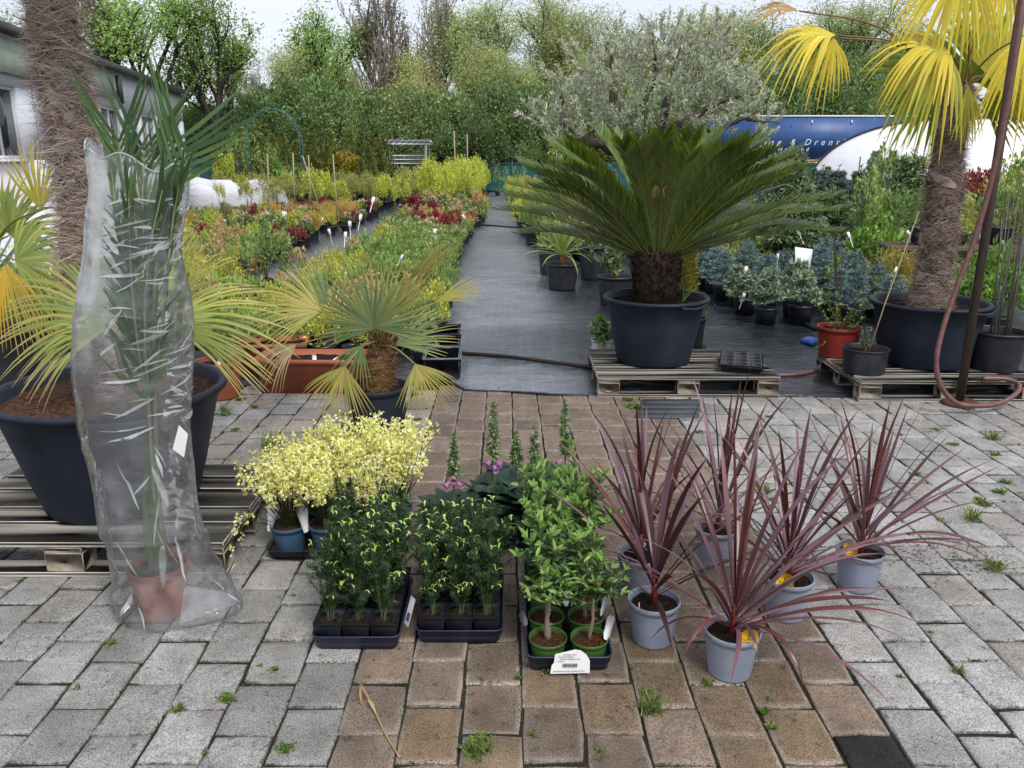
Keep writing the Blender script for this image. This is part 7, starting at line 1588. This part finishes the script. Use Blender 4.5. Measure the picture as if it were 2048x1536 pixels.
for kd, px, top, Y, v, w, where in [('patchy', 300, -75, 40, 0, 1.0, 'left of centre behind the white building'), ('patchy', 418, -80, 41, 1, .95, 'rising right of the white building'), ('bare', 200, -60, 42, 0, 1, 'behind the hairy trunk'), ('patchy', 10, -30, 36, 1, .9, 'at the upper left corner'), ('bare', 160, -40, 44, 1, 1, 'behind the hairy trunk'),
    ('light', 478, 50, 47, 0, .8, 'of the far tree line, left'), ('light', 525, 75, 50, 2, .8, 'of the far tree line, left'), ('patchy', 628, 12, 52, 0, 1.15, 'standing alone above the bushes left of centre'), ('bare', 560, 110, 53, 1, .8, 'of the far tree line, left'), ('bare', 718, 120, 54, 0, .8, 'of the far tree line, left'),
    ('bare', 770, -25, 52, 0, .75, 'against the sky left of centre'), ('bare', 812, -60, 53, 1, .7, 'against the sky left of centre'), ('bare', 865, -40, 55, 0, .7, 'against the sky left of centre'), ('yellow', 862, 70, 50, 0, .8, 'of the far tree line, centre'), ('yellow', 925, 60, 50, 1, .8, 'of the far tree line, centre'), ('light', 905, -50, 55, 1, .75, 'of the far tree line, centre'), ('light', 985, -60, 54, 0, .85, 'of the far tree line, centre'), ('light', 1060, -30, 55, 2, .8, 'of the far tree line, centre'),
    ('yellow', 1010, 60, 50, 0, .8, 'of the far tree line, centre'), ('light', 945, 10, 53, 1, .8, 'of the far tree line, centre'), ('light', 1035, 5, 53, 2, .8, 'of the far tree line, centre'), ('yellow', 1150, 70, 52, 1, .8, 'of the far tree line, centre'), ('light', 590, 90, 50, 1, .8, 'of the far tree line, left'), ('yellow', 700, 110, 50, 0, .7, 'of the far tree line, left'), ('light', 1215, 10, 56, 2, .8, 'of the far tree line, right'), ('light', 1110, 40, 52, 1, .8, 'of the far tree line, centre'), ('yellow', 1075, 110, 49, 1, .7, 'of the far tree line, centre'), ('light', 1190, 40, 54, 0, .9, 'of the far tree line, right'), ('yellow', 1240, 25, 54, 1, .9, 'of the far tree line, right'), ('light', 1300, 0, 56, 2, .9, 'of the far tree line, right'), ('yellow', 1370, 5, 55, 0, .9, 'of the far tree line, right'), ('light', 1440, -10, 56, 1, .9, 'of the far tree line, right'), ('light', 1500, -30, 57, 0, .9, 'of the far tree line, right'),
    ('dark', 1560, 40, 55, 0, .9, 'of the far tree line, right'), ('light', 1580, -40, 58, 2, .85, 'of the far tree line, right'), ('dark', 1640, 20, 55, 1, .95, 'of the far tree line, right'), ('light', 1690, -20, 58, 1, .9, 'of the far tree line, right'), ('yellow', 1740, 5, 57, 0, .8, 'of the far tree line, right'), ('dark', 1720, 60, 54, 0, .8, 'of the far tree line, right'), ('light', 1790, 60, 58, 2, .6, 'of the far tree line, right'), ('dark', 1490, 60, 54, 1, .9, 'of the far tree line, right'), ('yellow', 1600, 20, 60, 1, .9, 'of the far tree line, right'),
    ('yellow', 800, 130, 49, 0, .7, 'of the far tree line, centre'), ('light', 955, 90, 49, 2, .7, 'of the far tree line, centre'), ('dark', 1000, 150, 48, 0, .8, 'of the far tree line, centre'), ('light', 660, 60, 55, 1, .8, 'of the far tree line, left')]:
    put_tree(kd, px, top, Y, f'{L_[kd]} {where}', v, f'{kd} trees {where}', w)
r_ = np.random.default_rng(64)
bl2 = [(440, 200, 46, 0), (500, 215, 45, 1), (560, 190, 46, 1), (600, 165, 46, 0), (650, 155, 46, 1), (690, 165, 47, 2), (735, 195, 46, 1), (780, 180, 47, 2), (830, 170, 46, 3), (880, 190, 46, 1), (930, 180, 46, 2), (985, 170, 46, 0), (1030, 160, 47, 2), (1075, 185, 46, 1), (1130, 170, 47, 3), (1180, 190, 48, 2), (1240, 170, 49, 3), (1300, 170, 50, 2), (1370, 170, 50, 1), (1440, 150, 51, 0), (1510, 140, 51, 1), (1580, 130, 51, 0), (1650, 135, 51, 1), (1710, 140, 51, 0), (1770, 170, 52, 1), (1830, 200, 53, 2), (1885, 215, 54, 2), (1950, 205, 54, 2), (2020, 200, 54, 1), (2080, 200, 54, 2), (400, 215, 50, 0), (340, 200, 50, 1),
       (540, 230, 44.5, 3), (700, 225, 44.5, 3), (860, 225, 44.5, 0), (960, 230, 44.5, 0), (1100, 240, 44.5, 1), (760, 235, 44.5, 0), (620, 235, 44.5, 0)]
for px, top, Y, v in bl2:
    mt, ml = BUSH[v]; h = at(px, top, Y)[2]; zt = 3.75; s = h / zt; w_ = s * r_.uniform(.85, 1.15)
    side = 'left' if px < 800 else 'centre' if px < 1200 else 'right'
    o = thing('bush', ['tall dark green bush', 'tall mid-green bush', 'tall light green bush', 'tall yellow-green bush'][v] + f' under the far trees, {side}', 'bush', (at(px, 300, Y)[0], Y, -.05), r_.uniform(0, 6.28), f'{["dark", "mid-green", "light green", "yellow-green"][v]} bushes under the far trees, {side}', (w_, w_, s)); link('stems', mt, o); link('crown', ml, o)
# ---- grassy bank behind the trees
M['grass_bank'] = mat_surf('grass_bank', (.10, .17, .04), (.07, .12, .035), 1.5, .9, .5, 6, .1, dist=.1)
mb = MB(); xs = np.linspace(-90, 110, 41); ys = np.linspace(60, 110, 11); X, Y = np.meshgrid(xs, ys); Z = (Y - 60) / 50 * 3.2 + .5 * vnoise(np.column_stack([X.ravel() * .05, Y.ravel() * .06]), 3, 2).reshape(X.shape) - .3
i = np.arange(10)[:, None] * 41; j = np.arange(40)[None]; mb.add(np.column_stack([X.ravel(), Y.ravel(), Z.ravel()]), np.stack([i + j, i + j + 1, i + 42 + j, i + 41 + j], -1).reshape(-1, 4)); structure(mb.build('grass_bank', M['grass_bank'], smooth=True))
# ---- silver olive tree behind the sago palm
OY = 14.0; ob = at(1300, 470, OY); root = thing('olive_tree', 'old olive tree with silvery crown and gnarled limbs behind the sago palm', 'tree', (ob[0], OY, .0))
zo = lambda px, py, dy=0.: at(px, py, OY + dy) - np.array([ob[0], OY, 0])
rng = np.random.default_rng(44); mt, ml = MB(), MB()
add_pot(root, .5, .55, 'black_plastic', drop=.05, rim=.05)
limbs = [([np.array([0, 0, .5]), zo(1300, 400), zo(1290, 350), zo(1255, 310), zo(1190, 285), zo(1145, 268), zo(1132, 232), zo(1120, 190)], [.17, .14, .13, .11, .09, .07, .05, .03]), ([zo(1290, 350), zo(1262, 300, .1), zo(1240, 255, .2), zo(1224, 212, .2), zo(1230, 150, .3), zo(1210, 90, .3)], [.12, .10, .085, .075, .05, .02]),
         ([zo(1298, 370), zo(1320, 310, -.2), zo(1345, 262, -.3), zo(1390, 230, -.3), zo(1450, 200, -.4), zo(1510, 190, -.4)], [.12, .10, .08, .06, .04, .015]), ([zo(1300, 380), zo(1310, 320, .3), zo(1330, 230, .4), zo(1350, 140, .4), zo(1365, 70, .5)], [.11, .09, .07, .04, .015]), ([zo(1345, 262, -.3), zo(1420, 260, -.6), zo(1490, 240, -.8), zo(1560, 245, -.9)], [.06, .045, .03, .01]), ([zo(1240, 255, .2), zo(1300, 180, .0), zo(1310, 110, -.1), zo(1300, 50, -.1)], [.06, .045, .03, .012])]
OLV = [(.42, .45, .34), (.49, .52, .41), (.36, .39, .28), (.55, .56, .45), (.32, .37, .22)]
for pts, rd in limbs:
    P = curve(pts, 28) + 0; P[1:-1] += rng.normal(0, .015, P[1:-1].shape); tube(mt, P, np.interp(np.linspace(0, 1, len(P)), np.linspace(0, 1, len(rd)), rd) * (1 + .12 * rng.normal(size=len(P))), 9, (.8, .8, .8))
mt.build('trunk', M['bark'], root)
tw = MB(); nT = 520
ell = [(1310, 180, .0, 210, 115), (1170, 225, .1, 110, 65), (1430, 190, -.3, 130, 75), (1330, 90, .3, 110, 60), (1240, 150, .2, 110, 75), (1500, 215, -.6, 60, 36), (1100, 215, .1, 42, 28), (1380, 130, .2, 110, 75), (1420, 70, .2, 55, 40)]
wts = np.array([e[3] * e[4] for e in ell], float); wts /= wts.sum()
for k in range(nT):
    e = ell[rng.choice(len(ell), p=wts)]; v = unit(rng.normal(size=3)) * (rng.uniform(.3, 1) ** .5 if k % 5 else rng.uniform(1.0, 1.32)); c = zo(e[0] + v[0] * e[3], e[1] - v[2] * e[4], e[2] + v[1] * .9)
    d = unit(v * [.7, .7, .5] + [0, 0, .75] + rng.normal(0, .3, 3)); L = rng.uniform(.22, .42); P = curve([c - d * L * .5, c + rng.normal(0, .03, 3), c + d * L * .5], 5); tube(tw, P, np.linspace(.006, .002, len(P)), 4, (.22, .19, .14), cap=False)
    m = 44; u = rng.uniform(0, 1, m) * (len(P) - 1.001); i = u.astype(int); q = P[i] + (P[i + 1] - P[i]) * (u - i)[:, None]; ln = rng.uniform(.06, .105, m); place(ml, LEAF, q, rdir(rng, m) * .8 + d * .9, rdir(rng, m), ln, ln * .25, pick(rng, OLV, m, .2))
stuff(tw.build('twigs', M['leaf'], root)); ml.build('crown', M['leaf'], root)
# ================================================================== number apart the few things that would share a label
ORD = ['', 'second', 'third', 'fourth', 'fifth', 'sixth', 'seventh', 'eighth']
by = {}
for o in COL.objects:
    if o.parent is None and 'label' in o and o.get('kind') != 'stuff': by.setdefault(o['label'], []).append(o)
for l, os_ in by.items():
    if 2 <= len(os_) <= 9 and len(l.split()) <= 12:
        os_.sort(key=lambda o: o.location.x / max(.1, o.location.y))
        for k, o in enumerate(os_):
            o['label'] = l + (', leftmost' if k == 0 else ', rightmost' if k == len(os_) - 1 else f', {ORD[k]} from left')
